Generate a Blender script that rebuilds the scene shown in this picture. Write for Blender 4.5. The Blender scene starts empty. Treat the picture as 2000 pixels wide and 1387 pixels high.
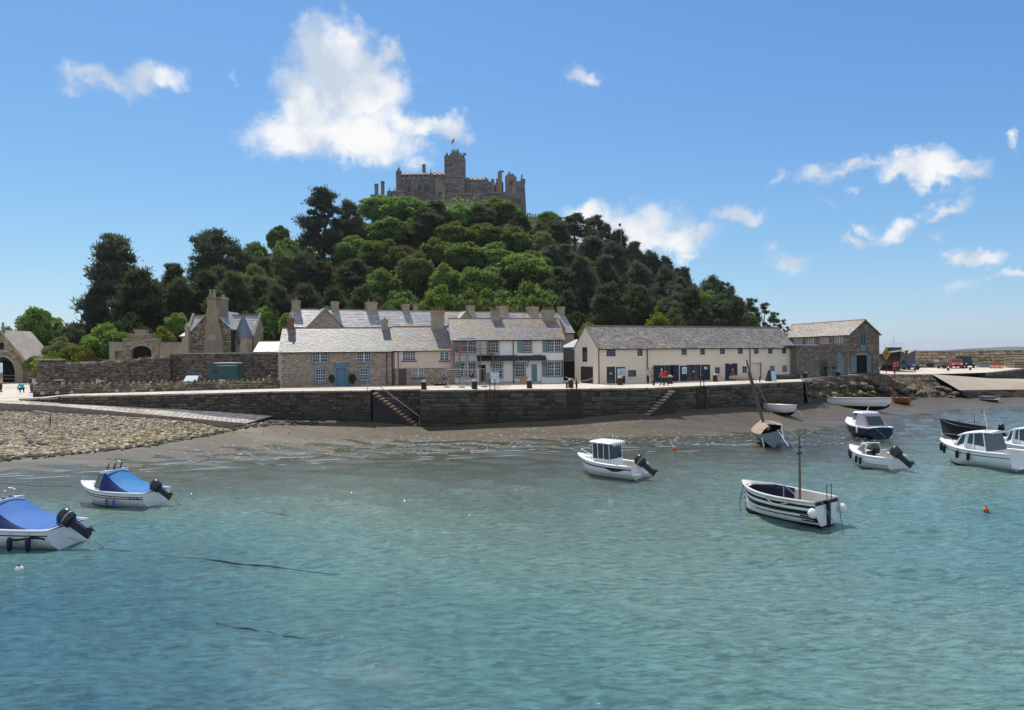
import bpy, math, random
import numpy as np
from mathutils import Vector, Matrix, Euler
R = math.radians
sc = bpy.context.scene
col = sc.collection
rng = random.Random(7)
nrg = np.random.default_rng(11)

# ------------------------------------------------------------------ camera
F, HZ, ROLL, EYE = 1400.0, 690.0, 0.0093, 7.5
cam = bpy.data.cameras.new('camera')
cam.sensor_width = 36; cam.lens = 36 * F / 2000
cam.clip_start = 0.5; cam.clip_end = 30000
camo = bpy.data.objects.new('camera', cam); col.objects.link(camo)
camo.matrix_world = Matrix.Translation((0, 0, EYE)) @ Matrix.Rotation(R(90) - 3.5 / F, 4, 'X') @ Matrix.Rotation(-ROLL, 4, 'Z')
sc.camera = camo

# ------------------------------------------------------------------ sun, sky, exposure
SUN_AZ, SUN_EL = R(-25), R(58)          # 25 degrees left of the view direction (+Y)
sd = Vector((math.sin(SUN_AZ) * math.cos(SUN_EL), math.cos(SUN_AZ) * math.cos(SUN_EL), math.sin(SUN_EL)))
sl = bpy.data.lights.new('sun', 'SUN'); sl.energy = 3.0; sl.angle = R(0.53); sl.color = (1, 0.95, 0.87)
so = bpy.data.objects.new('sun', sl); col.objects.link(so)
so.rotation_euler = sd.to_track_quat('Z', 'Y').to_euler()
sc.view_settings.view_transform = 'Standard'; sc.view_settings.look = 'None'
sc.view_settings.gamma = 1; sc.view_settings.use_curve_mapping = False
sc.view_settings.exposure = 0.60

def pix(px, py):
    dx, dy = px - 1000.0, py - 693.5
    return dx - dy * ROLL, dy + dx * ROLL + 3.5
def P(px, py, d):
    a, b = pix(px, py)
    return Vector((a / F * d, d, EYE - b / F * d))
def PZ(px, py, z):                       # where the ray through a pixel meets a level plane
    a, b = pix(px, py)
    d = (EYE - z) * F / b
    return Vector((a / F * d, d, z))

world = bpy.data.worlds.new('World'); sc.world = world; world.use_nodes = True
wn, wl = world.node_tree.nodes, world.node_tree.links
wn.clear()
def N(tree, t, **kw):
    n = tree.nodes.new(t)
    for k, v in kw.items():
        if k == 'op': n.operation = v
        elif k == 'ins':
            for i, x in v.items(): n.inputs[i].default_value = x
        else: setattr(n, k, v)
    return n
wt = world.node_tree
wo = N(wt, 'ShaderNodeOutputWorld'); bg = N(wt, 'ShaderNodeBackground'); bg.inputs[1].default_value = 0.15
sky = N(wt, 'ShaderNodeTexSky'); sky.sky_type = 'NISHITA'; sky.sun_disc = False
sky.sun_elevation = SUN_EL; sky.sun_rotation = SUN_AZ
sky.altitude = 0; sky.air_density = 1.0; sky.dust_density = 0.2; sky.ozone_density = 2.2
geo = N(wt, 'ShaderNodeTexCoord')
nz1 = N(wt, 'ShaderNodeTexNoise', ins={'Scale': 16.0, 'Detail': 9.0, 'Roughness': 0.62}); wl.new(geo.outputs['Generated'], nz1.inputs['Vector'])
nz2 = N(wt, 'ShaderNodeTexNoise', ins={'Scale': 9.0, 'Detail': 5.0, 'Roughness': 0.55}); wl.new(geo.outputs['Generated'], nz2.inputs['Vector'])
# direction warped by noise, so cloud outlines billow
wv = N(wt, 'ShaderNodeVectorMath', op='MULTIPLY_ADD'); wl.new(nz1.outputs['Color'], wv.inputs[0]); wv.inputs[1].default_value = (.085, .085, .085)
off = N(wt, 'ShaderNodeVectorMath', op='SUBTRACT'); wl.new(geo.outputs['Generated'], off.inputs[0]); off.inputs[1].default_value = (.0425, .0425, .0425)
wl.new(off.outputs[0], wv.inputs[2])
CLOUDS = [  # px, py, half width, half height, weight : the cumulus of the day, as directions in the sky
    (660, 125, 80, 62, 1.0), (612, 100, 42, 44, .9), (655, 55, 14, 14, .5), (735, 110, 40, 28, .72), (768, 100, 22, 24, .7), (700, 180, 78, 55, 1.0), (606, 200, 52, 56, .93), (592, 264, 84, 36, .92),
    (690, 278, 105, 44, 1.0), (780, 240, 62, 28, .85), (820, 250, 50, 26, .85), (875, 246, 44, 26, .85), (535, 242, 44, 20, .58), (812, 285, 34, 18, .55), (470, 242, 16, 14, .3), (735, 170, 46, 40, .8),
    (180, 140, 56, 24, .78), (222, 160, 50, 24, .78), (292, 152, 50, 22, .74), (442, 150, 15, 16, .4), (1137, 147, 40, 15, .66),
    (1235, 448, 92, 36, .98), (1315, 468, 66, 30, .94), (1352, 498, 24, 16, .66), (1150, 422, 30, 14, .6),
    (1428, 424, 48, 14, .72), (1605, 345, 36, 20, .7), (1645, 328, 44, 16, .68), (1690, 322, 38, 14, .6), (1770, 328, 56, 22, .84), (1830, 342, 50, 20, .82), (1885, 352, 36, 18, .62), (1630, 378, 18, 12, .42), (1660, 375, 18, 12, .48), (1622, 398, 26, 12, .48), (1650, 350, 30, 9, .36),
    (1840, 403, 30, 14, .64), (1770, 440, 26, 20, .7), (1745, 455, 40, 18, .7), (1700, 443, 20, 16, .56), (1664, 472, 32, 12, .6), (1548, 508, 30, 16, .58), (1512, 485, 12, 12, .38), (1830, 460, 22, 14, .3),
    (1870, 495, 16, 18, .56), (1896, 508, 34, 12, .6), (1992, 258, 16, 22, .72), (1530, 355, 20, 9, .32), (1985, 546, 30, 8, .32), (1855, 566, 18, 12, .24), (1408, 508, 18, 12, .26), (810, 326, 22, 12, .42)]
prev = None
for (cx, cy, hw, hh, wgt) in CLOUDS:
    c = (P(cx, cy, 1.0) - Vector((0, 0, EYE - EYE * 0))); c = Vector(((cx - 1000) / F, 1, 0)); a_, b_ = pix(cx, cy)
    raw = Vector((a_ / F, 1, -b_ / F)); L_ = raw.length; c = raw.normalized()
    s1 = N(wt, 'ShaderNodeVectorMath', op='SUBTRACT'); wl.new(wv.outputs[0], s1.inputs[0]); s1.inputs[1].default_value = c
    s2 = N(wt, 'ShaderNodeVectorMath', op='MULTIPLY'); wl.new(s1.outputs[0], s2.inputs[0])
    s2.inputs[1].default_value = (F * L_ / hw / 1.12, F / hw * .6, F * L_ / hh / 1.12)
    s3 = N(wt, 'ShaderNodeVectorMath', op='LENGTH'); wl.new(s2.outputs[0], s3.inputs[0])
    s4 = N(wt, 'ShaderNodeMath', op='MULTIPLY_ADD'); wl.new(s3.outputs['Value'], s4.inputs[0]); s4.inputs[1].default_value = -.7 * wgt; s4.inputs[2].default_value = wgt * 1.1
    if prev is None: prev = s4
    else:
        mx = N(wt, 'ShaderNodeMath', op='SMOOTH_MAX'); mx.inputs[2].default_value = .12
        wl.new(prev.outputs[0], mx.inputs[0]); wl.new(s4.outputs[0], mx.inputs[1]); prev = mx
add = N(wt, 'ShaderNodeMath', op='MULTIPLY_ADD'); wl.new(nz2.outputs['Fac'], add.inputs[0]); add.inputs[1].default_value = 1.3
ad2 = N(wt, 'ShaderNodeMath', op='SUBTRACT'); wl.new(prev.outputs[0], ad2.inputs[0]); ad2.inputs[1].default_value = .70
wl.new(ad2.outputs[0], add.inputs[2])
dens = N(wt, 'ShaderNodeMapRange', interpolation_type='SMOOTHSTEP', ins={1: .08, 2: .62, 3: 0., 4: .97}); wl.new(add.outputs[0], dens.inputs[0])
nz3 = N(wt, 'ShaderNodeTexNoise', ins={'Scale': 13.0, 'Detail': 4.0, 'Roughness': .5})
mp3 = N(wt, 'ShaderNodeVectorMath', op='ADD'); wl.new(geo.outputs['Generated'], mp3.inputs[0]); mp3.inputs[1].default_value = (3.1, 1.7, .9); wl.new(mp3.outputs[0], nz3.inputs['Vector'])
shade = N(wt, 'ShaderNodeMapRange', interpolation_type='SMOOTHSTEP', ins={1: .38, 2: .62, 3: 0., 4: 1.}); wl.new(nz3.outputs['Fac'], shade.inputs[0])
ccol = N(wt, 'ShaderNodeMix', data_type='RGBA'); wl.new(shade.outputs[0], ccol.inputs[0])
ccol.inputs[6].default_value = (2.55, 2.95, 3.5, 1); ccol.inputs[7].default_value = (4.3, 4.3, 4.3, 1)
# film response of the sky: each channel x -> g x / (1 + k x)
gk = N(wt, 'ShaderNodeVectorMath', op='MULTIPLY_ADD'); wl.new(sky.outputs[0], gk.inputs[0]); gk.inputs[1].default_value = (.0, .047, .155); gk.inputs[2].default_value = (1, 1, 1)
gm = N(wt, 'ShaderNodeVectorMath', op='MULTIPLY'); wl.new(sky.outputs[0], gm.inputs[0]); gm.inputs[1].default_value = (.33, .55, 1.1)
grade = N(wt, 'ShaderNodeVectorMath', op='DIVIDE'); wl.new(gm.outputs[0], grade.inputs[0]); wl.new(gk.outputs[0], grade.inputs[1])
# unseen bright cloud added overhead and behind the viewer to lift the shaded walls
sx = N(wt, 'ShaderNodeSeparateXYZ'); wl.new(geo.outputs['Generated'], sx.inputs[0])
nzr = N(wt, 'ShaderNodeTexNoise', ins={'Scale': 3.2, 'Detail': 8.0, 'Roughness': .58}); wl.new(geo.outputs['Generated'], nzr.inputs['Vector'])
rest = N(wt, 'ShaderNodeMapRange', interpolation_type='SMOOTHSTEP', ins={1: .41, 2: .54, 3: 0., 4: .95}); wl.new(nzr.outputs['Fac'], rest.inputs[0])
outm = N(wt, 'ShaderNodeMapRange', ins={1: .15, 2: -.1, 3: 0., 4: 1.}); wl.new(sx.outputs[1], outm.inputs[0])
lowm = N(wt, 'ShaderNodeMapRange', ins={1: .03, 2: .15, 3: 0., 4: 1.}); wl.new(sx.outputs[2], lowm.inputs[0])
r1 = N(wt, 'ShaderNodeMath', op='MULTIPLY'); wl.new(rest.outputs[0], r1.inputs[0]); wl.new(outm.outputs[0], r1.inputs[1])
r2_ = N(wt, 'ShaderNodeMath', op='MULTIPLY'); wl.new(r1.outputs[0], r2_.inputs[0]); wl.new(lowm.outputs[0], r2_.inputs[1])
dmax = N(wt, 'ShaderNodeMath', op='MAXIMUM'); wl.new(dens.outputs[0], dmax.inputs[0]); wl.new(r2_.outputs[0], dmax.inputs[1])
skm = N(wt, 'ShaderNodeMix', data_type='RGBA'); wl.new(dmax.outputs[0], skm.inputs[0]); wl.new(grade.outputs[0], skm.inputs[6]); wl.new(ccol.outputs[2], skm.inputs[7])
wl.new(skm.outputs[2], bg.inputs[0]); wl.new(bg.outputs[0], wo.inputs[0])
world.cycles.sampling_method = 'MANUAL'; world.cycles.sample_map_resolution = 512
sc.cycles.max_bounces = 8; sc.cycles.diffuse_bounces = 3; sc.cycles.glossy_bounces = 3; sc.cycles.transparent_max_bounces = 12
sc.cycles.sample_clamp_indirect = 6
sc.cycles.use_denoising = True; sc.cycles.denoising_prefilter = 'NONE'; sc.cycles.denoising_input_passes = 'RGB_ALBEDO_NORMAL'

# ------------------------------------------------------------------ mesh builder
class MB:
    def __init__(s): s.v, s.f, s.r, s.m = [], [], [], []
    def add(s, vs, fs, r=None, m=0):
        o = len(s.v); s.v += [tuple(v) for v in vs]
        r = rng.random() if r is None else r
        for f in fs: s.f.append([i + o for i in f]); s.r.append(r); s.m.append(m)
        return s
    def quad(s, a, b, c, d, r=None, m=0): return s.add([a, b, c, d], [(0, 1, 2, 3)], r, m)
    def poly(s, p, r=None, m=0): return s.add(p, [tuple(range(len(p)))], r, m)
    def box(s, x0, x1, y0, y1, z0, z1, r=None, m=0):
        return s.add([(x0, y0, z0), (x1, y0, z0), (x1, y1, z0), (x0, y1, z0), (x0, y0, z1), (x1, y0, z1), (x1, y1, z1), (x0, y1, z1)],
                     [(0, 3, 2, 1), (4, 5, 6, 7), (0, 1, 5, 4), (1, 2, 6, 5), (2, 3, 7, 6), (3, 0, 4, 7)], r, m)
    def hexa(s, p, r=None, m=0):         # 8 corners: bottom ring then top ring
        return s.add(p, [(0, 3, 2, 1), (4, 5, 6, 7), (0, 1, 5, 4), (1, 2, 6, 5), (2, 3, 7, 6), (3, 0, 4, 7)], r, m)
    def extr(s, pts, y0, y1, r=None, m=0):   # polygon in (x, z), counter-clockwise seen from -y, extruded along y
        n = len(pts); v = [(x, y0, z) for x, z in pts] + [(x, y1, z) for x, z in pts]
        return s.add(v, [tuple(range(n)), tuple(range(2 * n - 1, n - 1, -1))] + [(i, i + n, (i + 1) % n + n, (i + 1) % n) for i in range(n)], r, m)
    def extrx(s, pts, x0, x1, r=None, m=0):  # polygon in (y, z) extruded along x
        n = len(pts); v = [(x0, y, z) for y, z in pts] + [(x1, y, z) for y, z in pts]
        return s.add(v, [tuple(range(n)), tuple(range(2 * n - 1, n - 1, -1))] + [(i, i + n, (i + 1) % n + n, (i + 1) % n) for i in range(n)], r, m)
    def extrz(s, pts, z0, z1, r=None, m=0):
        n = len(pts); v = [(x, y, z0) for x, y in pts] + [(x, y, z1) for x, y in pts]
        return s.add(v, [tuple(range(n - 1, -1, -1)), tuple(range(n, 2 * n))] + [(i, (i + 1) % n, (i + 1) % n + n, i + n) for i in range(n)], r, m)
    def loft(s, rings, cap=(True, True), closed=True, r=None, m=0, mrow=None):
        n = len(rings[0]); o = len(s.v); r = rng.random() if r is None else r
        for g in rings: s.v += [tuple(p) for p in g]
        for i in range(len(rings) - 1):
            for j in range(n if closed else n - 1):
                k = (j + 1) % n
                s.f.append([o + i * n + j, o + i * n + k, o + (i + 1) * n + k, o + (i + 1) * n + j]); s.r.append(r)
                s.m.append(mrow[j] if mrow else m)
        if cap[0]: s.f.append([o + j for j in range(n - 1, -1, -1)]); s.r.append(r); s.m.append(m)
        if cap[1]: q = o + (len(rings) - 1) * n; s.f.append([q + j for j in range(n)]); s.r.append(r); s.m.append(m)
        return s
    def tube(s, pts, rad, n=6, r=None, m=0):
        pts = [Vector(p) for p in pts]; rings = []
        rad = rad if isinstance(rad, (list, tuple)) else [rad] * len(pts)
        for i, p in enumerate(pts):
            t = (pts[min(i + 1, len(pts) - 1)] - pts[max(i - 1, 0)])
            if t.length < 1e-6: t = Vector((0, 0, 1))
            t.normalize(); u = t.cross(Vector((0, 0, 1)) if abs(t.z) < .9 else Vector((1, 0, 0))).normalized(); w = t.cross(u)
            rings.append([p + (u * math.cos(a) + w * math.sin(a)) * rad[i] for a in [2 * math.pi * k / n for k in range(n)]])
        return s.loft(rings, r=r, m=m)
    def lathe(s, prof, c=(0, 0, 0), n=10, r=None, m=0):   # (radius, z) pairs
        return s.loft([[(c[0] + q * math.cos(2 * math.pi * k / n), c[1] + q * math.sin(2 * math.pi * k / n), c[2] + z) for k in range(n)] for q, z in prof], r=r, m=m)
    def ball(s, c, rx, ry=None, rz=None, n=8, k=5, r=None, m=0):
        ry = ry or rx; rz = rz or rx
        return s.loft([[(c[0] + rx * math.sin(a) * math.cos(2 * math.pi * j / n), c[1] + ry * math.sin(a) * math.sin(2 * math.pi * j / n), c[2] - rz * math.cos(a)) for j in range(n)]
                       for a in [max(.05, min(math.pi - .05, math.pi * i / k)) for i in range(k + 1)]], r=r, m=m)
    def build(s, name, mats, parent=None, smooth=False, kind=None):
        me = bpy.data.meshes.new(name)
        me.from_pydata(s.v, [], s.f)
        for mt in (mats if isinstance(mats, (list, tuple)) else [mats]): me.materials.append(mt)
        at = me.attributes.new('rnd', 'FLOAT', 'FACE'); at.data.foreach_set('value', s.r)
        if any(s.m): me.polygons.foreach_set('material_index', s.m)
        if smooth: me.polygons.foreach_set('use_smooth', [True] * len(s.f))
        me.update()
        o = bpy.data.objects.new(name, me); col.objects.link(o)
        if parent: o.parent = parent
        if kind: o['kind'] = kind
        return o
def thing(name, label, cat, loc=(0, 0, 0), rz=0, group=None, rx=0, ry=0):
    o = bpy.data.objects.new(name, None); col.objects.link(o); o.empty_display_size = .3
    o.location = loc; o.rotation_euler = (rx, ry, rz); o['label'] = label; o['category'] = cat
    if group: o['group'] = group
    return o
def tag(o, label, cat, group=None):
    o['label'] = label; o['category'] = cat
    if group: o['group'] = group
    return o
def dup(root, loc=None, rz=None, label=None, group=None, scale=None):
    r = root.copy(); col.objects.link(r)
    if loc is not None: r.location = loc
    if rz is not None: r.rotation_euler[2] = rz
    if scale is not None: r.scale = scale if hasattr(scale, '__len__') else (scale,) * 3
    if label: r['label'] = label
    if group: r['group'] = group
    for ch in root.children:
        c = ch.copy(); col.objects.link(c); c.parent = r
        for g in ch.children:
            d = g.copy(); col.objects.link(d); d.parent = c
    return r

from mathutils.bvhtree import BVHTree
def noise3(p, f, seed=0):
    r = random.Random(seed); o = 0
    for k in range(5): a = Vector((r.gauss(0, 1), r.gauss(0, 1), r.gauss(0, 1))) * f * (1 + k * .6); o += math.sin(p.dot(a) + r.uniform(0, 6.28)) / (1 + k * .5)
    return o / 2.5
# ------------------------------------------------------------------ materials
MATS = {}
def mat(name, c, c2=None, scale=3.0, rough=.8, bump=0., bscale=20., rnd=0., metal=0., spec=.3, detail=6, fac=1., stretch=(1, 1, 1), c3=None, s3=.4, t3=(.5, .65), trans=0., emit=None):
    if name in MATS: return MATS[name]
    m = bpy.data.materials.new(name); m.use_nodes = True; t = m.node_tree; b = t.nodes['Principled BSDF']; L = t.links
    b.inputs['Roughness'].default_value = rough; b.inputs['Metallic'].default_value = metal; b.inputs['Specular IOR Level'].default_value = spec
    tc = N(t, 'ShaderNodeTexCoord'); mp = N(t, 'ShaderNodeMapping'); L.new(tc.outputs['Object'], mp.inputs[0]); mp.inputs['Scale'].default_value = stretch
    if c2 is None: c2 = tuple(x * .8 for x in c)
    n1 = N(t, 'ShaderNodeTexNoise', ins={'Scale': scale, 'Detail': detail, 'Roughness': .6}); L.new(mp.outputs[0], n1.inputs['Vector'])
    mr = N(t, 'ShaderNodeMapRange', ins={1: .3, 2: .7, 3: 0., 4: fac}); L.new(n1.outputs['Fac'], mr.inputs[0])
    mx = N(t, 'ShaderNodeMix', data_type='RGBA'); L.new(mr.outputs[0], mx.inputs[0]); mx.inputs[6].default_value = (*c, 1); mx.inputs[7].default_value = (*c2, 1)
    out = mx.outputs[2]
    if c3 is not None:
        n3 = N(t, 'ShaderNodeTexNoise', ins={'Scale': s3, 'Detail': 8., 'Roughness': .65}); L.new(mp.outputs[0], n3.inputs['Vector'])
        r3 = N(t, 'ShaderNodeMapRange', ins={1: t3[0], 2: t3[1]}); L.new(n3.outputs['Fac'], r3.inputs[0])
        m3 = N(t, 'ShaderNodeMix', data_type='RGBA'); L.new(r3.outputs[0], m3.inputs[0]); L.new(out, m3.inputs[6]); m3.inputs[7].default_value = (*c3, 1); out = m3.outputs[2]
    if rnd:
        at = N(t, 'ShaderNodeAttribute', attribute_name='rnd'); r2 = N(t, 'ShaderNodeMapRange', ins={3: 1 - rnd, 4: 1 + rnd}); L.new(at.outputs['Fac'], r2.inputs[0])
        hv = N(t, 'ShaderNodeHueSaturation'); L.new(r2.outputs[0], hv.inputs['Value']); L.new(out, hv.inputs['Color']); out = hv.outputs[0]
    L.new(out, b.inputs['Base Color'])
    if bump:
        n2 = N(t, 'ShaderNodeTexNoise', ins={'Scale': bscale, 'Detail': 5., 'Roughness': .6}); L.new(mp.outputs[0], n2.inputs['Vector'])
        bp = N(t, 'ShaderNodeBump', ins={'Strength': min(1., bump * 4), 'Distance': bump}); L.new(n2.outputs['Fac'], bp.inputs['Height']); L.new(bp.outputs[0], b.inputs['Normal'])
    if emit: b.inputs['Emission Color'].default_value = (*emit, 1); b.inputs['Emission Strength'].default_value = 1
    MATS[name] = m
    return m
def leafmat(name, dark, light, tr=.35):
    m = bpy.data.materials.new(name); m.use_nodes = True; t = m.node_tree; L = t.links; t.nodes.remove(t.nodes['Principled BSDF'])
    o = t.nodes['Material Output']; at = N(t, 'ShaderNodeAttribute', attribute_name='rnd')
    oi = N(t, 'ShaderNodeObjectInfo')
    mx = N(t, 'ShaderNodeMix', data_type='RGBA'); L.new(at.outputs['Fac'], mx.inputs[0]); mx.inputs[6].default_value = (*dark, 1); mx.inputs[7].default_value = (*light, 1)
    r2 = N(t, 'ShaderNodeMapRange', ins={3: .72, 4: 1.25}); L.new(oi.outputs['Random'], r2.inputs[0])
    r4 = N(t, 'ShaderNodeMapRange', ins={3: .485, 4: .512}); L.new(oi.outputs['Random'], r4.inputs[0])
    hv = N(t, 'ShaderNodeHueSaturation'); L.new(r2.outputs[0], hv.inputs['Value']); L.new(r4.outputs[0], hv.inputs['Hue']); L.new(mx.outputs[2], hv.inputs['Color'])
    d = N(t, 'ShaderNodeBsdfDiffuse'); tl = N(t, 'ShaderNodeBsdfTranslucent'); L.new(hv.outputs[0], d.inputs[0]); L.new(hv.outputs[0], tl.inputs[0])
    ms = N(t, 'ShaderNodeMixShader', ins={0: tr}); L.new(d.outputs[0], ms.inputs[1]); L.new(tl.outputs[0], ms.inputs[2]); L.new(ms.outputs[0], o.inputs[0])
    return m
# ------------------------------------------------------------------ shared surface materials
m_sand = mat('wet_sand', (.138, .112, .074), (.09, .074, .05), scale=.9, rough=.42, bump=.06, bscale=4.5, spec=.25, c3=(.18, .15, .105), s3=.22, t3=(.52, .7), stretch=(.35, 1, 1))
m_quayst = mat('quay_stone', (.165, .13, .10), (.08, .066, .052), scale=2.2, rough=.9, bump=.05, bscale=9, rnd=.5, c3=(.045, .05, .03), s3=.5)
def tideband(m, z0=1.1, z1=2.5, c=(.042, .036, .021)):     # weed and tide stain up to the high water mark
    t = m.node_tree; b = t.nodes['Principled BSDF']; src = b.inputs['Base Color'].links[0].from_socket; g_ = N(t, 'ShaderNodeNewGeometry'); x = N(t, 'ShaderNodeSeparateXYZ'); t.links.new(g_.outputs['Position'], x.inputs[0])
    n = N(t, 'ShaderNodeTexNoise', ins={'Scale': .8, 'Detail': 6.}); t.links.new(g_.outputs['Position'], n.inputs[0]); a = N(t, 'ShaderNodeMath', op='MULTIPLY_ADD'); t.links.new(n.outputs[0], a.inputs[0]); a.inputs[1].default_value = 2.4; t.links.new(x.outputs[2], a.inputs[2])
    r = N(t, 'ShaderNodeMapRange', ins={1: z0 + 1.2, 2: z1 + 1.2, 3: .8, 4: 0.}); t.links.new(a.outputs[0], r.inputs[0]); mx = N(t, 'ShaderNodeMix', data_type='RGBA'); t.links.new(r.outputs[0], mx.inputs[0]); t.links.new(src, mx.inputs[6]); mx.inputs[7].default_value = (*c, 1); t.links.new(mx.outputs[2], b.inputs['Base Color'])
tideband(m_quayst)
m_mortar = mat('pale_mortar', (.30, .245, .185), scale=4, rough=.95)
m_core = mat('mortar_core', (.045, .042, .038), scale=4, rough=.95)
m_pave = mat('quay_paving', (.68, .60, .49), (.52, .46, .37), scale=1.6, rough=.9, bump=.02, bscale=14, c3=(.46, .37, .25), s3=.25)
m_cobble = mat('cobble', (.56, .50, .41), (.34, .30, .24), scale=2, rough=.9, bump=.12, bscale=4.5)
m_hill = mat('hillside', (.05, .065, .025), (.09, .085, .045), scale=.15, rough=1, bump=.2, bscale=1)
m_shore = mat('shore_soil', (.30, .26, .19), (.16, .14, .10), scale=.7, rough=.95, bump=.1, bscale=4)

# ------------------------------------------------------------------ harbour bed and beach: thin-plate surface through surveyed points
def tps(pts):
    A = np.array([(x, y) for x, y, z in pts]); z = np.array([p[2] for p in pts]); n = len(pts)
    d = np.hypot(A[:, None, 0] - A[None, :, 0], A[:, None, 1] - A[None, :, 1]); K = np.where(d > 0, d * d * np.log(d + 1e-9), 0) + np.eye(n) * 3
    Pm = np.c_[np.ones(n), A]; M_ = np.block([[K, Pm], [Pm.T, np.zeros((3, 3))]]); w = np.linalg.solve(M_, np.r_[z, 0, 0, 0])
    def f(x, y):
        x = np.asarray(x, float); y = np.asarray(y, float); o = w[n] + w[n + 1] * x + w[n + 2] * y
        for i in range(n):
            dd = np.hypot(x - A[i, 0], y - A[i, 1]); o = o + w[i] * np.where(dd > 0, dd * dd * np.log(dd + 1e-9), 0)
        return o
    return f
bed_pts = [(-62, 58, 3.4), (-44, 61.1, 2.95), (-40.2, 62.1, 2.7), (-36, 63, 2.35), (-32.1, 63.9, 1.98), (-28.5, 65.2, 1.5), (-24.8, 66.2, 1.05), (-23.4, 69.9, 1.2), (-19, 68, .75), (-14, 70, .9), (-8.4, 69, .32), (0, 69.3, .75), (6, 69.5, 1.05), (13, 69, 1.45), (33, 81, 1.25), (24, 75, 1.35),
           (-36.4, 51, .3), (-32.8, 53.9, .3), (-29.2, 58.4, .32), (-26, 65.5, .5), (-40, 56, 1.6), (-36, 58, 1.2), (-50, 47, .5), (-55, 52, 2.), (-30, 49, -.02), (-26, 49.5, -.02), (-15, 53, -.02), (-5.8, 54.6, -.02), (4, 57, -.02), (19.7, 58, -.02), (31, 70, .03), (45, 82, .03), (59.5, 90, .03), (80, 94, .05),
           (-20, 61, .06), (-14, 66, .3), (-7, 64, .10), (4, 65, .14), (13, 65.5, .16), (20, 66, .10), (24, 71, .5), (30, 75, .4), (-24, 56, .05), (36.8, 87.5, 1.65), (44, 94, 1.45), (49, 97, 1.15), (53.5, 98, .9), (61, 97.5, .85), (80, 100, .9), (95, 106, 1.0), (40, 86, .8),
           (-60, 30, -.9), (-30, 40, -.45), (-10, 42, -.6), (10, 44, -.7), (30, 52, -.7), (50, 65, -.8), (90, 80, -.8), (-30, 25, -1.6), (0, 28, -1.0), (12, 30, -1.05), (30, 30, -1.9), (60, 45, -1.9), (4, 12, -1.5), (40, 12, -2.4), (-40, 8, -2.3), (-12, 15, -2.5), (-8, 19, -2.1), (22, 20, -1.8), (110, 60, -1.5)]
bed = tps(bed_pts)
def grid_obj(name, xs, ys, zf, mats, kind='structure'):
    X, Y = np.meshgrid(xs, ys); Z = zf(X, Y); nx, ny = len(xs), len(ys)
    v = np.stack([X, Y, Z], -1).reshape(-1, 3); i = np.arange((ny - 1) * nx).reshape(ny - 1, nx)[:, :-1].ravel()
    f = np.stack([i, i + 1, i + nx + 1, i + nx], -1)
    me = bpy.data.meshes.new(name); me.from_pydata(v.tolist(), [], f.tolist()); me.materials.append(mats); me.polygons.foreach_set('use_smooth', [True] * len(f))
    o = bpy.data.objects.new(name, me); col.objects.link(o); o['kind'] = kind
    return o
def wob(x, y, s=1., seed=0, n=7):
    r = np.random.default_rng(seed); o = 0
    for k in range(n):
        a = r.uniform(0, 6.28); fq = r.uniform(.4, 2.2) / s; o = o + np.sin((x * np.cos(a) + y * np.sin(a)) * fq + r.uniform(0, 6.28)) / n
    return o
def bedz(x, y):
    z = np.clip(bed(x, y), -2.6, 3.6)
    return z + .05 * wob(x * .45, y, 1.3, 3) + .02 * wob(x * .5, y, .6, 4)
grid_obj('harbour_bed', np.linspace(-75, 125, 260), np.linspace(4, 118, 220), bedz, m_sand)

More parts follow.
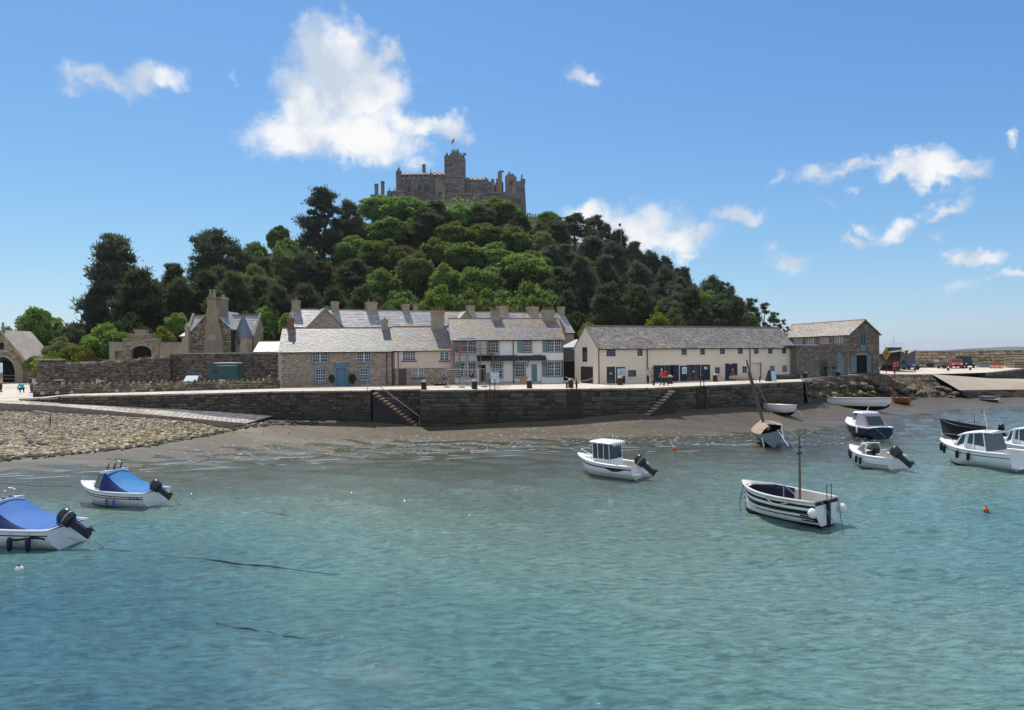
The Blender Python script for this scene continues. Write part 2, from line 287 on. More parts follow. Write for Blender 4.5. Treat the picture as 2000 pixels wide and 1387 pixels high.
# ------------------------------------------------------------------ water
def water_mat():
    m = bpy.data.materials.new('sea_water'); m.use_nodes = True; t = m.node_tree; L = t.links; b = t.nodes['Principled BSDF']; o = t.nodes['Material Output']
    tc = N(t, 'ShaderNodeTexCoord')
    sx = N(t, 'ShaderNodeSeparateXYZ'); L.new(tc.outputs['Object'], sx.inputs[0])
    # depth of the bed below the surface, stored per vertex
    dp = N(t, 'ShaderNodeAttribute', attribute_name='depth')
    pn = N(t, 'ShaderNodeTexNoise', ins={'Scale': .09, 'Detail': 4.}); L.new(tc.outputs['Object'], pn.inputs[0])
    dm = N(t, 'ShaderNodeMath', op='MULTIPLY_ADD'); L.new(pn.outputs[0], dm.inputs[0]); dm.inputs[1].default_value = .9; dm.inputs[2].default_value = .5
    dm2 = N(t, 'ShaderNodeMath', op='MULTIPLY'); L.new(dm.outputs[0], dm2.inputs[0]); L.new(dp.outputs['Fac'], dm2.inputs[1]); rp = N(t, 'ShaderNodeValToRGB')
    rp.color_ramp.elements[0].position = .0; rp.color_ramp.elements[0].color = (.155, .135, .088, 1)
    rp.color_ramp.elements[1].position = 1.0; rp.color_ramp.elements[1].color = (.04, .115, .15, 1)
    for ps, cc in ((.13, (.15, .165, .12)), (.36, (.165, .25, .205)), (.62, (.105, .215, .20))): e = rp.color_ramp.elements.new(ps); e.color = (*cc, 1)
    dn = N(t, 'ShaderNodeMapRange', ins={2: 2.2}); L.new(dm2.outputs[0], dn.inputs[0]); L.new(dn.outputs[0], rp.inputs[0])
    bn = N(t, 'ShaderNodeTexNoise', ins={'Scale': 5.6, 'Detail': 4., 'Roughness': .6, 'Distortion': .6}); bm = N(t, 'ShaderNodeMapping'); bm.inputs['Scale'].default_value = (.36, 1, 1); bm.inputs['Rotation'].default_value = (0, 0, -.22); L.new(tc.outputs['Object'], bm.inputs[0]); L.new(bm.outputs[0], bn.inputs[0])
    br = N(t, 'ShaderNodeMapRange', ins={1: .34, 2: .66, 3: .66, 4: 1.42}); L.new(bn.outputs[0], br.inputs[0]); bh = N(t, 'ShaderNodeHueSaturation'); L.new(br.outputs[0], bh.inputs['Value']); L.new(rp.outputs[0], bh.inputs['Color'])  # light and dark of the ripples painted into the water colour as streaks
    L.new(bh.outputs[0], b.inputs['Base Color']); b.inputs['Roughness'].default_value = .02; b.inputs['IOR'].default_value = 1.33; b.inputs['Specular IOR Level'].default_value = .3
    def wave(sc_, det, st, dist, rot, prev, rough=.6):
        mp = N(t, 'ShaderNodeMapping'); L.new(tc.outputs['Object'], mp.inputs[0]); mp.inputs['Scale'].default_value = (st, 1, 1); mp.inputs['Rotation'].default_value = (0, 0, rot)
        n = N(t, 'ShaderNodeTexNoise', ins={'Scale': sc_, 'Detail': det, 'Roughness': rough, 'Distortion': .4}); L.new(mp.outputs[0], n.inputs[0])
        bp = N(t, 'ShaderNodeBump', ins={'Strength': 1., 'Distance': dist}); L.new(n.outputs[0], bp.inputs['Height'])
        calm = N(t, 'ShaderNodeMapRange', ins={1: .05, 2: .5, 3: dist * .3, 4: dist}); L.new(dp.outputs['Fac'], calm.inputs[0]); L.new(calm.outputs[0], bp.inputs['Distance'])
        if prev: L.new(prev.outputs[0], bp.inputs['Normal'])
        return bp
    w1 = wave(1.2, 3., .4, .03, .25, None); w2 = wave(3.6, 3., .42, .062, -.1, w1); w3 = wave(10., 3., .5, .034, .3, w2)
    L.new(w3.outputs[0], b.inputs['Normal'])
    tr = N(t, 'ShaderNodeBsdfTransparent', ins={0: (.80, .92, .90, 1)}); ms = N(t, 'ShaderNodeMixShader')
    gl = N(t, 'ShaderNodeBsdfGlossy', ins={'Roughness': .03}); L.new(w3.outputs[0], gl.inputs['Normal'])
    fr = N(t, 'ShaderNodeFresnel', ins={'IOR': 1.33}); L.new(w3.outputs[0], fr.inputs['Normal'])
    thin = N(t, 'ShaderNodeMixShader'); L.new(fr.outputs[0], thin.inputs[0]); L.new(tr.outputs[0], thin.inputs[1]); L.new(gl.outputs[0], thin.inputs[2])
    op = N(t, 'ShaderNodeMapRange', ins={1: .02, 2: 1.1, 3: .0, 4: .80}); L.new(dp.outputs['Fac'], op.inputs[0])
    L.new(op.outputs[0], ms.inputs[0]); L.new(thin.outputs[0], ms.inputs[1]); L.new(b.outputs[0], ms.inputs[2]); L.new(ms.outputs[0], o.inputs[0])
    return m
m_water = water_mat()
wx, wy = np.linspace(-75, 125, 640), np.r_[np.linspace(4, 60, 360), np.linspace(60.4, 118, 110)]
def wavez(X, Y):
    r = np.random.default_rng(5); z = 0
    for k in range(16):
        lam = r.uniform(1.1, 3.4); a = R(r.normal(250, 22)); z = z + .0125 * lam / 2 * np.sin((X * math.cos(a) + Y * math.sin(a)) * 2 * math.pi / lam + r.uniform(0, 6.28))
    return z
wob_ = grid_obj('harbour_water', wx, wy, wavez, m_water)
X_, Y_ = np.meshgrid(wx, wy)
at = wob_.data.attributes.new('depth', 'FLOAT', 'POINT'); at.data.foreach_set('value', (-bedz(X_, Y_)).ravel().astype(np.float32))
mb = MB()
S_ = 7000
for (x0, x1, y0, y1) in ((-S_, S_, -S_, 4), (-S_, S_, 118, S_), (-S_, -75, 4, 118), (125, S_, 4, 118)): mb.quad((x0, y0, 0), (x1, y0, 0), (x1, y1, 0), (x0, y1, 0))
sea = mb.build('open_sea', m_water, kind='structure')
at = sea.data.attributes.new('depth', 'FLOAT', 'POINT'); at.data.foreach_set('value', [3.] * len(sea.data.vertices))
mb = MB(); mb.quad((-S_, -S_, -3), (S_, -S_, -3), (S_, S_, -3), (-S_, S_, -3)); mb.build('sea_floor', m_sand, kind='structure')

# ------------------------------------------------------------------ hill
HC = (-15, 232)
def hillz(x, y):
    rx = np.where(np.asarray(x) < HC[0], 97., 98.); ry = 116.
    r = np.sqrt(((x - HC[0]) / rx) ** 2 + ((y - HC[1]) / ry) ** 2)
    g = .5 * (1 + np.cos(np.pi * np.clip(r, 0, 1)))
    return 4.0 + 51. * g ** 1.03 + np.clip(g * 8, 0, 1) * (1.3 * wob(x, y, 9, 8) + .5 * wob(x, y, 3, 9))
def hz(x, y): return float(hillz(np.array(float(x)), np.array(float(y))))
def landz(x, y):
    z = hillz(x, y)
    yb = np.where(x < 22, 98., np.interp(x, [22, 26, 36, 44, 60, 75, 95, 150], [99, 103, 116, 129, 137, 139, 141, 147]))
    return np.where(y < yb, -2.5, np.where(x > 22, np.minimum(z, 4.4) if False else z, z))
def landz2(x, y):                          # island outline: the land falls below the sea at its rim
    rim = ((x + 5) / 128.) ** 2 + ((y - 205) / 150.) ** 2
    return landz(x, y) - np.clip((rim - .9) * 40, 0, 9)
grid_obj('hill', np.linspace(-150, 140, 150), np.linspace(84, 370, 140), landz2, m_hill)

# ------------------------------------------------------------------ quay: paving on top, stone walls below
EDGE = [(-60, 60.5, 3.72), (-43.6, 63.3, 3.74), (-41.1, 65, 3.98), (-29, 67.7, 4), (-23.6, 70.0, 4), (-13.9, 70.2, 4), (-13.9, 71.6, 4), (-8.9, 71.6, 4), (-8.9, 69.6, 4), (13.2, 69.8, 4), (33.3, 82, 4.0)]
mb = MB()
back = [(-95, 100, 4.1), (-60, 100, 4.1), (-50, 100, 4.1), (-38, 100, 4.1), (-30, 100, 4.1), (-20, 100, 4.1), (-19.9, 100, 4.1), (-12, 100, 4.1), (-11.9, 100, 4.1), (16, 100, 4.1), (24, 100, 4.1)]
for i in range(len(EDGE) - 1): mb.quad(EDGE[i], EDGE[i + 1], back[i + 1], back[i])
SHORE = [(33.3, 82, 4.0), (39, 91, 4.0), (47, 99.6, 4.0), (51.6, 103, 4.0), (55.5, 103.5, 3.97), (60, 102.5, 3.95), (70.5, 106.7, 3.97), (92, 127, 4.1)]
bk2 = [(24, 100, 4.1), (26, 104, 4.15), (36, 118, 4.3), (44, 132, 4.5), (60, 140, 4.6), (75, 142, 4.6), (95, 144, 4.6), (150, 150, 4.7)]
for i in range(len(SHORE) - 1): mb.quad(SHORE[i], SHORE[i + 1], bk2[i + 1], bk2[i])
pv_o = mb.build('quay_paving', m_pave, kind='structure')
PAVE = BVHTree.FromPolygons([Vector(v) for v in mb.v], mb.f)
def GZ(x, y):
    h = PAVE.ray_cast(Vector((x, y, 50)), Vector((0, 0, -1)))
    return h[0].z if h[0] else 4.0
# slipway on the left (cobbled ramp along the quay wall)
RF = [(-64, 59, 3.72), (-43.97, 61.5, 3.60), (-40.2, 62.5, 3.27), (-32.1, 64.2, 2.25), (-24.8, 66.5, 1.2)]
RB = [(-60, 60.5, 3.715), (-43.6, 63.3, 3.735), (-40.6, 64.9, 3.3), (-29, 67.6, 2.32), (-23.4, 69.9, 1.58)]
mb = MB(); cs = 12
for i in range(len(RF) - 1):
    n = 10
    for a in range(n):
        for c in range(cs):
            def q(s, t):
                f = Vector(RF[i]).lerp(Vector(RF[i + 1]), s); g = Vector(RB[i]).lerp(Vector(RB[i + 1]), s); return f.lerp(g, t)
            mb.quad(q(a / n, c / cs), q((a + 1) / n, c / cs), q((a + 1) / n, (c + 1) / cs), q(a / n, (c + 1) / cs))
slip_o = mb.build('slipway', m_cobble, kind='structure')
mb = MB(); rr = random.Random(5)
for i in range(len(RF) - 1):
    f0, f1, g0, g1 = map(Vector, (RF[i], RF[i + 1], RB[i], RB[i + 1])); nl_ = int((f1 - f0).length / .42); nw = max(2, int(((f0 + f1) / 2 - (g0 + g1) / 2).length / .26))
    for a in range(nl_):
        for c in range(nw):
            pt = lambda s_, t_: f0.lerp(f1, s_).lerp(g0.lerp(g1, s_), t_); sh = .5 * (c % 2); e0, e1, h0, h1 = (a + sh + .03) / nl_, (a + sh + .97) / nl_, (c + .04) / nw, (c + .96) / nw
            if e1 > 1: continue
            z = Vector((0, 0, rr.uniform(.015, .04))); q = [pt(e0, h0), pt(e1, h0), pt(e1, h1), pt(e0, h1)]; k = .12; ctr = pt((e0 + e1) / 2, (h0 + h1) / 2); mb.add(q + [p_.lerp(ctr, k + rr.uniform(0, .12)) + z for p_ in q], [(4, 5, 6, 7), (0, 1, 5, 4), (1, 2, 6, 5), (2, 3, 7, 6), (3, 0, 4, 7)], rr.random())
mb.build('cobbles', mat('cobble_stone', (.66, .59, .48), (.52, .45, .35), scale=1.2, rough=.9, rnd=.2, c3=(.36, .31, .22), s3=.3), slip_o, kind='stuff')

lower_edge = lambda x: np.interp(x, [-60, -50, -36.4, -32.8, -29.2, -27, -25.5, -22], [44, 46, 50, 53, 57.5, 61.5, 65, 68])
# thin broken wavelet lines where the ripples run out on the mud
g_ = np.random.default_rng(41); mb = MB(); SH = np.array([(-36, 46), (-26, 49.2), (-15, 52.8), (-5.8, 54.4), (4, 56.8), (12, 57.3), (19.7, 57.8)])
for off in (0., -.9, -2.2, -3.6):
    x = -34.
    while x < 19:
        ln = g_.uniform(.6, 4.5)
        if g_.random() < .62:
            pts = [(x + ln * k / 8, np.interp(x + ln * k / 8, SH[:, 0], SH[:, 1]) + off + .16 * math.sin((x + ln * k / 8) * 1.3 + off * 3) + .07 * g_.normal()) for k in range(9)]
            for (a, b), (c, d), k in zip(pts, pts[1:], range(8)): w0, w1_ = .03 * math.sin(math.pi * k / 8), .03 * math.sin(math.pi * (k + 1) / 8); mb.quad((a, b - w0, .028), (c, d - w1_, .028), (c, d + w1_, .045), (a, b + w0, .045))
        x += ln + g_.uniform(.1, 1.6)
for _ in range(1500):  # pale flecks laid down as painted sun glints on the ripples
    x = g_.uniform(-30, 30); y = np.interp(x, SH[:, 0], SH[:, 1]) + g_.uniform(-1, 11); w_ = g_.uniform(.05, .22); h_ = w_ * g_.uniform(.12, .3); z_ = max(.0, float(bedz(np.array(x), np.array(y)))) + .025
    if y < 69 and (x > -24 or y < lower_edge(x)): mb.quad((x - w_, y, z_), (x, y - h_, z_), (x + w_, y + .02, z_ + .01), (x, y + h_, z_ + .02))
mb.build('foam_and_painted_glints', mat('foam_and_glint', (.40, .41, .40), (.28, .30, .29), scale=4, rough=.6), kind='stuff')
# ------------------------------------------------------------------ wall helpers
class Fr:                                  # a facade: local x along it, y away from the harbour, z up
    def __init__(s, A, B):
        s.A, s.B = Vector(A), Vector(B); d = (s.B - s.A); d.z = 0; s.L = d.length; s.u = d.normalized(); s.n = Vector((-s.u.y, s.u.x, 0)); s.rz = math.atan2(s.u.y, s.u.x)
    def uz(s, px, py, off=0):
        a, b = pix(px, py); D = Vector((a / F, 1, -b / F)); C = Vector((0, 0, EYE)); O = s.A + s.n * off
        t = (O - C).dot(s.n) / D.dot(s.n); p = C + D * t
        return (p - O).dot(s.u), p.z - s.A.z
    def rect(s, x0, y0, x1, y1, off=0):
        a = s.uz(x0, (y0 + y1) / 2, off)[0]; b = s.uz(x1, (y0 + y1) / 2, off)[0]; m = (x0 + x1) / 2
        return a, b, s.uz(m, y1, off)[1], s.uz(m, y0, off)[1]
def wall_face(mb, u0, u1, z0, z1, holes, dep=.16, y=0., m=0, r=.5):
    us = sorted({u0, u1, *[max(u0, min(u1, h[k])) for h in holes for k in (0, 1)]}); zs = sorted({z0, z1, *[max(z0, min(z1, h[k])) for h in holes for k in (2, 3)]})
    for i in range(len(us) - 1):
        for j in range(len(zs) - 1):
            cu, cz = (us[i] + us[i + 1]) / 2, (zs[j] + zs[j + 1]) / 2
            if any(h[0] < cu < h[1] and h[2] < cz < h[3] for h in holes): continue
            mb.quad((us[i], y, zs[j]), (us[i + 1], y, zs[j]), (us[i + 1], y, zs[j + 1]), (us[i], y, zs[j + 1]), r, m)
    for (a, b, c, d) in holes:
        e = y + dep
        mb.quad((a, y, c), (a, e, c), (a, e, d), (a, y, d), r, m); mb.quad((b, y, d), (b, e, d), (b, e, c), (b, y, c), r, m)
        mb.quad((a, y, d), (a, e, d), (b, e, d), (b, y, d), r, m); mb.quad((b, y, c), (b, e, c), (a, e, c), (a, y, c), r, m)
def courses(u0, u1, z0, z1, holes, sw, sh, rr):
    z = z0
    while z < z1 - .04:
        h = sh * rr.uniform(.7, 1.3); h = min(h, z1 - z)
        if z1 - z - h < sh * .4: h = z1 - z
        cuts = [(a, b) for (a, b, c, d) in holes if min(d, z + h) - max(c, z) > h * .25]
        iv = [(u0, u1)]
        for a, b in cuts: iv = [q for (p0, p1) in iv for q in ((p0, min(p1, a)), (max(p0, b), p1)) if q[1] - q[0] > .05]
        for p0, p1 in iv:
            u = p0
            while u < p1 - .02:
                w = sw * rr.uniform(.55, 1.6)
                if p1 - u - w < sw * .4: w = p1 - u
                e = min(u + w, p1)
                if rr.random() < .28 and e - u > .12: c_ = z + h * rr.uniform(.35, .65); yield u, e, z, c_; yield u, e, c_, z + h
                else: yield u, e, z + h * rr.uniform(0, .07), z + h * rr.uniform(.93, 1)
                u += w
        z += h
def facing(mb, u0, u1, z0, z1, holes=(), sw=.42, sh=.22, prot=.05, gap=.02, y=0., lim=None, rr=rng):
    for a, b, c, d in courses(u0, u1, z0, z1, holes, sw, sh, rr):
        if lim:
            if d > lim((a + b) / 2) : continue
        p = y - prot * rr.uniform(.3, 1.); g = gap * rr.uniform(.5, 1.3); k = min(.035, (b - a) * .2, (d - c) * .2); j = lambda: rr.uniform(-.9, .9) * g
        v = [(a + g / 2, y + .01, c + g / 2), (b - g / 2, y + .01, c + g / 2), (b - g / 2, y + .01, d - g / 2), (a + g / 2, y + .01, d - g / 2),
             (a + g / 2 + k + j(), p, c + g / 2 + k + j()), (b - g / 2 - k + j(), p, c + g / 2 + k + j()), (b - g / 2 - k + j(), p, d - g / 2 - k + j()), (a + g / 2 + k + j(), p, d - g / 2 - k + j())]
        mb.add(v, [(4, 5, 6, 7), (0, 1, 5, 4), (1, 2, 6, 5), (2, 3, 7, 6), (3, 0, 4, 7)], rr.random())
def slates(mb, x0, x1, ye, ze, yr, zr, sw=.36, sh=.26, th=.035, rr=rng, skew0=0., skew1=0., holes=()):
    """lapped slates from the eave (ye, ze) up to the ridge (yr, zr); skew widens the eave end of each verge"""
    L_ = math.hypot(yr - ye, zr - ze); n = max(3, int(L_ / sh)); ty, tz = (yr - ye) / L_, (zr - ze) / L_; s_ = 1 if ye < yr else -1; ny, nz_ = -tz * s_ * (1 if s_ > 0 else 1), abs(ty)
    ny = -tz if ye < yr else tz
    for i in range(n):
        a0, a1 = L_ * i / n, min(L_, L_ * (i + 1) / n + .05); f = i / n
        xa, xb = x0 - skew0 * (1 - f), x1 + skew1 * (1 - f); x = xa - rr.uniform(0, sw)
        while x < xb:
            w = sw * rr.uniform(.8, 1.25); l, r_ = max(x, xa), min(x + w, xb); x += w
            if r_ - l < .05: continue
            t0 = th * rr.uniform(.8, 1.3); b0 = a0 - rr.uniform(0, .025)
            if any(h[0] < (l + r_) / 2 < h[1] and h[2] < a0 / L_ < h[3] for h in holes): continue
            q = [(l + .006, ye + ty * b0 + ny * t0, ze + tz * b0 + nz_ * t0), (r_ - .006, ye + ty * b0 + ny * t0, ze + tz * b0 + nz_ * t0), (r_ - .006, ye + ty * a1 + ny * .008, ze + tz * a1 + nz_ * .008), (l + .006, ye + ty * a1 + ny * .008, ze + tz * a1 + nz_ * .008),
                 (l + .006, ye + ty * b0, ze + tz * b0), (r_ - .006, ye + ty * b0, ze + tz * b0)]
            mb.add(q, [(0, 1, 2, 3), (4, 5, 1, 0)] if s_ > 0 else [(3, 2, 1, 0), (0, 1, 5, 4)], rr.random())
BLOCK = None
def block_mesh(m):
    mb = MB(); k = .08
    for sgn in (0,):
        mb.add([(0, .3, 0), (1, .3, 0), (1, .3, 1), (0, .3, 1), (0, -.2, 0.03), (1, -.25, 0), (1, -.2, 1), (0, -.22, .98), (k, -1, k * 1.5), (1 - k, -.9, k), (1 - k * .8, -1, 1 - k * 1.4), (k, -.85, 1 - k)],
               [(0, 1, 5, 4), (1, 2, 6, 5), (2, 3, 7, 6), (3, 0, 4, 7), (4, 5, 9, 8), (5, 6, 10, 9), (6, 7, 11, 10), (7, 4, 8, 11), (8, 9, 10, 11)], .5)
    o = mb.build('stone', m); me = o.data; bpy.data.objects.remove(o); return me
def quaymat():
    m = mat('quay_block', (.215, .165, .125), (.115, .092, .072), scale=1.5, rough=.92, bump=.04, bscale=7, c3=(.05, .058, .03), s3=.6)
    t = m.node_tree; b = t.nodes['Principled BSDF']; lk = b.inputs['Base Color'].links[0]; src = lk.from_socket
    oi = N(t, 'ShaderNodeObjectInfo'); r2 = N(t, 'ShaderNodeMapRange', ins={3: .55, 4: 1.5}); t.links.new(oi.outputs['Random'], r2.inputs[0])
    hv = N(t, 'ShaderNodeHueSaturation'); t.links.new(r2.outputs[0], hv.inputs['Value']); t.links.new(src, hv.inputs['Color']); t.links.new(hv.outputs[0], b.inputs['Base Color'])
    return m
m_block = quaymat(); tideband(m_block)
def stone_wall_thing(name, label, A, B, top, bot0, bot1, sw, sh, prot, mats, single=0, thick=1.0, cat='wall', wgroup=None):
    """straight masonry wall from A to B; the foot runs from bot0 to bot1; the first `single` stones are parts"""
    A = Vector(A); B = Vector(B); f = Fr((A.x, A.y, 0), (B.x, B.y, 0)); t = thing(name, label, cat, (A.x, A.y, 0), f.rz, wgroup)
    lo = min(bot0, bot1) - .4; mb = MB(); mb.box(0, f.L, .0, thick, lo, top - .004); mb.build('wall_core', m_core, t)
    rr = random.Random(len(name) + int(A.x * 7)); st = list(courses(0, f.L, lo, top - .16, (), sw, sh, rr)); st = [q for q in st if q[3] > bot0 + (bot1 - bot0) * q[0] / f.L - .1]
    st.sort(key=lambda q: -(q[1] - q[0]) * (q[3] - q[2])); me = block_mesh(mats[0]) if single else None
    for k, (a, b, c, d) in enumerate(st[:single]):
        o = bpy.data.objects.new('stone', me); col.objects.link(o); o.parent = t; o.location = (a + .012, 0, c + .012); o.scale = (b - a - .024, prot * rr.uniform(.5, 1.3), d - c - .024)
    mb = MB()
    for a, b, c, d in st[single:]:
        p = -prot * rr.uniform(.3, 1.2); g = .02; k = .03
        mb.add([(a + g, .01, c + g), (b - g, .01, c + g), (b - g, .01, d - g), (a + g, .01, d - g), (a + g + k, p, c + g + k), (b - g - k, p, c + g + k * .6), (b - g - k * .7, p, d - g - k), (a + g + k, p, d - g - k * .6)],
               [(4, 5, 6, 7), (0, 1, 5, 4), (1, 2, 6, 5), (2, 3, 7, 6), (3, 0, 4, 7)], rr.random())
    if mb.f: mb.build('stone_facing', mats[-1], t, kind='stuff')
    # coping slabs along the edge
    x = 0; cm = block_mesh(m_cope)
    while x < f.L - .2:
        w = min(rr.uniform(1.1, 2.0), f.L - x); o = bpy.data.objects.new('coping_stone', cm); col.objects.link(o); o.parent = t
        o.location = (x + .01, 0.05, top - .16); o.scale = (w - .02, .14 + rr.uniform(0, .04), .168 + rr.uniform(0, .012)); x += w
    return t
m_cope = mat('coping', (.42, .37, .30), (.26, .23, .18), scale=1.5, rough=.9, bump=.03, bscale=8)
e = EDGE
stone_wall_thing('quay_wall', 'long dark stone quay wall between the two flights of steps', e[8], e[9], 3.99, .32, 1.5, .75, .42, .08, [m_block, m_quayst], 230)
stone_wall_thing('quay_wall', 'far stretch of dark quay wall in front of the long cream building', e[9], e[10], 3.99, 1.45, 1.25, .8, .42, .07, [m_block, m_quayst], 150)
stone_wall_thing('quay_wall', 'stone wall at the back of the stair recess', e[6], e[7], 3.99, .9, .35, .6, .34, .06, [m_quayst, m_quayst])
stone_wall_thing('quay_wall', 'short end wall of the quay turning away from the rocks', e[10], (31.5, 91, 4), 3.99, 1.2, 2, .7, .4, .06, [m_quayst, m_quayst])
for i, lb in ((2, 'dark quay wall above the cobbled slipway, left stretch'), (3, 'dark quay wall above the pebble beach end of the slipway'), (4, 'dark quay wall left of the stair recess below the grey cottage')):
    b0 = (3.3, 2.3, 1.65)[i - 2]; b1 = (2.3, 1.65, .9)[i - 2]
    stone_wall_thing('quay_wall', lb, e[i], e[i + 1], 3.99, b0, b1, .5, .26, .06, [m_quayst, m_quayst])
stone_wall_thing('quay_wall', 'low end of the quay wall where slipway and quay part', e[1], e[2], 3.86, 3.4, 3.3, .5, .26, .06, [m_quayst, m_quayst])
stone_wall_thing('quay_wall', 'right return of the stair recess facing the steps', (-8.9, 71.6, 4), e[8], 3.99, .3, .3, .6, .36, .06, [m_quayst, m_quayst])
for i in range(4):                          # kerb of the slipway
    a, b = RF[i], RF[i + 1]; mb = MB()
    mb.hexa([(a[0], a[1], a[2] - 1.2), (b[0], b[1], b[2] - 1.2), (b[0], b[1] + .45, b[2] - 1.2), (a[0], a[1] + .45, a[2] - 1.2), (a[0], a[1], a[2] + .03), (b[0], b[1], b[2] + .03), (b[0], b[1] + .45, b[2] + .03), (a[0], a[1] + .45, a[2] + .03)])
    o = mb.build('slipway_kerb', m_cope2 if 'm_cope2' in globals() else mat('kerb', (.30, .26, .21), (.2, .17, .13), scale=2, rough=.9, bump=.05, bscale=6)); o['kind'] = 'structure'
# stairs in the recess: run from the quay at the left down to the sand at the right
def stairs(name, label, x0, y0, x1, y1, z0, z1, w, n, m):
    f = Fr((x0, y0, 0), (x1, y1, 0)); t = thing(name, label, 'stairs', (x0, y0, 0), f.rz); me = None
    for i in range(n):
        za = z0 + (z1 - z0) * (i + 1) / n; mb = MB(); mb.box(f.L * i / n - .03, f.L * (i + 1) / n, 0, w, za - .16, za); mb.build('step', m, t)
    mb = MB(); mb.extr([(0, z1 - .5), (f.L, z1 - .5), (f.L, z1 - .17), (0, z0 - .3)], .03, w); mb.build('stair_core', m_core, t)
    return t, f
m_step = mat('step_stone', (.40, .27, .17), (.24, .17, .11), scale=3, rough=.9, bump=.03)
ts, fs = stairs('quay_steps', 'stone steps with handrails going down the recess in the quay wall', -13.7, 70.25, -9.0, 69.9, 3.95, .45, 1.3, 14, m_step)
m_steel = mat('galvanised', (.45, .46, .47), rough=.45, metal=.6)
m_iron = mat('dark_iron', (.035, .03, .028), (.07, .04, .025), scale=5, rough=.8)
mb = MB(); z0 = 3.95
mb.tube([(-.5, 0, 4.0), (-.5, 0, 4.95), (-.2, 0, 5.05), (4.6, 0, 1.45), (4.7, 0, .5)], .035); mb.build('handrail', m_steel, ts)
mb = MB(); mb.tube([(-.4, -.06, 3.3), (4.4, -.06, -.1)], .03); mb.build('handrail', m_iron, ts)
fq = Fr((13.2, 69.8, 0), (33.3, 82, 0))
ts2, fs2 = stairs('quay_steps', 'narrow steps jutting from the quay wall below the cream building doors', 15.6, 70.9, 12.8, 69.35, 3.9, 1.6, .7, 9, mat('step_pale', (.46, .36, .22), (.3, .23, .14), scale=3, rough=.9))
# iron ladders let into the quay wall
def ladder(label, px, seg):
    f = Fr((EDGE[seg][0], EDGE[seg][1], 0), (EDGE[seg + 1][0], EDGE[seg + 1][1], 0)); u = f.uz(px, 790)[0]; p = f.A + f.u * u
    t = thing('quay_ladder', label, 'ladder', (p.x, p.y, 0), f.rz, 'iron ladders on the quay wall')
    for s in (-.24, .24):
        mb = MB(); mb.tube([(s, -.2, .9), (s, -.2, 5.0), (s, .05, 5.05)], .045, 5); mb.build('rail', m_iron, t)
    for k in range(11):
        mb = MB(); mb.tube([(-.24, -.2, 1.1 + k * .28), (.24, -.2, 1.1 + k * .28)], .022, 5); mb.build('rung', m_iron, t)
    for s in (-.6, .6):
        mb = MB(); mb.box(s - .1, s + .1, -.16, 0, .9, 3.9); mb.build('fender_post', m_iron, t)
ladder('iron ladder in front of the white notice board', 962, 8); ladder('iron ladder by the gap between white house and cream building', 1121, 8); ladder('iron ladder left of the brown masted boat', 1369, 9)

# ------------------------------------------------------------------ garden walls
m_rubble = mat('rubble', (.34, .265, .185), (.2, .16, .115), scale=2.5, rough=.92, bump=.03, bscale=12, rnd=.55, c3=(.16, .15, .09), s3=.6)
m_rubbled = mat('rubble_dark', (.21, .17, .135), (.115, .097, .08), scale=2.5, rough=.92, bump=.03, bscale=12, rnd=.6)
def plain_wall(name, label, A, B, z0, ztop, sw, sh, m, thick=.5, cat='wall'):
    f = Fr(A, B); t = thing(name, label, cat, (f.A.x, f.A.y, 0), f.rz)
    tops = ztop if isinstance(ztop, list) else [(0, ztop), (f.L, ztop)]
    def top(u):
        for (a, b), (c, d) in zip(tops, tops[1:]):
            if a <= u <= c: return b + (d - b) * (u - a) / max(1e-6, c - a)
        return tops[-1][1]
    mb = MB(); mb.extr([(0, z0), (f.L, z0)] + [(u, z) for u, z in reversed(tops)], .02, thick); mb.build('wall_core', m_core, t)
    mb = MB(); mx = max(z for u, z in tops); facing(mb, 0, f.L, z0, mx, sw=sw, sh=sh, prot=.06, lim=lambda u: top(u) + .02, y=.02); mb.build('stone_facing', m, t, kind='stuff')
    return t, f, top
A = P(333, 741, 86); B = P(545, 741, 86); t, f, top = plain_wall('garden_wall', 'tall dark rubble garden wall behind the green trailer with flat capping', (A.x, 86, 0), (B.x, 86, 0), 3.9, 7.75, .36, .19, m_rubbled)
x = 0
while x < f.L:
    w = min(2.4, f.L - x); mb = MB(); mb.box(x, x + w - .01, -.12, .6, 7.76, 7.9 + rng.uniform(-.02, .02)); mb.build('capping_slab', m_cope, t); x += w
A = P(72, 741, 84); B = P(333, 741, 85)
tp = lambda px, py, d=84.5: P(px, py, d).z
L_ = (Vector((B.x, 85, 0)) - Vector((A.x, 84, 0))).length
t, f, top = plain_wall('garden_wall', 'lower dark rubble garden wall below the flowering shrubs with upright stones along its top', (A.x, 84, 0), (B.x, 85, 0), 3.8,
    [(0, tp(72, 704)), (L_ * .19, tp(122, 704.5)), (L_ * .2, tp(124, 711)), (L_ * .6, tp(225, 708)), (L_ * .83, tp(290, 701)), (L_, tp(333, 698))], .36, .18, m_rubbled)
for k in range(34):
    u = L_ * (.21 + .78 * k / 34); mb = MB(); mb.box(u, u + .28 + rng.uniform(0, .12), -.05, .5, top(u) - .05, top(u) + rng.uniform(.12, .3)); mb.build('coping_stone', m_rubble, t)
mb = MB(); mb.box(-.1, L_ * .19, -.12, .6, tp(72, 704), tp(72, 704) + .18); mb.build('capping_slab', m_cope, t)
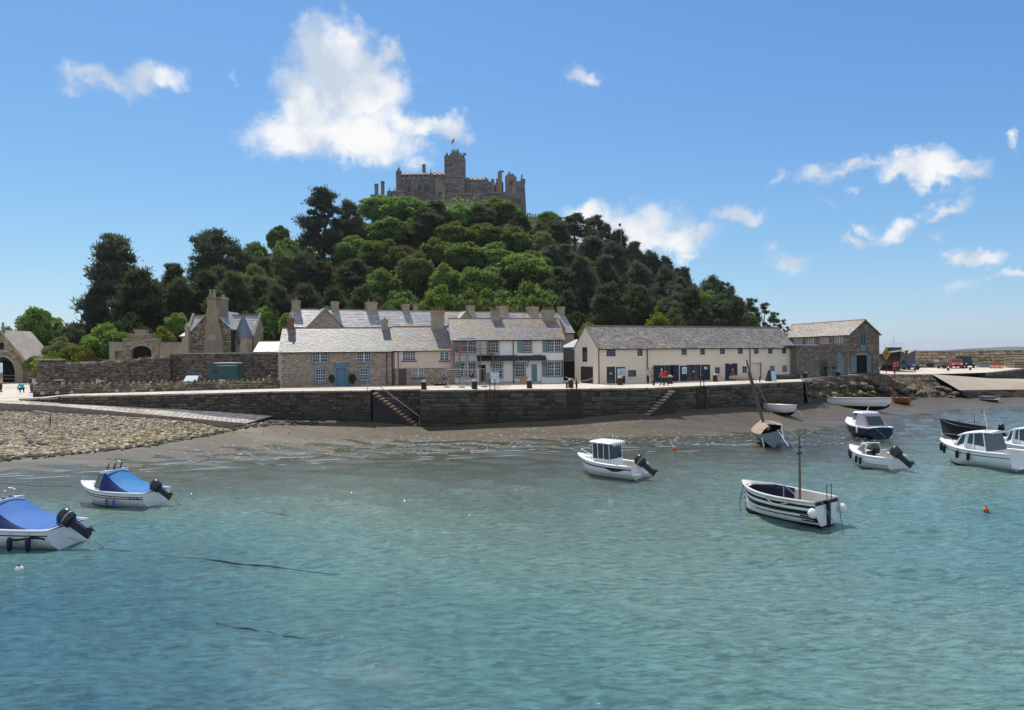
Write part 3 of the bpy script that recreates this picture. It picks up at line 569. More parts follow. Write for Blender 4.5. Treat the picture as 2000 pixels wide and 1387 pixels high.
# low wall along the quay with a row of upright stones
A = PZ(64, 771, 4.0); B = PZ(547, 759, 4.0); f = Fr(A, B); t = thing('low_wall', 'low rubble wall along the quay topped by a row of upright stones', 'wall', (A.x, A.y, 4.0), f.rz)
mb = MB(); mb.box(0, f.L, .02, .45, -.2, .86); mb.build('wall_core', m_core, t)
mb = MB(); facing(mb, 0, f.L, 0, .86, sw=.4, sh=.2, prot=.06, y=.02); mb.build('stone_facing', m_rubble, t, kind='stuff')
u = .1
while u < f.L - .3:
    w = rng.uniform(.2, .3); h = rng.uniform(.14, .26); me_ = MB(); me_.hexa([(u, -.04, .85), (u + w, -.02, .85), (u + w, .44, .85), (u, .44, .85), (u + .03, .02, .86 + h), (u + w - .04, .0, .84 + h), (u + w - .03, .4, .86 + h), (u + .02, .4, .86 + h)])
    me_.build('upright_stone', m_rubble, t); u += w + rng.uniform(.16, .34)
# ------------------------------------------------------------------ house kit
m_slate = mat('slate', (.25, .235, .215), (.18, .17, .16), scale=1.2, rough=.5, bump=.01, rnd=.26, spec=.42, c3=(.34, .30, .22), s3=.35, t3=(.5, .7))
m_slatel = mat('slate_lichen', (.27, .26, .26), (.2, .19, .19), scale=1.0, rough=.5, rnd=.28, spec=.4, c3=(.36, .24, .07), s3=.9, t3=(.46, .66))
m_slatew = mat('slate_pale', (.42, .41, .39), (.33, .32, .30), scale=1.0, rough=.42, rnd=.22, spec=.6, c3=(.44, .38, .22), s3=.3, t3=(.55, .7))
m_slateo = mat('slate_orange', (.38, .34, .29), (.30, .27, .23), scale=.8, rough=.6, rnd=.28, c3=(.41, .32, .22), s3=.5)
m_slateg = mat('slate_grey', (.36, .315, .265), (.265, .23, .195), scale=.9, rough=.6, bump=.01, rnd=.32, spec=.3, c3=(.40, .34, .26), s3=.5)
m_ridge = mat('ridge_tile', (.34, .20, .13), (.26, .19, .14), scale=2, rough=.8)
m_pink = mat('pink_render', (.68, .53, .45), (.62, .48, .40), scale=.8, rough=.9, bump=.006, bscale=20)
m_white = mat('white_render', (.84, .79, .73), (.78, .73, .67), scale=.7, rough=.85, bump=.006, bscale=20)
m_cream = mat('cream_render', (.84, .71, .555), (.79, .665, .515), scale=.5, rough=.85, bump=.006, bscale=18, stretch=(1, 1, .35))
m_cottage = mat('cottage_stone', (.43, .345, .275), (.30, .245, .20), scale=2.2, rough=.92, bump=.02, bscale=14, rnd=.34, c3=(.40, .31, .19), s3=.7)
m_lodge = mat('lodge_stone', (.40, .31, .21), (.27, .215, .15), scale=2, rough=.92, bump=.02, bscale=14, rnd=.45)
m_boat_st = mat('shed_stone', (.30, .23, .17), (.19, .15, .115), scale=2, rough=.92, bump=.03, bscale=12, rnd=.45)
m_mort2 = mat('grey_mortar', (.17, .14, .11), scale=4, rough=.95)
m_brick = mat('brick_chimney', (.30, .14, .085), (.22, .12, .09), scale=4, rough=.9, rnd=.2)
m_rend = mat('chimney_render', (.42, .36, .27), (.30, .26, .2), scale=1.4, rough=.9, c3=(.35, .24, .07), s3=1.2)
m_pot = mat('chimney_pot', (.36, .17, .10), (.28, .14, .09), scale=4, rough=.85)
m_glass = mat('window_glass', (.015, .018, .022), rough=.06, spec=.6)
m_wpaint = mat('white_paint', (.78, .78, .77), (.70, .70, .70), scale=2, rough=.5)
m_blue = mat('blue_paint', (.10, .235, .32), (.085, .2, .28), scale=2, rough=.5)
m_teal = mat('teal_paint', (.17, .27, .29), (.14, .23, .25), scale=2, rough=.55)
m_navy = mat('navy_door', (.018, .026, .045), rough=.5)
m_purp = mat('plum_door', (.10, .075, .075), rough=.6)
m_gutter = mat('gutter', (.03, .028, .026), rough=.5)
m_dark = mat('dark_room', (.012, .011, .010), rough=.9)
m_wood = mat('brown_wood', (.20, .11, .055), (.13, .07, .035), scale=4, rough=.7, stretch=(1, 1, .2))

def window(t, r, y, nx, ny, m=None, fw=.06, bw=.035, pairs=1, sill=None, surround=None, name='window'):
    """frame with glazing bars in the opening r at depth y, glass as a sub-part"""
    u0, u1, z0, z1 = r; m = m or m_wpaint; mb = MB(); W = (u1 - u0) / pairs
    for p in range(pairs):
        a, b = u0 + W * p, u0 + W * (p + 1)
        mb.box(a, a + fw, y - .05, y + .03, z0, z1); mb.box(b - fw, b, y - .05, y + .03, z0, z1)
        mb.box(a + fw, b - fw, y - .048, y + .03, z0, z0 + fw); mb.box(a + fw, b - fw, y - .048, y + .03, z1 - fw, z1)
        for i in range(1, nx): x = a + fw + (b - a - 2 * fw) * i / nx; mb.box(x - bw / 2, x + bw / 2, y - .03, y + .02, z0 + fw, z1 - fw)
        for j in range(1, ny): z = z0 + fw + (z1 - z0 - 2 * fw) * j / ny; q = bw * (1.6 if ny == 4 and j == 2 else 1) / 2; mb.box(a + fw, b - fw, y - .034, y + .02, z - q, z + q)
    o = mb.build(name, m, t)
    g = MB(); g.box(u0 + .02, u1 - .02, y + .012, y + .05, z0 + .02, z1 - .02); g.build('glass', m_glass, o)
    if sill: s = MB(); s.box(u0 - .1, u1 + .1, y - .28, y, z0 - .1, z0 - .003); s.build('sill', sill, o)
    if surround:
        s = MB(); k = .1
        for q in ((u0 - k, u0, z0, z1), (u1, u1 + k, z0, z1), (u0 - k, u1 + k, z1, z1 + k)): s.box(q[0], q[1], y - .2, y - .06, q[2], q[3])
        s.build('surround', surround, o)
    return o
def door(t, r, y, m, panels=True, name='door', frame=None):
    u0, u1, z0, z1 = r; mb = MB(); mb.box(u0, u1, y, y + .06, z0, z1)
    if panels:
        w = (u1 - u0)
        for i in range(2):
            for (a, b) in ((.08, .42), (.5, .92)): mb.box(u0 + w * (.1 + .45 * i), u0 + w * (.45 + .45 * i), y - .02, y, z0 + (z1 - z0) * a, z0 + (z1 - z0) * b)
    o = mb.build(name, m, t)
    k = MB(); k.ball((u1 - .12, y - .06, z0 + 1.0), .04, n=6, k=4); k.build('handle', m_steel, o)
    if frame:
        f_ = MB(); f_.box(u0 - .1, u0 - .003, y - .06, y + .08, z0, z1 + .1); f_.box(u1 + .003, u1 + .1, y - .06, y + .08, z0, z1 + .1); f_.box(u0 - .003, u1 + .003, y - .06, y + .08, z1 + .003, z1 + .1); f_.build('frame', frame, o)
    return o
def chimney(t, x0, x1, y0, y1, z0, z1, m, pots=2, potm=None, cap=True, poth=.5):
    mb = MB(); mb.box(x0, x1, y0, y1, z0, z1)
    if cap: mb.box(x0 - .07, x1 + .07, y0 - .07, y1 + .07, z1 - .28, z1 - .12); mb.box(x0 - .03, x1 + .03, y0 - .03, y1 + .03, z1 - .1, z1 + .06)
    o = mb.build('chimney', m, t)
    for k in range(pots):
        x = x0 + (x1 - x0) * (k + .5) / pots; p = MB(); p.lathe([(.13, z1 + .0), (.11, z1 + poth * .8), (.14, z1 + poth * .85), (.14, z1 + poth), (.09, z1 + poth)], (x, (y0 + y1) / 2, 0), 8); p.build('chimney_pot', potm or m_pot, o)
    return o
def roof(t, x0, x1, W, ze, zr, m, ov=.18, ovx=.08, sw=.27, sh=.19, back=True, ridge=True, sk0=0., sk1=0., yr=None, gut=True):
    yr = W / 2 if yr is None else yr
    mb = MB(); dz = (zr - ze) / yr * ov; th = .10
    mb.extrx([(-ov, ze - dz), (yr, zr), (W + ov, ze - dz), (W + ov, ze - dz - th), (yr, zr - th), (-ov, ze - dz - th)], x0 - ovx, x1 + ovx); o = mb.build('roof', m_slateg, t)
    s = MB(); slates(s, x0 - ovx, x1 + ovx, -ov - .04, ze - dz - .02, yr, zr + .0, sw, sh, skew0=sk0, skew1=sk1); s.build('slates', m, o, kind='stuff')
    if back: s = MB(); slates(s, x0 - ovx, x1 + ovx, W + ov + .04, ze - dz - .02, yr, zr, sw * 1.6, sh * 1.5); s.build('slates', m, o, kind='stuff')
    if ridge:
        x = x0 - ovx
        while x < x1 + ovx - .05:
            w = min(.5, x1 + ovx - x); r_ = MB(); r_.extrx([(yr - .14, zr - .06), (yr + .14, zr - .06), (yr + .05, zr + .09), (yr - .05, zr + .09)], x + .005, x + w - .005); r_.build('ridge_tile', m_ridge, o); x += w
    if gut:
        g = MB(); g.box(x0, x1, -ov - .13, -ov - .045, ze - dz - .12, ze - dz - .03); g.build('gutter', m_gutter, t)
    return o
def shell(t, x0, x1, W, ze, zr, holes, m, z0=-.3, dep=.16, name='wall', yr=None):
    yr = W / 2 if yr is None else yr
    mb = MB(); wall_face(mb, x0, x1, z0, ze, holes, dep)
    for x, fl in ((x0, 1), (x1, 0)):
        p = [(x, 0, z0), (x, W, z0), (x, W, ze), (x, yr, zr - .06), (x, 0, ze)]; mb.poly(p[::-1] if fl == 0 else p, .5)
    mb.quad((x1, W, z0), (x0, W, z0), (x0, W, ze), (x1, W, ze), .5)
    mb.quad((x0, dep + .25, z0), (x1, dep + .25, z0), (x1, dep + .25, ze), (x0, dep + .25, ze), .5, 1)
    return mb.build(name, [m, m_dark], t)
def pipe(t, x, z0, z1, y=-.1, m=None):
    mb = MB(); mb.tube([(x, y, z0), (x, y, z1 - .25), (x, y - .06, z1)], .05, 6); mb.build('drainpipe', m or m_gutter, t)
def gable_stones(mb, x0, x1, ze, zr, y=0., sw=.4, sh=.22, z0=None):
    mid = (x0 + x1) / 2
    facing(mb, x0, x1, ze if z0 is None else z0, zr, sw=sw, sh=sh, y=y, lim=lambda u: zr - (zr - ze) * abs(u - mid) / ((x1 - x0) / 2) - .02)

# ------------------------------------------------------------------ grey stone cottage
A = PZ(545, 757, 4.0); B = PZ(768, 753.5, 4.0); f = Fr(A, B); W = 6.2
t = thing('stone_cottage', 'grey stone cottage with blue front door and slate roof beside the tall garden wall', 'house', f.A, f.rz); ze = f.uz(655, 684.5)[1]; zr = f.uz(655, 640.5, W / 2)[1]
wr = [f.rect(610, 687.5, 640, 708), f.rect(696.6, 687.5, 724.8, 707), f.rect(616, 720.5, 636, 743.6), f.rect(702.6, 720, 719, 742.6)]; dr = f.rect(658, 720.4, 675.5, 753.5)
dr = (dr[0], dr[1], 0.02, dr[3])
shell(t, 0, f.L, W, ze, zr, wr + [dr], m_mortar)
mb = MB(); hol = [(a - .06, b + .06, c - .1, d + .02) for a, b, c, d in wr] + [(dr[0] - .3, dr[1] + .3, -.3, dr[3] + .4)]
facing(mb, .3, f.L, -.1, ze - .08, hol, .30, .15, .035, .012); mb.build('stone_facing', m_cottage, t, kind='stuff')
mb = MB()
for k in range(10): mb.box(-.06, .30 + .16 * (k % 2), -.07, .0, -.1 + k * .44, .33 + k * .44) if .33 + k * .44 < ze else 0
mb.build('quoins', mat('pale_quoin', (.45, .38, .28), (.36, .30, .22), scale=2, rough=.9), t)
for k, r_ in enumerate(wr): window(t, r_, .1, *((3, 3) if k < 2 else (4, 4)), pairs=(2 if k < 2 else 1), sill=m_blue, surround=(m_blue if k in (0, 2, 3) else None))
door(t, dr, .1, m_blue)
mb = MB(); k = .26; mb.box(dr[0] - k, dr[0] - .01, -.12, .1, 0, dr[3] + .1); mb.box(dr[1] + .01, dr[1] + k, -.12, .1, 0, dr[3] + .1); mb.box(dr[0] - k, dr[1] + k, -.13, .1, dr[3] + .1, dr[3] + .42); mb.box(dr[0] - k - .1, dr[1] + k + .1, -.24, .1, dr[3] + .42, dr[3] + .52); mb.build('door_surround', m_blue, t)
roof(t, 0, f.L, W, ze, zr, m_slate)
c = f.rect(561.5, 622, 573.5, 641, W / 2); chimney(t, c[0], c[1], W / 2 - .3, W / 2 + .35, zr - .7, c[3], m_brick, 1, m_steel, poth=.7)
c = f.rect(745, 625, 757.5, 641, W / 2); chimney(t, c[0], c[1], W / 2 - .35, W / 2 + .35, zr - .7, c[3], m_rend, 1, poth=.25)
for x in (f.uz(755.5, 720)[0], f.L - .08): pipe(t, x, 0, ze - .1)
# ------------------------------------------------------------------ pink and stone cottage
A2 = f.A + f.u * (f.L + .02); B2 = A2 + f.u * (f.uz(884, 720)[0] - f.L); B2.z = A2.z; fp = Fr(A2, B2); W = 6.2
t = thing('pink_cottage', 'small cottage with pink rendered upper floor over bare stone, lichen yellow roof', 'house', fp.A, fp.rz); ze = fp.uz(825, 682)[1]; zr = fp.uz(810, 638, W / 2)[1]
wr = [fp.rect(786, 686.5, 812, 704.5), fp.rect(859, 687, 877, 704.5), fp.rect(805, 720.5, 828, 737), fp.rect(864, 720.5, 871.5, 737)]; dr = fp.rect(778.5, 720.4, 793.5, 752); dr = (dr[0], dr[1], .02, dr[3])
shell(t, 0, fp.L, W, ze, zr, wr + [dr], m_mortar); zm = fp.uz(825, 719)[1]
mb = MB(); facing(mb, 0, fp.L, -.1, zm - .02, [(a - .05, b + .05, c - .1, d + .05) for a, b, c, d in wr[2:]] + [(dr[0] - .12, dr[1] + .12, -.3, dr[3])], .36, .18, .04, .016); mb.build('stone_facing', m_cottage, t, kind='stuff')
mb = MB(); wall_face(mb, 0, fp.L, zm, ze, wr[:2], .1, y=-.07); mb.quad((0, -.07, zm), (0, .05, zm), (fp.L, .05, zm), (fp.L, -.07, zm)); mb.box(wr[0][0] - .12, wr[0][1] + .1, -.16, -.08, wr[0][2] - .75, wr[0][2] - .12); mb.build('pink_render', m_pink, t)
window(t, wr[0], .0, 5, 4, sill=m_gutter); window(t, wr[1], .0, 2, 3, pairs=2, sill=m_gutter); window(t, wr[2], .1, 3, 4, pairs=2, sill=m_gutter); window(t, wr[3], .1, 2, 4, sill=m_gutter)
door(t, dr, .1, m_purp, frame=m_purp)
roof(t, 0, fp.L - .05, W, ze, zr, m_slatel)
c = fp.rect(841.5, 608, 867.5, 637, W / 2); chimney(t, c[0], c[1], W / 2 - .45, W / 2 + .45, zr - 1, c[3], m_rend, 4, poth=.45)
pipe(t, .1, 0, ze - .1); pipe(t, .55, zm, ze - .1)
# ------------------------------------------------------------------ white house
A3 = fp.A + fp.u * (fp.L + .03); q = fp.uz(1100.5, 720)[0]; B3 = fp.A + fp.u * q; B3.z = A3.z; fw = Fr(A3, B3); W = 7.0
t = thing('white_house', 'white rendered house with teal sash windows, slate canopy and scaffolding on its left end', 'house', fw.A, fw.rz); ze = fw.uz(990, 660.5)[1]; zr = fw.uz(970, 622.5, W / 2)[1]
up = [fw.rect(899, 663, 928.5, 687.5), fw.rect(952.5, 664.5, 973, 689.5), fw.rect(1021, 664, 1037.5, 687.5), fw.rect(1069, 662.5, 1096, 686.5)]
lo = [fw.rect(899, 708, 928.5, 737.5), fw.rect(963, 709, 981, 737), fw.rect(1007, 709.5, 1025, 736.5), fw.rect(1069, 706.5, 1096, 734.5)]
d1 = fw.rect(936, 712.5, 949, 751.5); d2 = fw.rect(1038, 711.5, 1049, 751.5); d1 = (d1[0], d1[1], .05, d1[3]); d2 = (d2[0], d2[1], .05, d2[3])
shell(t, 0, fw.L, W, ze, zr, up + lo + [d1, d2], m_white)
for k, r_ in enumerate(up + lo):
    window(t, r_, .06, *((4, 4) if k in (1, 2, 5, 6) else (3, 4)), pairs=(1 if k in (1, 2, 5, 6) else 2), sill=m_teal, surround=m_teal)
for r_, w in ((up[0], .45), (lo[0], .45), (up[2], .5), (up[3], .45), (lo[3], .5)):
    mb = MB(); mb.box(r_[0] - w - .12, r_[0] - .12, -.1, -.01, r_[2] - .05, r_[3] + .08); mb.box(r_[0] - w - .05, r_[0] - .2, -.125, -.1, r_[2] + .1, r_[3] - .1); mb.build('side_panel', m_teal, t)
for r_ in (up[2], up[3], lo[3]):
    mb = MB(); mb.box(r_[0] - .7, r_[1] + .2, -.16, -.01, r_[2] - 1.0, r_[2] - .14); mb.build('apron', m_white, t)
door(t, d1, .14, m_dark, False, frame=m_teal); door(t, d2, .1, m_teal, frame=m_white)
mb = MB(); mb.box(d1[1] - .1, d1[1] + .4, -.35, -.28, .3, 1.3); mb.build('half_door', m_teal, t)
c = fw.rect(931.7, 694, 1066, 704.5, -.4); mb = MB(); mb.hexa([(c[0], -.95, c[2] - .02), (c[1], -.95, c[2] - .02), (c[1], -.03, c[3] - .14), (c[0], -.03, c[3] - .14), (c[0], -.95, c[2] + .1), (c[1], -.95, c[2] + .1), (c[1] - .3, -.03, c[3]), (c[0] + .1, -.03, c[3])]); cn = mb.build('canopy', m_gutter, t)
mb = MB(); slates(mb, c[0], c[1], -.98, c[2] + .1, -.04, c[3] + .0, .35, .25); mb.build('canopy_slates', mat('slate_dark', (.07, .068, .07), (.05, .05, .05), rough=.6, rnd=.35), cn, kind='stuff')
for px in (934, 958, 1004, 1030, 1064):
    u = fw.uz(px, 706)[0]; mb = MB(); mb.extrx([(-.85, c[2] - .05), (-.02, c[2] - .75), (-.02, c[2] - .6), (-.7, c[2] - .03)], u - .05, u + .05); mb.build('bracket', m_teal, t)
roof(t, -.1, fw.L, W, ze, zr, m_slatel, ov=.3, ovx=.2)
for (a, b_, c_, pots, mm) in ((959, 976, 608, 3, m_rend), (1058.5, 1081.5, 607, 4, m_rend)):
    c = fw.rect(a, c_, b_, 630, W / 2); chimney(t, c[0], c[1], W / 2 - .45, W / 2 + .5, zr - 1.2, c[3], mm, pots, poth=.4)
for px in (886.5, 1002.5, 1098.5): pipe(t, fw.uz(px, 700)[0], 0, ze - .15)
mb = MB(); mb.box(0, fw.L, -.06, -.004, -.1, .28); mb.build('plinth', mat('plinth', (.45, .44, .43), rough=.9), t)

# ------------------------------------------------------------------ back terrace, seen above the front roofs
A = P(577, 640, 92); B = P(1121, 650, 108); A.z = B.z = 4.3; fb = Fr(A, B); W = 7
t = thing('back_terrace', 'long pale slate roofed terrace with many chimneys behind the front cottages', 'house', fb.A, fb.rz)
zr = fb.uz(760, 606.5, W / 2)[1]; ze = zr - 3.0
shell(t, 0, fb.L, W, ze, zr, [], m_lodge)
roof(t, 0, fb.L, W, ze, zr, m_slatew, sw=.55, sh=.33)
ap = fb.uz(635, 603.5, -.5); lf = fb.uz(598.6, 640, -.5); rt = fb.uz(670, 640, -.5)
hw = (rt[0] - lf[0]) / 2; mb = MB(); mb.extr([(ap[0] - hw, 0), (ap[0] + hw, 0), (ap[0] + hw, lf[1]), (ap[0], ap[1] - .05), (ap[0] - hw, lf[1])], -.5, W / 2 - .1); g = mb.build('cross_gable', m_lodge, t)
mb = MB(); gable_stones(mb, ap[0] - hw, ap[0] + hw, lf[1], ap[1] - .1, y=-.5); mb.build('stone_facing', m_cottage, g, kind='stuff')
mb = MB()
for s in (-1, 1):
    mb.hexa([(ap[0], -.75, ap[1]), (ap[0] + s * (hw + .25), -.75, lf[1] - .2), (ap[0] + s * (hw + .25), W / 2, lf[1] - .2), (ap[0], W / 2, ap[1]), (ap[0], -.75, ap[1] + .16), (ap[0] + s * (hw + .25), -.75, lf[1] - .04), (ap[0] + s * (hw + .25), W / 2, lf[1] - .04), (ap[0], W / 2, ap[1] + .16)])
mb.build('gable_roof', m_slatew, t)
for (a, b_, c_, d_, pots, mm) in ((570.5, 586, 588, 610, 1, m_rend), (647.5, 660.5, 590, 608, 0, m_rend), (715, 735.5, 591, 612, 2, m_rend), (786, 798, 595, 610, 0, m_rend), (912.5, 925, 598, 614, 0, m_rend), (972, 990, 599, 620, 1, m_rend), (1030, 1049.5, 600, 618, 1, m_rend), (1091, 1100, 600, 616, 0, m_rend)):
    c = fb.rect(a, c_, b_, d_, W / 2); chimney(t, c[0], c[1], W / 2 - .5, W / 2 + .5, zr - 1.2, c[3], mm, pots, cap=True, poth=.45)
c = fb.rect(899, 609, 920, 621, 1.2); mb = MB(); mb.extr([(c[0], c[2] - 1), (c[1], c[2] - 1), (c[1], c[2]), ((c[0] + c[1]) / 2, c[3]), (c[0], c[2])], 1.2, W / 2 + .3); d = mb.build('dormer', m_lodge, t)
mb = MB(); xm = (c[0] + c[1]) / 2
for s in (-1, 1): q = xm + s * ((c[1] - c[0]) / 2 + .15); mb.quad((xm, 1.0, c[3] + .08), (q, 1.0, c[2] - .05), (q, W / 2 + .3, c[2] - .05), (xm, W / 2 + .3, c[3] + .08))
mb.build('dormer_roof', m_slatew, d)
c = fb.rect(1079, 622, 1101, 650, 0); mb = MB(); mb.extr([(c[0], c[2] - 2), (c[1], c[2] - 2), (c[1], c[2] + .6), ((c[0] + c[1]) / 2, c[3]), (c[0], c[2] + .6)], -.6, W / 2); d = mb.build('end_gable', m_lodge, t)
window(t, fb.rect(1086, 641, 1094, 650, -.6), -.62, 2, 2)
# spire roof and small chimney standing behind the terrace
p = P(832, 610, 118); t = thing('pyramid_roofed_turret', 'grey slate spire roof peeping over the back terrace ridge', 'turret', (p.x, 118, hz(p.x, 118)))
zt = P(832, 577, 118).z - hz(p.x, 118); zb = P(832, 611, 118).z - hz(p.x, 118) - .3
mb = MB(); mb.box(-1.1, 1.1, -1.1, 1.1, -1, zb); mb.build('wall', m_lodge, t)
mb = MB(); mb.loft([[(-s, -s, z), (s, -s, z), (s, s, z), (-s, s, z)] for s, z in ((1.25, zb), (.75, zb + 1.2), (.35, zb + 2.1), (.02, zt))]); mb.build('spire', m_slateg, t)
p = P(812, 610, 116); t = thing('chimney_stack', 'small dark square chimney stack rising behind the back terrace ridge beside the spire', 'chimney', (p.x, 116, 4)); mb = MB(); zt = P(812, 597, 116).z - 4; mb.box(-.35, .35, -.35, .35, 0, zt); mb.box(-.45, .45, -.45, .45, zt, zt + .2); mb.build('stack', m_lodge, t)

# small pale roofed outhouse between garden wall and grey cottage
A = P(497, 690, 92); B = P(546, 690, 92); A.z = B.z = 4.3; f = Fr(A, B); t = thing('outhouse', 'small outhouse with pale slate roof between stone lodge and grey cottage', 'outbuilding', f.A, f.rz)
zr = f.uz(520, 667, 2)[1]; ze = f.uz(520, 685, 0)[1]
shell(t, 0, f.L, 4, ze, zr, [], m_lodge); roof(t, 0, f.L, 4, ze, zr, m_slatew, sw=.5, sh=.3, ridge=True)
# dark planked shed in the gap between white house and cream building
A = P(1099, 742, 88); B = P(1126, 742, 87); A.z = B.z = 4.1; f = Fr(A, B); t = thing('gap_shed', 'dark shed with grey planked gable in the gap beside the white house', 'outbuilding', f.A, f.rz)
mb = MB(); h1 = f.uz(1110, 706)[1]; h2 = f.uz(1110, 680)[1]; mb.box(0, f.L + .4, .1, 4, -.2, h1); mb.build('wall', m_dark, t)
k = 0; x = -.0
m_plank = mat('grey_plank', (.12, .13, .15), (.09, .095, .11), rough=.8, scale=2)
while x < f.L + .3: mb = MB(); mb.box(x, x + .18, -.02, .1, h1, h2 - .0); mb.build('plank', m_plank, t); x += .2
mb = MB(); zt = f.uz(1112, 663, 3)[1]; mb.hexa([(-.2, -.2, h2), (f.L + .5, -.2, h2), (f.L + .5, 4, zt - .1), (-.2, 4, zt - .1), (-.2, -.2, h2 + .12), (f.L + .5, -.2, h2 + .12), (f.L + .5, 4, zt), (-.2, 4, zt)]); mb.build('roof', m_slatew, t)

# ------------------------------------------------------------------ long cream building
A = PZ(1168, 750, 4.05); B = PZ(1551, 738, 4.05); f = Fr(A, B); fc = f; W = 5.0
t = thing('cream_building', 'long two storey cream rendered building with navy doors and grey slate roof on the quay', 'building', f.A, f.rz)
ze = f.uz(1360, 676.5)[1]; zr = f.uz(1345, 638.5, W / 2)[1]
o5 = lambda x0, y0, x1, y1: f.rect(1090 + x0 / 6.933, 600 + y0 / 6.933, 1090 + x1 / 6.933, 600 + y1 / 6.933)
o6 = lambda x0, y0, x1, y1: f.rect(1330 + x0 / 6.933, 600 + y0 / 6.933, 1330 + x1 / 6.933, 600 + y1 / 6.933)
wins = [(o5(655, 568, 782, 668), 3, 3), (o5(1075, 562, 1148, 662), 2, 3), (o5(1672, 552, 1745, 648), 2, 3), (o6(8, 552, 78, 645), 2, 3), (o6(262, 550, 328, 645), 2, 3), (o6(530, 545, 598, 638), 2, 3), (o6(772, 543, 840, 635), 2, 3), (o6(990, 540, 1055, 632), 2, 3), (o6(1178, 537, 1245, 630), 2, 3), (o6(1365, 535, 1430, 628), 2, 3),
        (o5(948, 852, 1062, 945), 3, 3), (o6(462, 812, 530, 902), 2, 3), (o6(832, 800, 900, 892), 2, 3), (o6(1205, 792, 1268, 885), 1, 1), (o6(1373, 790, 1435, 878), 1, 1)]
drs = [o5(658, 806, 775, 1040), o5(1290, 786, 1632, 1003), o6(72, 780, 270, 990), o6(598, 762, 768, 975), o6(955, 752, 1100, 965)]
drs = [(a, b, .02, d) for a, b, c, d in drs]
shell(t, 0, f.L, W, ze, zr, [w[0] for w in wins] + drs, m_cream, dep=.2)
for r_, nx, ny in wins[:13]: window(t, r_, .12, nx, ny, fw=.05, bw=.03, m=mat('grey_frame', (.38, .40, .40), rough=.6), sill=m_wpaint)
for r_, nx, ny in wins[13:]:
    mb = MB(); mb.box(*r_[:2], .02, .06, *r_[2:]); [mb.box(r_[0] + (r_[1] - r_[0]) * k / 4 + .02, r_[0] + (r_[1] - r_[0]) * (k + 1) / 4 - .02, -.02, .02, r_[2], r_[3]) for k in range(4)]; mb.build('shutter', mat('blue_grey_shutter', (.20, .24, .30), rough=.6), t)
roof(t, 0, f.L, W, ze, zr, m_slateg, ov=.22, sw=.3, sh=.2)
# doors: dark glazed openings with folded navy leaves
m_doorglass = mat('door_glass', (.03, .03, .03), rough=.08, spec=.6)
def leaf(r_, y=-.06, m=None, name='door_leaf'):
    mb = MB(); a, b, c, d = r_; mb.box(a, b, y, y + .05, c, d); [mb.box(a + (b - a) * k / 5 + .012, a + (b - a) * (k + 1) / 5 - .012, y - .018, y, c + .05, d - .05) for k in range(5)]
    return mb.build(name, m or m_navy, t)
def glazed(r_, n=2):
    a, b, c, d = r_; mb = MB()
    for k in range(n + 1): x = a + (b - a) * k / n; mb.box(max(a, x - .04), min(b, x + .04), .1, .16, c, d)
    mb.box(a, b, .1, .16, d - .08, d); mb.box(a, b, .1, .16, c, c + .1); o = mb.build('glazed_door', m_navy, t); g = MB(); g.box(a, b, .165, .19, c, d); g.build('glass', m_doorglass, o)
    h = MB(); h.ball(((a + b) / 2 - .1, .05, 1.1), .09, .04, .09, n=8, k=4); h.ball(((a + b) / 2 + .1, .05, 1.1), .09, .04, .09, n=8, k=4); h.build('handle', m_wpaint, o)
glazed(drs[0], 1); leaf(o5(785, 812, 905, 1032)); glazed((drs[1][0] + 1.0, drs[1][1] - .9, .02, drs[1][3]), 3); w_ = drs[1]; leaf((w_[0], w_[0] + .95, .05, w_[3])); leaf((w_[1] - .85, w_[1], .05, w_[3]))
leaf(o5(1650, 792, 1738, 1000)); glazed(drs[2], 2); leaf(o6(272, 780, 390, 990)); leaf((drs[3][0], drs[3][1], .02, drs[3][3]), .08)
r_ = drs[4]; mb = MB(); mb.box(r_[0], r_[1], .3, .4, 0, r_[3]); mb.build('alcove_back', m_cream, t)
mb = MB(); mb.ball(((drs[3][0] + drs[3][1]) / 2 - .1, .05, 2.0), .16, .03, .18, n=10, k=4); mb.build('door_plate', m_wpaint, t)
# gable end facing the gap: black slot window and low door (on the left end wall, x = 0)
ge = Fr(f.A + f.n * W, f.A); ge.A.z = f.A.z; ge = Fr(f.A + f.n * W, f.A)
def gabl(x0, y0, x1, y1): return ge.rect(1090 + x0 / 6.933, 600 + y0 / 6.933, 1090 + x1 / 6.933, 600 + y1 / 6.933)
for (q, nm, mm) in (((342, 545, 392, 738), 'slot_window', m_glass), ((320, 806, 470, 1030), 'side_door', m_gutter)):
    a, b, c, d = gabl(*q); mb = MB(); mb.box(-.05, .1, W - b, W - a, c, d); mb.box(-.09, -.05, W - b - .06, W - b, c, d); mb.box(-.09, -.05, W - a, W - a + .06, c, d); mb.build(nm, mm, t)
pipe(t, .08, 0, ze - .1); pipe(t, f.uz(1263.5, 700)[0], 0, ze - .1); pipe(t, f.uz(1464, 700)[0], 0, ze - .1)
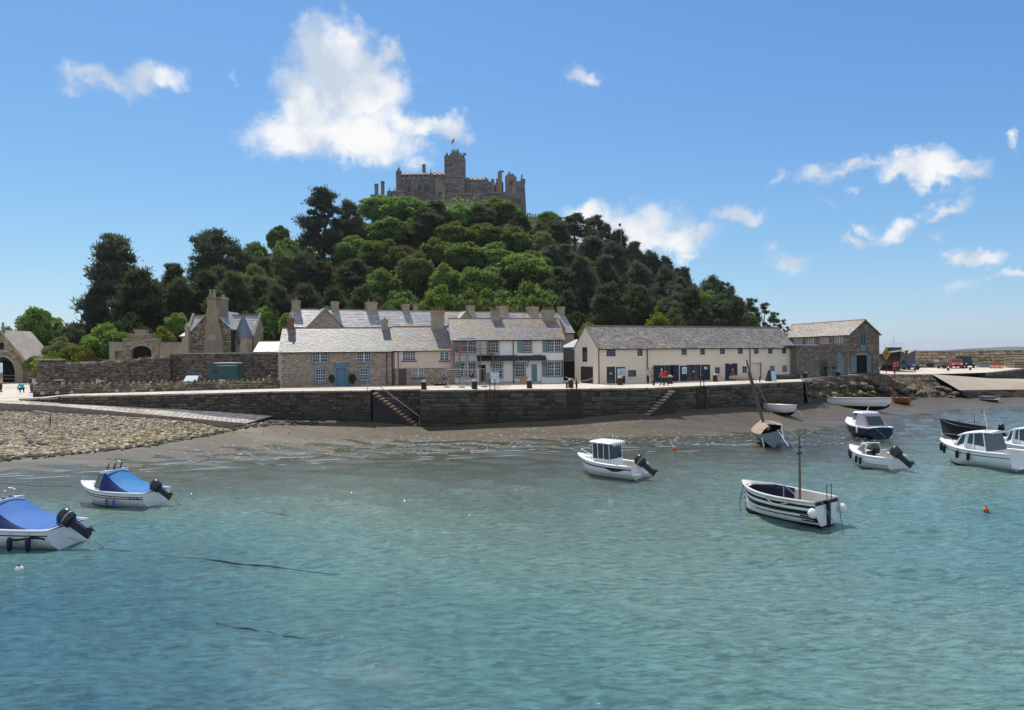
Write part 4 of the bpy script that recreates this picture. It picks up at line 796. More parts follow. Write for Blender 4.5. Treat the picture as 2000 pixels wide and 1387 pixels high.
# round shop notices on the doors
m_sign = mat('sign_aqua', (.50, .68, .70), rough=.5); m_signw = mat('sign_white', (.80, .84, .85), rough=.5); m_signt = mat('sign_ink', (.10, .38, .42), rough=.5)
def notice(label, q, fr, off, lines=3):
    a, b, c, d = fr(*q); p = f.A + f.u * a - f.n * off; o = thing('door_notice', label, 'sign', (p.x, p.y, f.A.z), f.rz); w = b - a
    mb = MB(); mb.box(0, w, 0, .03, c, d); mb.build('board', m_signw, o); mb = MB(); mb.box(w * .12, w * .88, -.012, 0, c + (d - c) * .1, d - (d - c) * .1); mb.build('print', m_sign, o)
    mb = MB()
    for k in range(lines): z = d - (d - c) * (.3 + .2 * k); mb.box(w * .25, w * .75, -.02, -.012, z - .05, z)
    mb.build('lettering', m_signt, o)
notice('pale aqua notice on the navy door leaf nearest the left gable of the cream building', (795, 832, 893, 935), o5, .16); notice('tall aqua notice on the navy door leaf behind the red coated pair', (1668, 810, 1730, 905), o5, .16); notice('small pale notice on the navy leaf right of the glazed double door', (302, 808, 345, 842), o6, .16, 1)

# ------------------------------------------------------------------ stone boathouse at the far end
C0 = P(1660, 729, 102); C0.z = 4.2; C1 = P(1543.5, 735, 116.7); C1.z = 4.2
fl = Fr(C1, C0); W = 4.75                     # long side seen obliquely, from far left to the near corner
t = thing('stone_boathouse', 'stone boathouse with orange tinted roof and teal gable doors ending the quay', 'building', fl.A, fl.rz)
ze = 5.62; zr = 7.65
wz = [fl.rect(1500 + a / 6.667, 600 + b / 6.667, 1500 + c / 6.667, 600 + d / 6.667) for a, b, c, d in ((335, 400, 455, 492), (495, 388, 620, 485), (675, 380, 805, 478), (862, 365, 992, 470))]
shell(t, -3, fl.L, W, ze, zr, wz, m_mort2)
mb = MB(); facing(mb, -3, fl.L, 2.8, ze - .1, wz, .45, .22, .05); mb.build('stone_facing', m_boat_st, t, kind='stuff')
for r_ in wz: window(t, r_, .08, 2, 3, pairs=4)
roof(t, -3, fl.L, W, ze, zr, m_slateo, ov=.2, ovx=.25, sw=.36, sh=.24)
fg = Fr(C0, Vector((C0.x + fl.n.x * W, C0.y + fl.n.y * W, C0.z)))   # gable facing the harbour
tg = thing('tmp', '', '', fg.A, fg.rz); bpy.data.objects.remove(tg)
def ing(o):                                 # gable-local mesh moved under the boathouse
    o.parent = t; o.location = (fl.L, 0, 0); o.rotation_euler[2] = R(90); return o
gz = lambda a, b, c, d: fg.rect(1500 + a / 6.667, 600 + b / 6.667, 1500 + c / 6.667, 600 + d / 6.667)
hl = [gz(1195, 345, 1275, 575), gz(1070, 625, 1370, 862)]
mb = MB(); facing(mb, 0, W, -.1, ze, hl, .42, .22, .05); gable_stones(mb, 0, W, ze, zr - .1); ing(mb.build('gable_facing', m_boat_st, None, kind='stuff'))
a, b, c, d = hl[0]; mb = MB(); mb.box(a, b, .0, .05, c, d); mb.box(a, a + .08, -.05, 0, c, d); mb.box(b - .08, b, -.05, 0, c, d); mb.box(a, b, -.05, 0, c, c + (d - c) * .36); mb.box((a + b) / 2 - .04, (a + b) / 2 + .04, -.05, 0, c + (d - c) * .36, d); ing(mb.build('loft_door', m_teal, None))
mb = MB(); mb.box(a + .1, b - .1, -.02, .0, c + (d - c) * .4, d - .06); ing(mb.build('loft_glass', m_glass, None))
a, b, c, d = hl[1]; w = b - a; mb = MB(); mb.box(a + w * .25, a + w * .7, -.01, .06, 0, d); ing(mb.build('doorway', m_dark, None))
for (p, q_) in ((0, .25), (.7, .88)): mb = MB(); mb.box(a + w * p, a + w * q_, -.14, -.08, .05, d); [mb.box(a + w * (p + (q_ - p) * k / 4) + .02, a + w * (p + (q_ - p) * (k + 1) / 4) - .02, -.16, -.14, .08, d - .05) for k in range(4)]; ing(mb.build('door_leaf', m_teal, None))
mb = MB(); mb.box(a + w * .22, a + w * .74, -.1, 0, d, d + .25); ing(mb.build('lintel', m_cope, None))
# lower yard wall with arched green gates in front of the long side
A = P(1585, 739, 92.5); B = P(1659, 735, 101.2); A.z = B.z = 4.15; fy = Fr(A, B); t = thing('yard_wall', 'dark stone yard wall with arched teal gate between cream building and boathouse', 'wall', fy.A, fy.rz)
yz = lambda a, b, c, d: fy.rect(1500 + a / 6.667, 600 + b / 6.667, 1500 + c / 6.667, 600 + d / 6.667)
h = 4.0; x0 = -4.0; hl = [yz(905, 585, 990, 855), yz(690, 680, 770, 880)]; hl = [(a, b, -.1, d) for a, b, c, d in hl]
mb = MB(); mb.box(x0, fy.L, .12, .8, -.3, h); mb.build('wall_core', m_mort2, t); mb = MB(); facing(mb, x0, fy.L, -.1, h, hl, .45, .22, .05, y=.12); mb.build('stone_facing', m_boat_st, t, kind='stuff')
a, b, c, d = hl[0]; mb = MB(); n = 6; mb.extr([(a, 0), (b, 0), (b, d * .55)] + [(a + (b - a) * math.cos(math.pi / 2 * k / n), d * .55 + d * .45 * math.sin(math.pi / 2 * k / n)) for k in range(1, n + 1)], .02, .1); mb.build('gate', m_teal, t)
a, b, c, d = hl[1]; mb = MB(); mb.box(a, b, .04, .1, 0, d); mb.build('gate', mat('dark_teal', (.05, .09, .09), rough=.6), t)
mb = MB(); mb.box(x0 - 1, fy.L * .18, .05, 2.6, h + .01, h + .1); mb.build('flat_roof', m_signw, t)
# ------------------------------------------------------------------ castle on the summit
m_cas = mat('castle_stone', (.225, .19, .185), (.15, .13, .13), scale=.22, rough=.92, bump=.12, bscale=2.2, c3=(.27, .215, .19), s3=.12, t3=(.45, .6))
m_casf = mat('castle_ashlar', (.235, .195, .185), (.155, .133, .13), scale=.4, rough=.92, bump=.05, bscale=4, rnd=.42, c3=(.30, .23, .185), s3=.15)
m_casl = mat('castle_stone_warm', (.33, .25, .175), (.26, .195, .145), scale=.3, rough=.92, bump=.1, bscale=2)
m_casr = mat('castle_roof', (.27, .255, .235), (.22, .21, .195), scale=.5, rough=.8, spec=.15, c3=(.30, .25, .18), s3=.4)
A = P(760, 405, 230); B = P(1030, 405, 230); A.z = B.z = 44; fk = Fr((A.x, 230, 44), (B.x, 230, 44))
t = thing('castle', 'grey stone castle with square church tower and battlements crowning the wooded hill', 'castle', fk.A, 0)
K = lambda x, y, off=0: fk.uz(x, y, off)
def kb(name, x0, y0, x1, y1, off, dep, m=None, merl=0, par=t, mg=.9, low=-14):
    """block whose front face covers pixels x0..x1, y0..y1 at `off` metres behind the front plane"""
    a, b, c, d = fk.rect(x0, y0, x1, y1, off); mb = MB(); mb.box(a, b, off, off + dep, c if y1 < 999 else low, d); o = mb.build(name, m or m_cas, par)
    if d - max(c, low) > 2 and b - a > 1.5:
        q = MB(); facing(q, a, b, max(c, low, -9), d, (), 1.0, .5, .05, .03, y=off); q.build('stone_facing', m_casf, o, kind='stuff')
    if merl:
        n = merl; w = (b - a) / (n * 2 - 1)
        for k in range(n):
            for yy in (off - .02, off + dep - .5):
                q = MB(); q.box(a + w * 2 * k, a + w * (2 * k + 1), yy, yy + .52, d + .002, d + mg); q.build('merlon', m or m_cas, o)
    return o
def kwin(x0, y0, x1, y1, off, par=t, arch=True):
    a, b, c, d = fk.rect(x0, y0, x1, y1, off); mb = MB(); w = b - a; y = off - .06
    fr_ = MB()
    if arch:
        pts = [(a, c), (b, c), (b, c + (d - c) * .6), ((a + b) / 2 + w * .3, c + (d - c) * .86), ((a + b) / 2, d), ((a + b) / 2 - w * .3, c + (d - c) * .86), (a, c + (d - c) * .6)]
        mb.extr(pts, y - .02, y + .05); fr_.extr([((u - (a + b) / 2) * 1.3 + (a + b) / 2, (z - (c + d) / 2) * 1.14 + (c + d) / 2) for u, z in pts], y, y + .05)
    else: mb.box(a, b, y - .02, y + .05, c, d); fr_.box(a - .12, b + .12, y, y + .05, c - .12, d + .14)
    o = fr_.build('window', m_casl, par); mb.build('glass', m_glass, o); 
def kroof(x0, y0, x1, y1, off, dep, name='roof'):
    a, b, c, d = fk.rect(x0, y0, x1, y1, off + dep / 2); mb = MB(); mb.extrx([(off + .5, c), (off + dep / 2, d), (off + dep - .5, c)], a, b); return mb.build(name, m_casr, t)
kb('hall', 783, 345.5, 849, 999, 4, 9, merl=8); kroof(783, 337.5, 848, 347, 4.2, 9)
for x in (799, 818, 837): kwin(x - 2.4, 360, x + 2.4, 375, 4)
# octagonal west turret and spire
def turret(x0, x1, y0, ysp, off, name='turret', m=None):
    a, b, c, d = fk.rect(x0, y0, x1, y0 + 10, off); r = (b - a) / 2; cx = (a + b) / 2; zs = K(x0, ysp, off)[1]; mb = MB(); mb.lathe([(r, -14), (r, d), (r * 1.12, d + .05), (r * 1.12, d + .4)], (cx, off + r, 0), 8); o = mb.build(name, m or m_cas, t)
    if ysp < y0: s = MB(); s.lathe([(r * 1.0, d + .4), (r * .12, zs - .9), (.05, zs - .85), (.05, zs)], (cx, off + r, 0), 8); s.build('spire', m_casr if m is None else m, o)
    return o
turret(772.5, 783.5, 337, 320, 3.5)
for x0, x1, y0, of in ((824.5, 831, 321, 9), (731, 738.5, 359, 8), (743.5, 750.5, 354, 8)):
    a, b, c, d = fk.rect(x0, y0, x1, y0 + 30, of); mb = MB(); r = (b - a) / 2; mb.lathe([(r, -10), (r, d - .6), (r * 1.15, d - .55), (r * 1.15, d)], ((a + b) / 2, of + r, 0), 8); mb.build('chimney', m_cas, t)
kb('west_range', 727, 381.5, 753, 999, 7.5, 6, merl=5, mg=.4)
kb('west_terrace', 758.5, 373, 792, 999, 1.5, 8); kb('parapet_corner', 772, 371, 790, 376, 1.3, .5, m_casl)
for x in (760.3, 769.5): a, b, c, d = fk.rect(x - .9, 366, x + .9, 374, 1.4); mb = MB(); mb.lathe([((b - a) / 2, c), ((b - a) / 2, c + .8), (.05, d)], ((a + b) / 2, 1.9, 0), 6); mb.build('pinnacle', m_cas, t)
kb('chapel_range', 846, 345, 886, 999, 5.5, 8, merl=5); kroof(842, 336, 886, 347, 5.6, 8)
a, b, c, d = fk.rect(838, 334, 845.5, 352, 5); mb = MB(); mb.extr([(a, c), (b, c), (b, c + 1), ((a + b) / 2, d), (a, c + 1.4)], 5, 13.2); mb.build('gable_end', m_cas, t)
mb = MB(); u, z = K(841.5, 336, 6); mb.box(u - .06, u + .06, 6, 6.12, z, z + 1); mb.box(u - .3, u + .3, 6.01, 6.11, z + .5, z + .64); mb.build('finial_cross', m_cas, t)
a, b, c, d = fk.rect(849, 349, 870, 384, 2.5); mb = MB(); mb.extr([(a, -14), (b, -14), (b, c + (d - c) * .62), (b - .7, c + (d - c) * .66), (a + 1.2, d), (a, d)], 2.5, 6); mb.build('stair_wing', m_casl, t)
mb = MB()
for k in range(5): q = k / 4; uu = a + 1.2 + (b - .9 - a - 1.2) * q; zz = d + (c + (d - c) * .66 - d) * q; mb.box(uu - .22, uu + .22, 2.4, 3., zz - .3, zz + .5)
mb.build('stepped_coping', m_casr, t)
kwin(857, 375, 862.5, 386, 2.5, arch=False); kwin(880, 362, 885.5, 375, 5.5)
# church tower
tw = kb('church_tower', 871, 303.5, 910, 999, 5, 7.2); a, b, c, d = fk.rect(871, 303.5, 910, 310, 5)
for (x0, x1) in ((871, 875), (879, 882), (897.5, 901.5), (904.5, 910)):
    p, q, _, _2 = fk.rect(x0, 303, x1, 306, 5)
    for yy in (4.98,): mb = MB(); mb.box(p, q, yy, yy + .52, d + .002, d + .75); mb.build('merlon', m_cas, tw)
kb('corner_turret', 882, 296, 896, 304.5, 5.3, 2.4, merl=4, par=tw, mg=.75)
for y0 in (316, 330): kwin(880, y0, 882.2, y0 + 6, 4.98, tw, False)
u, z = K(887.3, 296, 6.4); zt = K(887.3, 268, 6.4)[1]; fp_ = thing('flagpole', 'thin flagpole with small flag on top of the castle church tower', 'flagpole', (fk.A.x + u, 230 + 6.4, fk.A.z + z), 0)
mb = MB(); mb.tube([(0, 0, 0), (0, 0, zt - z)], .09, 6); mb.build('pole', m_wpaint, fp_); mb = MB(); n = 6
mb.loft([[(-.05 - .16 * i, .1 * math.sin(i * 1.3), zt - z - 1.6 + 1.3 * s - .22 * i) for s in (0, 1)] for i in range(n)], (False, False), closed=False); mb.build('flag', mat('flag_white', (.5, .5, .55), (.1, .1, .12), scale=3), fp_)
kb('nave', 886, 355, 967, 999, 6.5, 8, merl=9, mg=.85); kroof(911, 346.5, 951, 357, 6.7, 8); kwin(899, 361, 904, 375, 6.5); kwin(914, 361, 920, 376, 6.5); kwin(938, 364, 941, 372, 6.5)
a, b, c, d = fk.rect(947, 346, 953, 356, 7); mb = MB(); mb.extr([(a, c), (b, c), (a + .3, d), (a, d)], 7, 14); mb.build('gable_end', m_cas, t)
turret(959.5, 965.5, 353, 353.5, 5.5)
kb('east_link', 960, 361, 986, 999, 7, 5, merl=3); kb('east_stack', 975, 335.5, 983.5, 999, 6, 1.0, m_casl); kb('stack_cap', 974.6, 333.2, 984, 335.6, 5.9, 1.1); kb('side_stack', 972, 349, 975.5, 999, 6.3, 1.2)
a, b, c, d = fk.rect(986.5, 339.5, 1008.5, 400, 4.5); e_ = K(990, 345, 4.5)[1]; mb = MB(); mb.extr([(a, -14), (b, -14), (b, e_ - .3), (a + (b - a) * .72, d), (a + (b - a) * .3, d), (a, e_)], 4.5, 11); mb.build('east_house', m_cas, t)
kb('house_chimney', 993, 335.5, 996.5, 341, 7, 1); kwin(994, 354, 997, 360.5, 4.5, arch=False); kwin(998, 354, 1001, 360.5, 4.5, arch=False)
a0, b0, c0, d0 = fk.rect(1004, 354, 1027, 430, 1.5); zt_ = d0; mb = MB(); k = 1.2; mb.hexa([(a0 - 1, .6, -14), (b0 + k, .6, -14), (b0 + k, 10, -14), (a0 - 1, 10, -14), (a0, 1.5, zt_), (b0 - .35, 1.5, zt_), (b0 - .35, 9, zt_), (a0, 9, zt_)]); mb.build('east_tower', m_cas, t)
kb('tower_corner', 1016.5, 349.5, 1026, 356, 2, 3); kb('tower_chimney', 1017.5, 341.5, 1020.5, 350, 2.6, .9); kb('tower_corner', 1005, 346, 1009, 358, 3, 2)
a, b, c, d = fk.rect(998, 352, 1008, 378, 1.2); mb = MB(); mb.extr([(a, c - 2), (b, c - 2), (b, d), (b - .5, d), (a, c)], 1.2, 3); mb.build('raking_wall', m_casl, t)
kb('front_terrace', 848, 379, 950, 999, .8, 4); kb('parapet', 872, 377.5, 935, 380, .7, .5, m_casl)
kb('lower_range', 934, 377, 1006, 999, -1.5, 6); kb('parapet', 950, 375, 990, 377.5, -1.7, .5, m_casr)
mb = MB(); u0, z0 = K(934, 383, -1.8); u1, z1 = K(951, 375.5, -1.8); mb.hexa([(u0, -1.8, z0 - .3), (u1, -1.8, z1 - .3), (u1, -1.3, z1 - .3), (u0, -1.3, z0 - .3), (u0, -1.8, z0 + .1), (u1, -1.8, z1 + .1), (u1, -1.3, z1 + .1), (u0, -1.3, z0 + .1)]); mb.build('raking_coping', m_casr, t)
for x, y0, y1, of in ((967, 384, 389, -1.5), (980, 385, 390, -1.5), (993.5, 385, 392, -1.5), (997.5, 385, 392, -1.5), (1016, 387, 394, .9), (899, 391, 397, .8), (908, 394, 399, .8), (914, 394, 399, .8), (870, 384, 388, .8), (925, 396, 401, .8)): kwin(x - 1.3, y0, x + 1.3, y1, of, arch=False)
for x, y0, y1, of in ((789, 362, 368, 4), (808, 362, 366, 4), (828, 362, 366, 4), (846, 366, 370, 4), (775, 388, 393, 1.5), (783, 388, 393, 1.5), (790, 380, 385, 1.5), (855, 389, 394, .8), (862, 389, 394, .8), (885, 388, 392, .8), (941, 398, 403, -1.5), (950, 396, 401, -1.5), (958, 386, 391, -1.5), (960, 398, 403, -1.5), (973, 397, 402, -1.5), (986, 398, 403, -1.5), (926, 364, 370, 6.5), (950, 365, 370, 6.5), (958, 366, 370, 6.5), (1000, 372, 376, 4.5), (1012, 366, 371, 1.2), (1020, 366, 371, 1.2), (1011, 387, 392, .9), (1020, 402, 407, .8), (1010, 404, 409, .8), (895, 318, 322, 4.98), (903, 330, 334, 4.98)): kwin(x - 1, y0, x + 1, y1, of, arch=False)
for x0, x1, y, of in ((783, 848, 351, 3.93), (871, 910, 312, 4.93), (871, 910, 345, 4.93), (886, 966, 358.5, 6.43), (848, 950, 388, .73), (934, 1005, 393, -1.57)):
    a, b, c, d = fk.rect(x0, y, x1, y + 1.1, of); mb = MB(); mb.box(a, b, of - .1, of + .05, c, d); mb.build('string_course', m_casl, t)
for x0, y0, y1, of in ((790, 346, 405, 3.4), (808, 352, 405, 3.4), (828, 352, 405, 3.4), (846, 352, 405, 3.4), (911, 356, 405, 6), (930, 360, 405, 6), (948, 360, 405, 6)):
    a, b, c, d = fk.rect(x0 - 1, y0 + 8, x0 + 1, y1, of); mb = MB(); mb.extrx([(of, c), (of + 1, c), (of + 1, d + .8), (of + .6, d + .8), (of, d)], a, b); mb.build('buttress', m_cas, t)
p = P(1041, 436, 226); t2 = thing('bastion', 'low battlemented bastion at the right foot of the castle', 'tower', (p.x, 226, p.z - 3), 0); mb = MB(); w = 11.5 / 1400 * 226; zt = P(1041, 424, 226).z - p.z + 3; mb.box(-w, w, 0, 5, -6, zt); mb.build('wall', m_cas, t2)
for k in range(5): mb = MB(); q = w * 2 / 9; mb.box(-w + q * 2 * k, -w + q * (2 * k + 1), -.02, .6, zt + .002, zt + 1.0); mb.build('merlon', m_cas, t2)
# flagstaff on the right shoulder of the hill
p = P(1213, 470, 200); t2 = thing('flagpole', 'small flagpole standing out against the cloud on the right shoulder of the hill', 'flagpole', (P(1213, 470, 226).x, 226, hz(P(1213, 470, 226).x, 226)), 0); zt = P(1213, 436, 226).z - hz(P(1213, 470, 226).x, 226); mb = MB(); mb.tube([(0, 0, 0), (0, 0, zt)], .045, 5); mb.build('pole', m_wpaint, t2); mb = MB(); mb.box(-.7, -.05, -.02, .02, zt - 1, zt - .1); mb.build('flag', m_gutter, t2)

# ------------------------------------------------------------------ stone lodge with tall chimneys
A = P(369.5, 741, 92); B = P(452, 741, 92); A.z = B.z = 4.3; f = Fr(A, B); W = 9
t = thing('stone_lodge', 'stone lodge with tall shouldered chimney stack and conical stair turret behind the garden wall', 'house', f.A, f.rz)
zl = f.uz(369, 655)[1]; zrr = f.uz(452, 643)[1]; za = f.uz(413, 606)[1]; xm = f.L * .53
mb = MB(); mb.extr([(0, -.2), (f.L, -.2), (f.L, zrr), (xm, za), (0, zl)], 0, W); mb.build('wall', m_core, t)
mb = MB(); facing(mb, 0, f.L, 2.4, za, sw=.42, sh=.24, prot=.05, lim=lambda u: (zl + (za - zl) * u / xm if u < xm else zrr + (za - zrr) * (f.L - u) / (f.L - xm)) - .03); mb.build('stone_facing', m_lodge, t, kind='stuff')
mb = MB()
for (x0, z0, x1, z1) in ((-.25, zl - .25, xm, za), (xm, za, f.L + .2, zrr - .15)): mb.hexa([(x0, -.16, z0), (x1, -.16, z1), (x1, W + .1, z1), (x0, W + .1, z0), (x0, -.16, z0 + .16), (x1, -.16, z1 + .16), (x1, W + .1, z1 + .16), (x0, W + .1, z0 + .16)])
mb.build('roof', m_slatew, t)
rq = lambda x0, y0, x1, y1, off=0: f.rect(330 + x0 / 5.547, 550 + y0 / 5.547, 330 + x1 / 5.547, 550 + y1 / 5.547, off)
a, b, c, d = rq(415, 165, 510, 340, -.3); s0, s1, _, _2 = rq(400, 280, 538, 340, -.3); zs = f.uz(410, 601, -.3)[1]; zm = f.uz(410, 612, -.3)[1]; base = rq(370, 500, 605, 690, -.3)
mb = MB(); mb.extr([(s0 + .1, 2), (s1 - .1, 2), (s1 - .05, zm), (b, zs), (b, d), (a, d), (a, zs), (s0, zm)], -.3, 1.2); mb.box(a - .1, b + .1, -.4, 1.3, d - .35, d - .12); ch = mb.build('chimney_stack', m_lodge, t)
mb = MB(); mb.extr([(base[0], 2), (base[1], 2), (base[1] - .35, base[3] - .9), (s1, base[3] + .6), (s0, base[3] + .6), (base[0] + .35, base[3] - .9)], -.45, 0); mb.build('chimney_breast', m_lodge, t)
for x in (438, 477): u = f.uz(330 + x / 5.547, 560)[0]; mb = MB(); zt = f.uz(410, 565)[1]; mb.lathe([(.24, d), (.2, d + .3), (.17, zt - .15), (.22, zt - .1), (.2, zt)], (u, .4, 0), 8); mb.build('chimney_pot', m_lodge, ch)
a, b, c, d = rq(537, 165, 608, 440, 2); mb = MB(); mb.box(a, b, 2, 3.1, 3, d); mb.box(a - .1, b + .1, 1.9, 3.2, d - .4, d - .1); c2 = mb.build('chimney_stack', m_lodge, t); mb = MB(); mb.ball(((a + b) / 2, 2.5, d), .32, n=8, k=5); mb.build('chimney_pot', m_lodge, c2)
a, b, c, d = rq(450, 570, 528, 640); mb = MB(); mb.box(a, b, -.5, -.45, c, d); mb.build('date_panel', m_cope, t)
# cross wing behind with its roof showing left and right, and the stair turret
g = Fr(f.A + f.n * 3, f.B + f.n * 3); a = f.uz(364.5, 640, 3.5)[0]; b = f.uz(497, 640, 3.5)[0]; zr_ = f.uz(475, 616, 5.5)[1]; ze_ = f.uz(490, 657, 3)[1]
mb = MB(); mb.extrx([(3.2, -.2), (8, -.2), (8, ze_), (5.6, zr_ - .05), (3.2, ze_)], a, b); mb.build('wing_wall', m_lodge, t)
mb = MB(); slates(mb, a - .1, b + .1, 3.0, ze_ - .1, 5.6, zr_, .5, .3); mb.build('slates', m_slatew, t, kind='stuff')
x = a
while x < b: mb = MB(); mb.box(x, x + .3, 5.5, 5.7, zr_ - .05, zr_ + .13); mb.build('ridge_tile', m_ridge, t); x += .34
for x in (a - .15, b - .1): mb = MB(); mb.extrx([(2.9, ze_ - .3), (5.6, zr_ + .12), (5.6, zr_ + .35), (2.9, ze_ + .1)], x, x + .3); mb.build('gable_coping', m_cope, t)
u0, u1, c, d = rq(676, 592, 866, 760, 1.0); r = (u1 - u0) / 2; zt = f.uz(459.5, 612, 2)[1]; mb = MB(); mb.lathe([(r, -.2), (r, d)], ((u0 + u1) / 2, 1 + r, 0), 8); tt = mb.build('stair_turret', m_lodge, t)
ux = f.uz(460, 630, 2)[0]; n = 8; mb = MB(); cxx = (u0 + u1) / 2
for k in range(n):
    p = [(cxx + (r + .2) * math.cos(2 * math.pi * q / n), 1 + r + (r + .2) * math.sin(2 * math.pi * q / n), d - .1) for q in (k, k + 1)]; mb.add([p[0], p[1], (cxx, 1 + r, zt)], [(0, 1, 2)])
mb.build('turret_roof', mat('slate_blue', (.15, .17, .20), (.2, .21, .22), scale=2, rough=.4, spec=.5), tt)
a, b, c, d = rq(742, 618, 775, 680, 1.0); mb = MB(); mb.box(a, b, .93, 1.1, c, d); mb.build('slit_window', m_glass, tt)
# left porch wall and buttress of the lodge
a, b, c, d = rq(180, 490, 215, 770, -.6); mb = MB(); mb.box(a, b, -.8, .1, 0, d); mb.extr([(a - .05, d), (b + .05, d), ((a + b) / 2, d + .5)], -.85, .15); mb.build('buttress', m_lodge, t)
a, b, c, d = rq(60, 640, 180, 770, -.2); mb = MB(); mb.extr([(a, 0), (b, 0), (b, d), (a, c + .4)], -.2, .4); mb.build('raking_wall', m_lodge, t)
mb = MB(); a, b, c, d = rq(110, 520, 195, 600, 1); mb.hexa([(a, 1, c), (b, 1, c), (b, 3, d - .15), (a + .3, 3, d - .15), (a, 1, c + .12), (b, 1, c + .12), (b, 3, d), (a + .3, 3, d)]); mb.build('porch_roof', m_slatew, t); mb = MB(); mb.box(a + .2, b, 1.3, 3, 0, c + .1); mb.build('porch_wall', m_lodge, t)

# ------------------------------------------------------------------ stepped gateway and its walls
A = P(213, 741, 97); B = P(352, 741, 97); A.z = B.z = 4.6; f = Fr(A, B); t = thing('stepped_gateway', 'stone gateway with stepped battlements and dark pointed arch behind the lower garden wall', 'gateway', f.A, f.rz)
g1 = lambda x0, y0, x1, y1: f.rect(x0 / 3.853, 540 + y0 / 3.853, x1 / 3.853, 540 + y1 / 3.853)
arch = g1(988, 522, 1140, 625)
def zz(y, x=1050): return f.uz(x / 3.853, 540 + y / 3.853)[1]
X = lambda x: f.uz(x / 3.853, 690)[0]
mb = MB(); ac = (arch[0] + arch[1]) / 2; ar = (arch[1] - arch[0]) / 2; zc = arch[3] - ar * .55; n = 8
prof = [(ac + ar * math.cos(math.pi * k / n), zc + ar * .55 * math.sin(math.pi * k / n)) for k in range(n + 1)]
zt3 = zz(412)
for k in range(n):
    (xa, z_a), (xb, z_b) = prof[k], prof[k + 1]; mb.hexa([(xb, 0, z_b), (xa, 0, z_a), (xa, .9, z_a), (xb, .9, z_b), (xb, 0, zz(475)), (xa, 0, zz(475)), (xa, .9, zz(475)), (xb, .9, zz(475))])
mb.box(X(925), arch[0], 0, .9, -1, zz(475)); mb.box(arch[1], X(1190), 0, .9, -1, zz(475)); mb.build('gate_wall', m_lodge, t)
mb = MB(); facing(mb, X(925), X(1190), 0, zz(475), [(arch[0] - .1, arch[1] + .1, -1, arch[3] + .1)], .45, .24, .05); facing(mb, X(975), X(1140), zz(475), zz(442), sw=.45, sh=.24, y=.05); mb.build('stone_facing', m_lodge, t, kind='stuff')
for a, b, z0, z1 in ((978, 1142, 475, 442), (1015, 1093, 442, 412)): mb = MB(); mb.box(X(a), X(b), .05, .85, zz(z0) + .002, zz(z1)); mb.build('step', m_lodge, t)
for a, b, z1 in ((925, 978, 475), (1142, 1190, 475), (978, 1015, 442), (1093, 1142, 442), (1012, 1096, 412)): mb = MB(); mb.box(X(a) - .05, X(b) + .05, -.1, .95, zz(z1) + .01, zz(z1) + .2); mb.build('coping', m_cope, t)
mb = MB(); mb.box(arch[0], arch[1], .5, .6, -1, arch[3]); mb.build('gate', m_dark, t)
mb = MB()
for k in range(n): (xa, z_a), (xb, z_b) = prof[k], prof[k + 1]; mb.hexa([(xb, -.08, z_b), (xa, -.08, z_a), (xa, .02, z_a), (xb, .02, z_b), (xb + (xb - ac) * .12, -.08, z_b + .22), (xa + (xa - ac) * .12, -.08, z_a + .22), (xa + (xa - ac) * .12, .02, z_a + .22), (xb + (xb - ac) * .12, .02, z_b + .22)], k / n)
mb.build('voussoirs', m_cope, t)
mb = MB(); mb.box(X(820), X(860), .1, .9, -1, zz(500)); mb.box(X(860), X(925), .1, .9, zz(560), zz(500)); mb.box(X(860), X(925), .7, .9, -1, zz(560)); mb.build('side_wall', m_lodge, t); mb = MB(); mb.box(X(815), X(925), .0, 1., zz(500), zz(492)); mb.build('coping', m_cope, t)
mb = MB(); mb.box(X(1190), X(1360), .2, .8, -1, zz(508)); mb.build('side_wall', m_lodge, t); mb = MB(); mb.box(X(1190), X(1365), .12, .88, zz(508), zz(498)); mb.build('coping', m_cope, t)
p = P(202, 705, 92); t = thing('garden_steps', 'pale garden steps between the flower bed and the stepped gateway', 'steps', (p.x, 92, 6.0), 0)
for k in range(4): mb = MB(); mb.box(-1.9 + k * .1, 1.7 - k * .2, k * .6, 3, -.2 + k * .35 - .2, k * .35 + .1); mb.build('step', m_cope, t)

# ------------------------------------------------------------------ arched lych building at the left edge
A = P(-45, 748, 98); B = P(53, 748, 98); A.z = B.z = 4.0; f = Fr(A, B); t = thing('arched_gatehouse', 'gabled stone gatehouse with a big open arch at the left end of the quay', 'building', f.A, f.rz)
g1 = lambda x0, y0, x1, y1: f.rect(x0 / 3.853, 540 + y0 / 3.853, x1 / 3.853, 540 + y1 / 3.853)
xr = f.L; xa_ = f.uz(3, 650)[0]; za = f.uz(3, 648)[1]; ze = f.uz(53, 706)[1]; sp = f.uz(29, 720)[0]; ar = sp - xa_; zsp = f.uz(29, 722)[1]; zt = f.uz(3, 697)[1]; n = 12
prof = [(xa_ + ar * math.cos(math.pi * k / n), zsp + (zt - zsp) * math.sin(math.pi * k / n)) for k in range(n + 1)]; x0 = xa_ - (xr - xa_)
top = lambda x: za - (za - ze) * abs(x - xa_) / (xr - xa_)
mb = MB()
for k in range(n): (p0, q0), (p1, q1) = prof[k], prof[k + 1]; mb.hexa([(p1, 0, q1), (p0, 0, q0), (p0, .8, q0), (p1, .8, q1), (p1, 0, top(p1)), (p0, 0, top(p0)), (p0, .8, top(p0)), (p1, .8, top(p1))])
for a, b in ((sp, xr), (x0, xa_ - ar)): mb.hexa([(a, 0, -.3), (b, 0, -.3), (b, .8, -.3), (a, .8, -.3), (a, 0, top(a)), (b, 0, top(b)), (b, .8, top(b)), (a, .8, top(a))])
mb.build('gable_wall', m_lodge, t)
mb = MB(); 
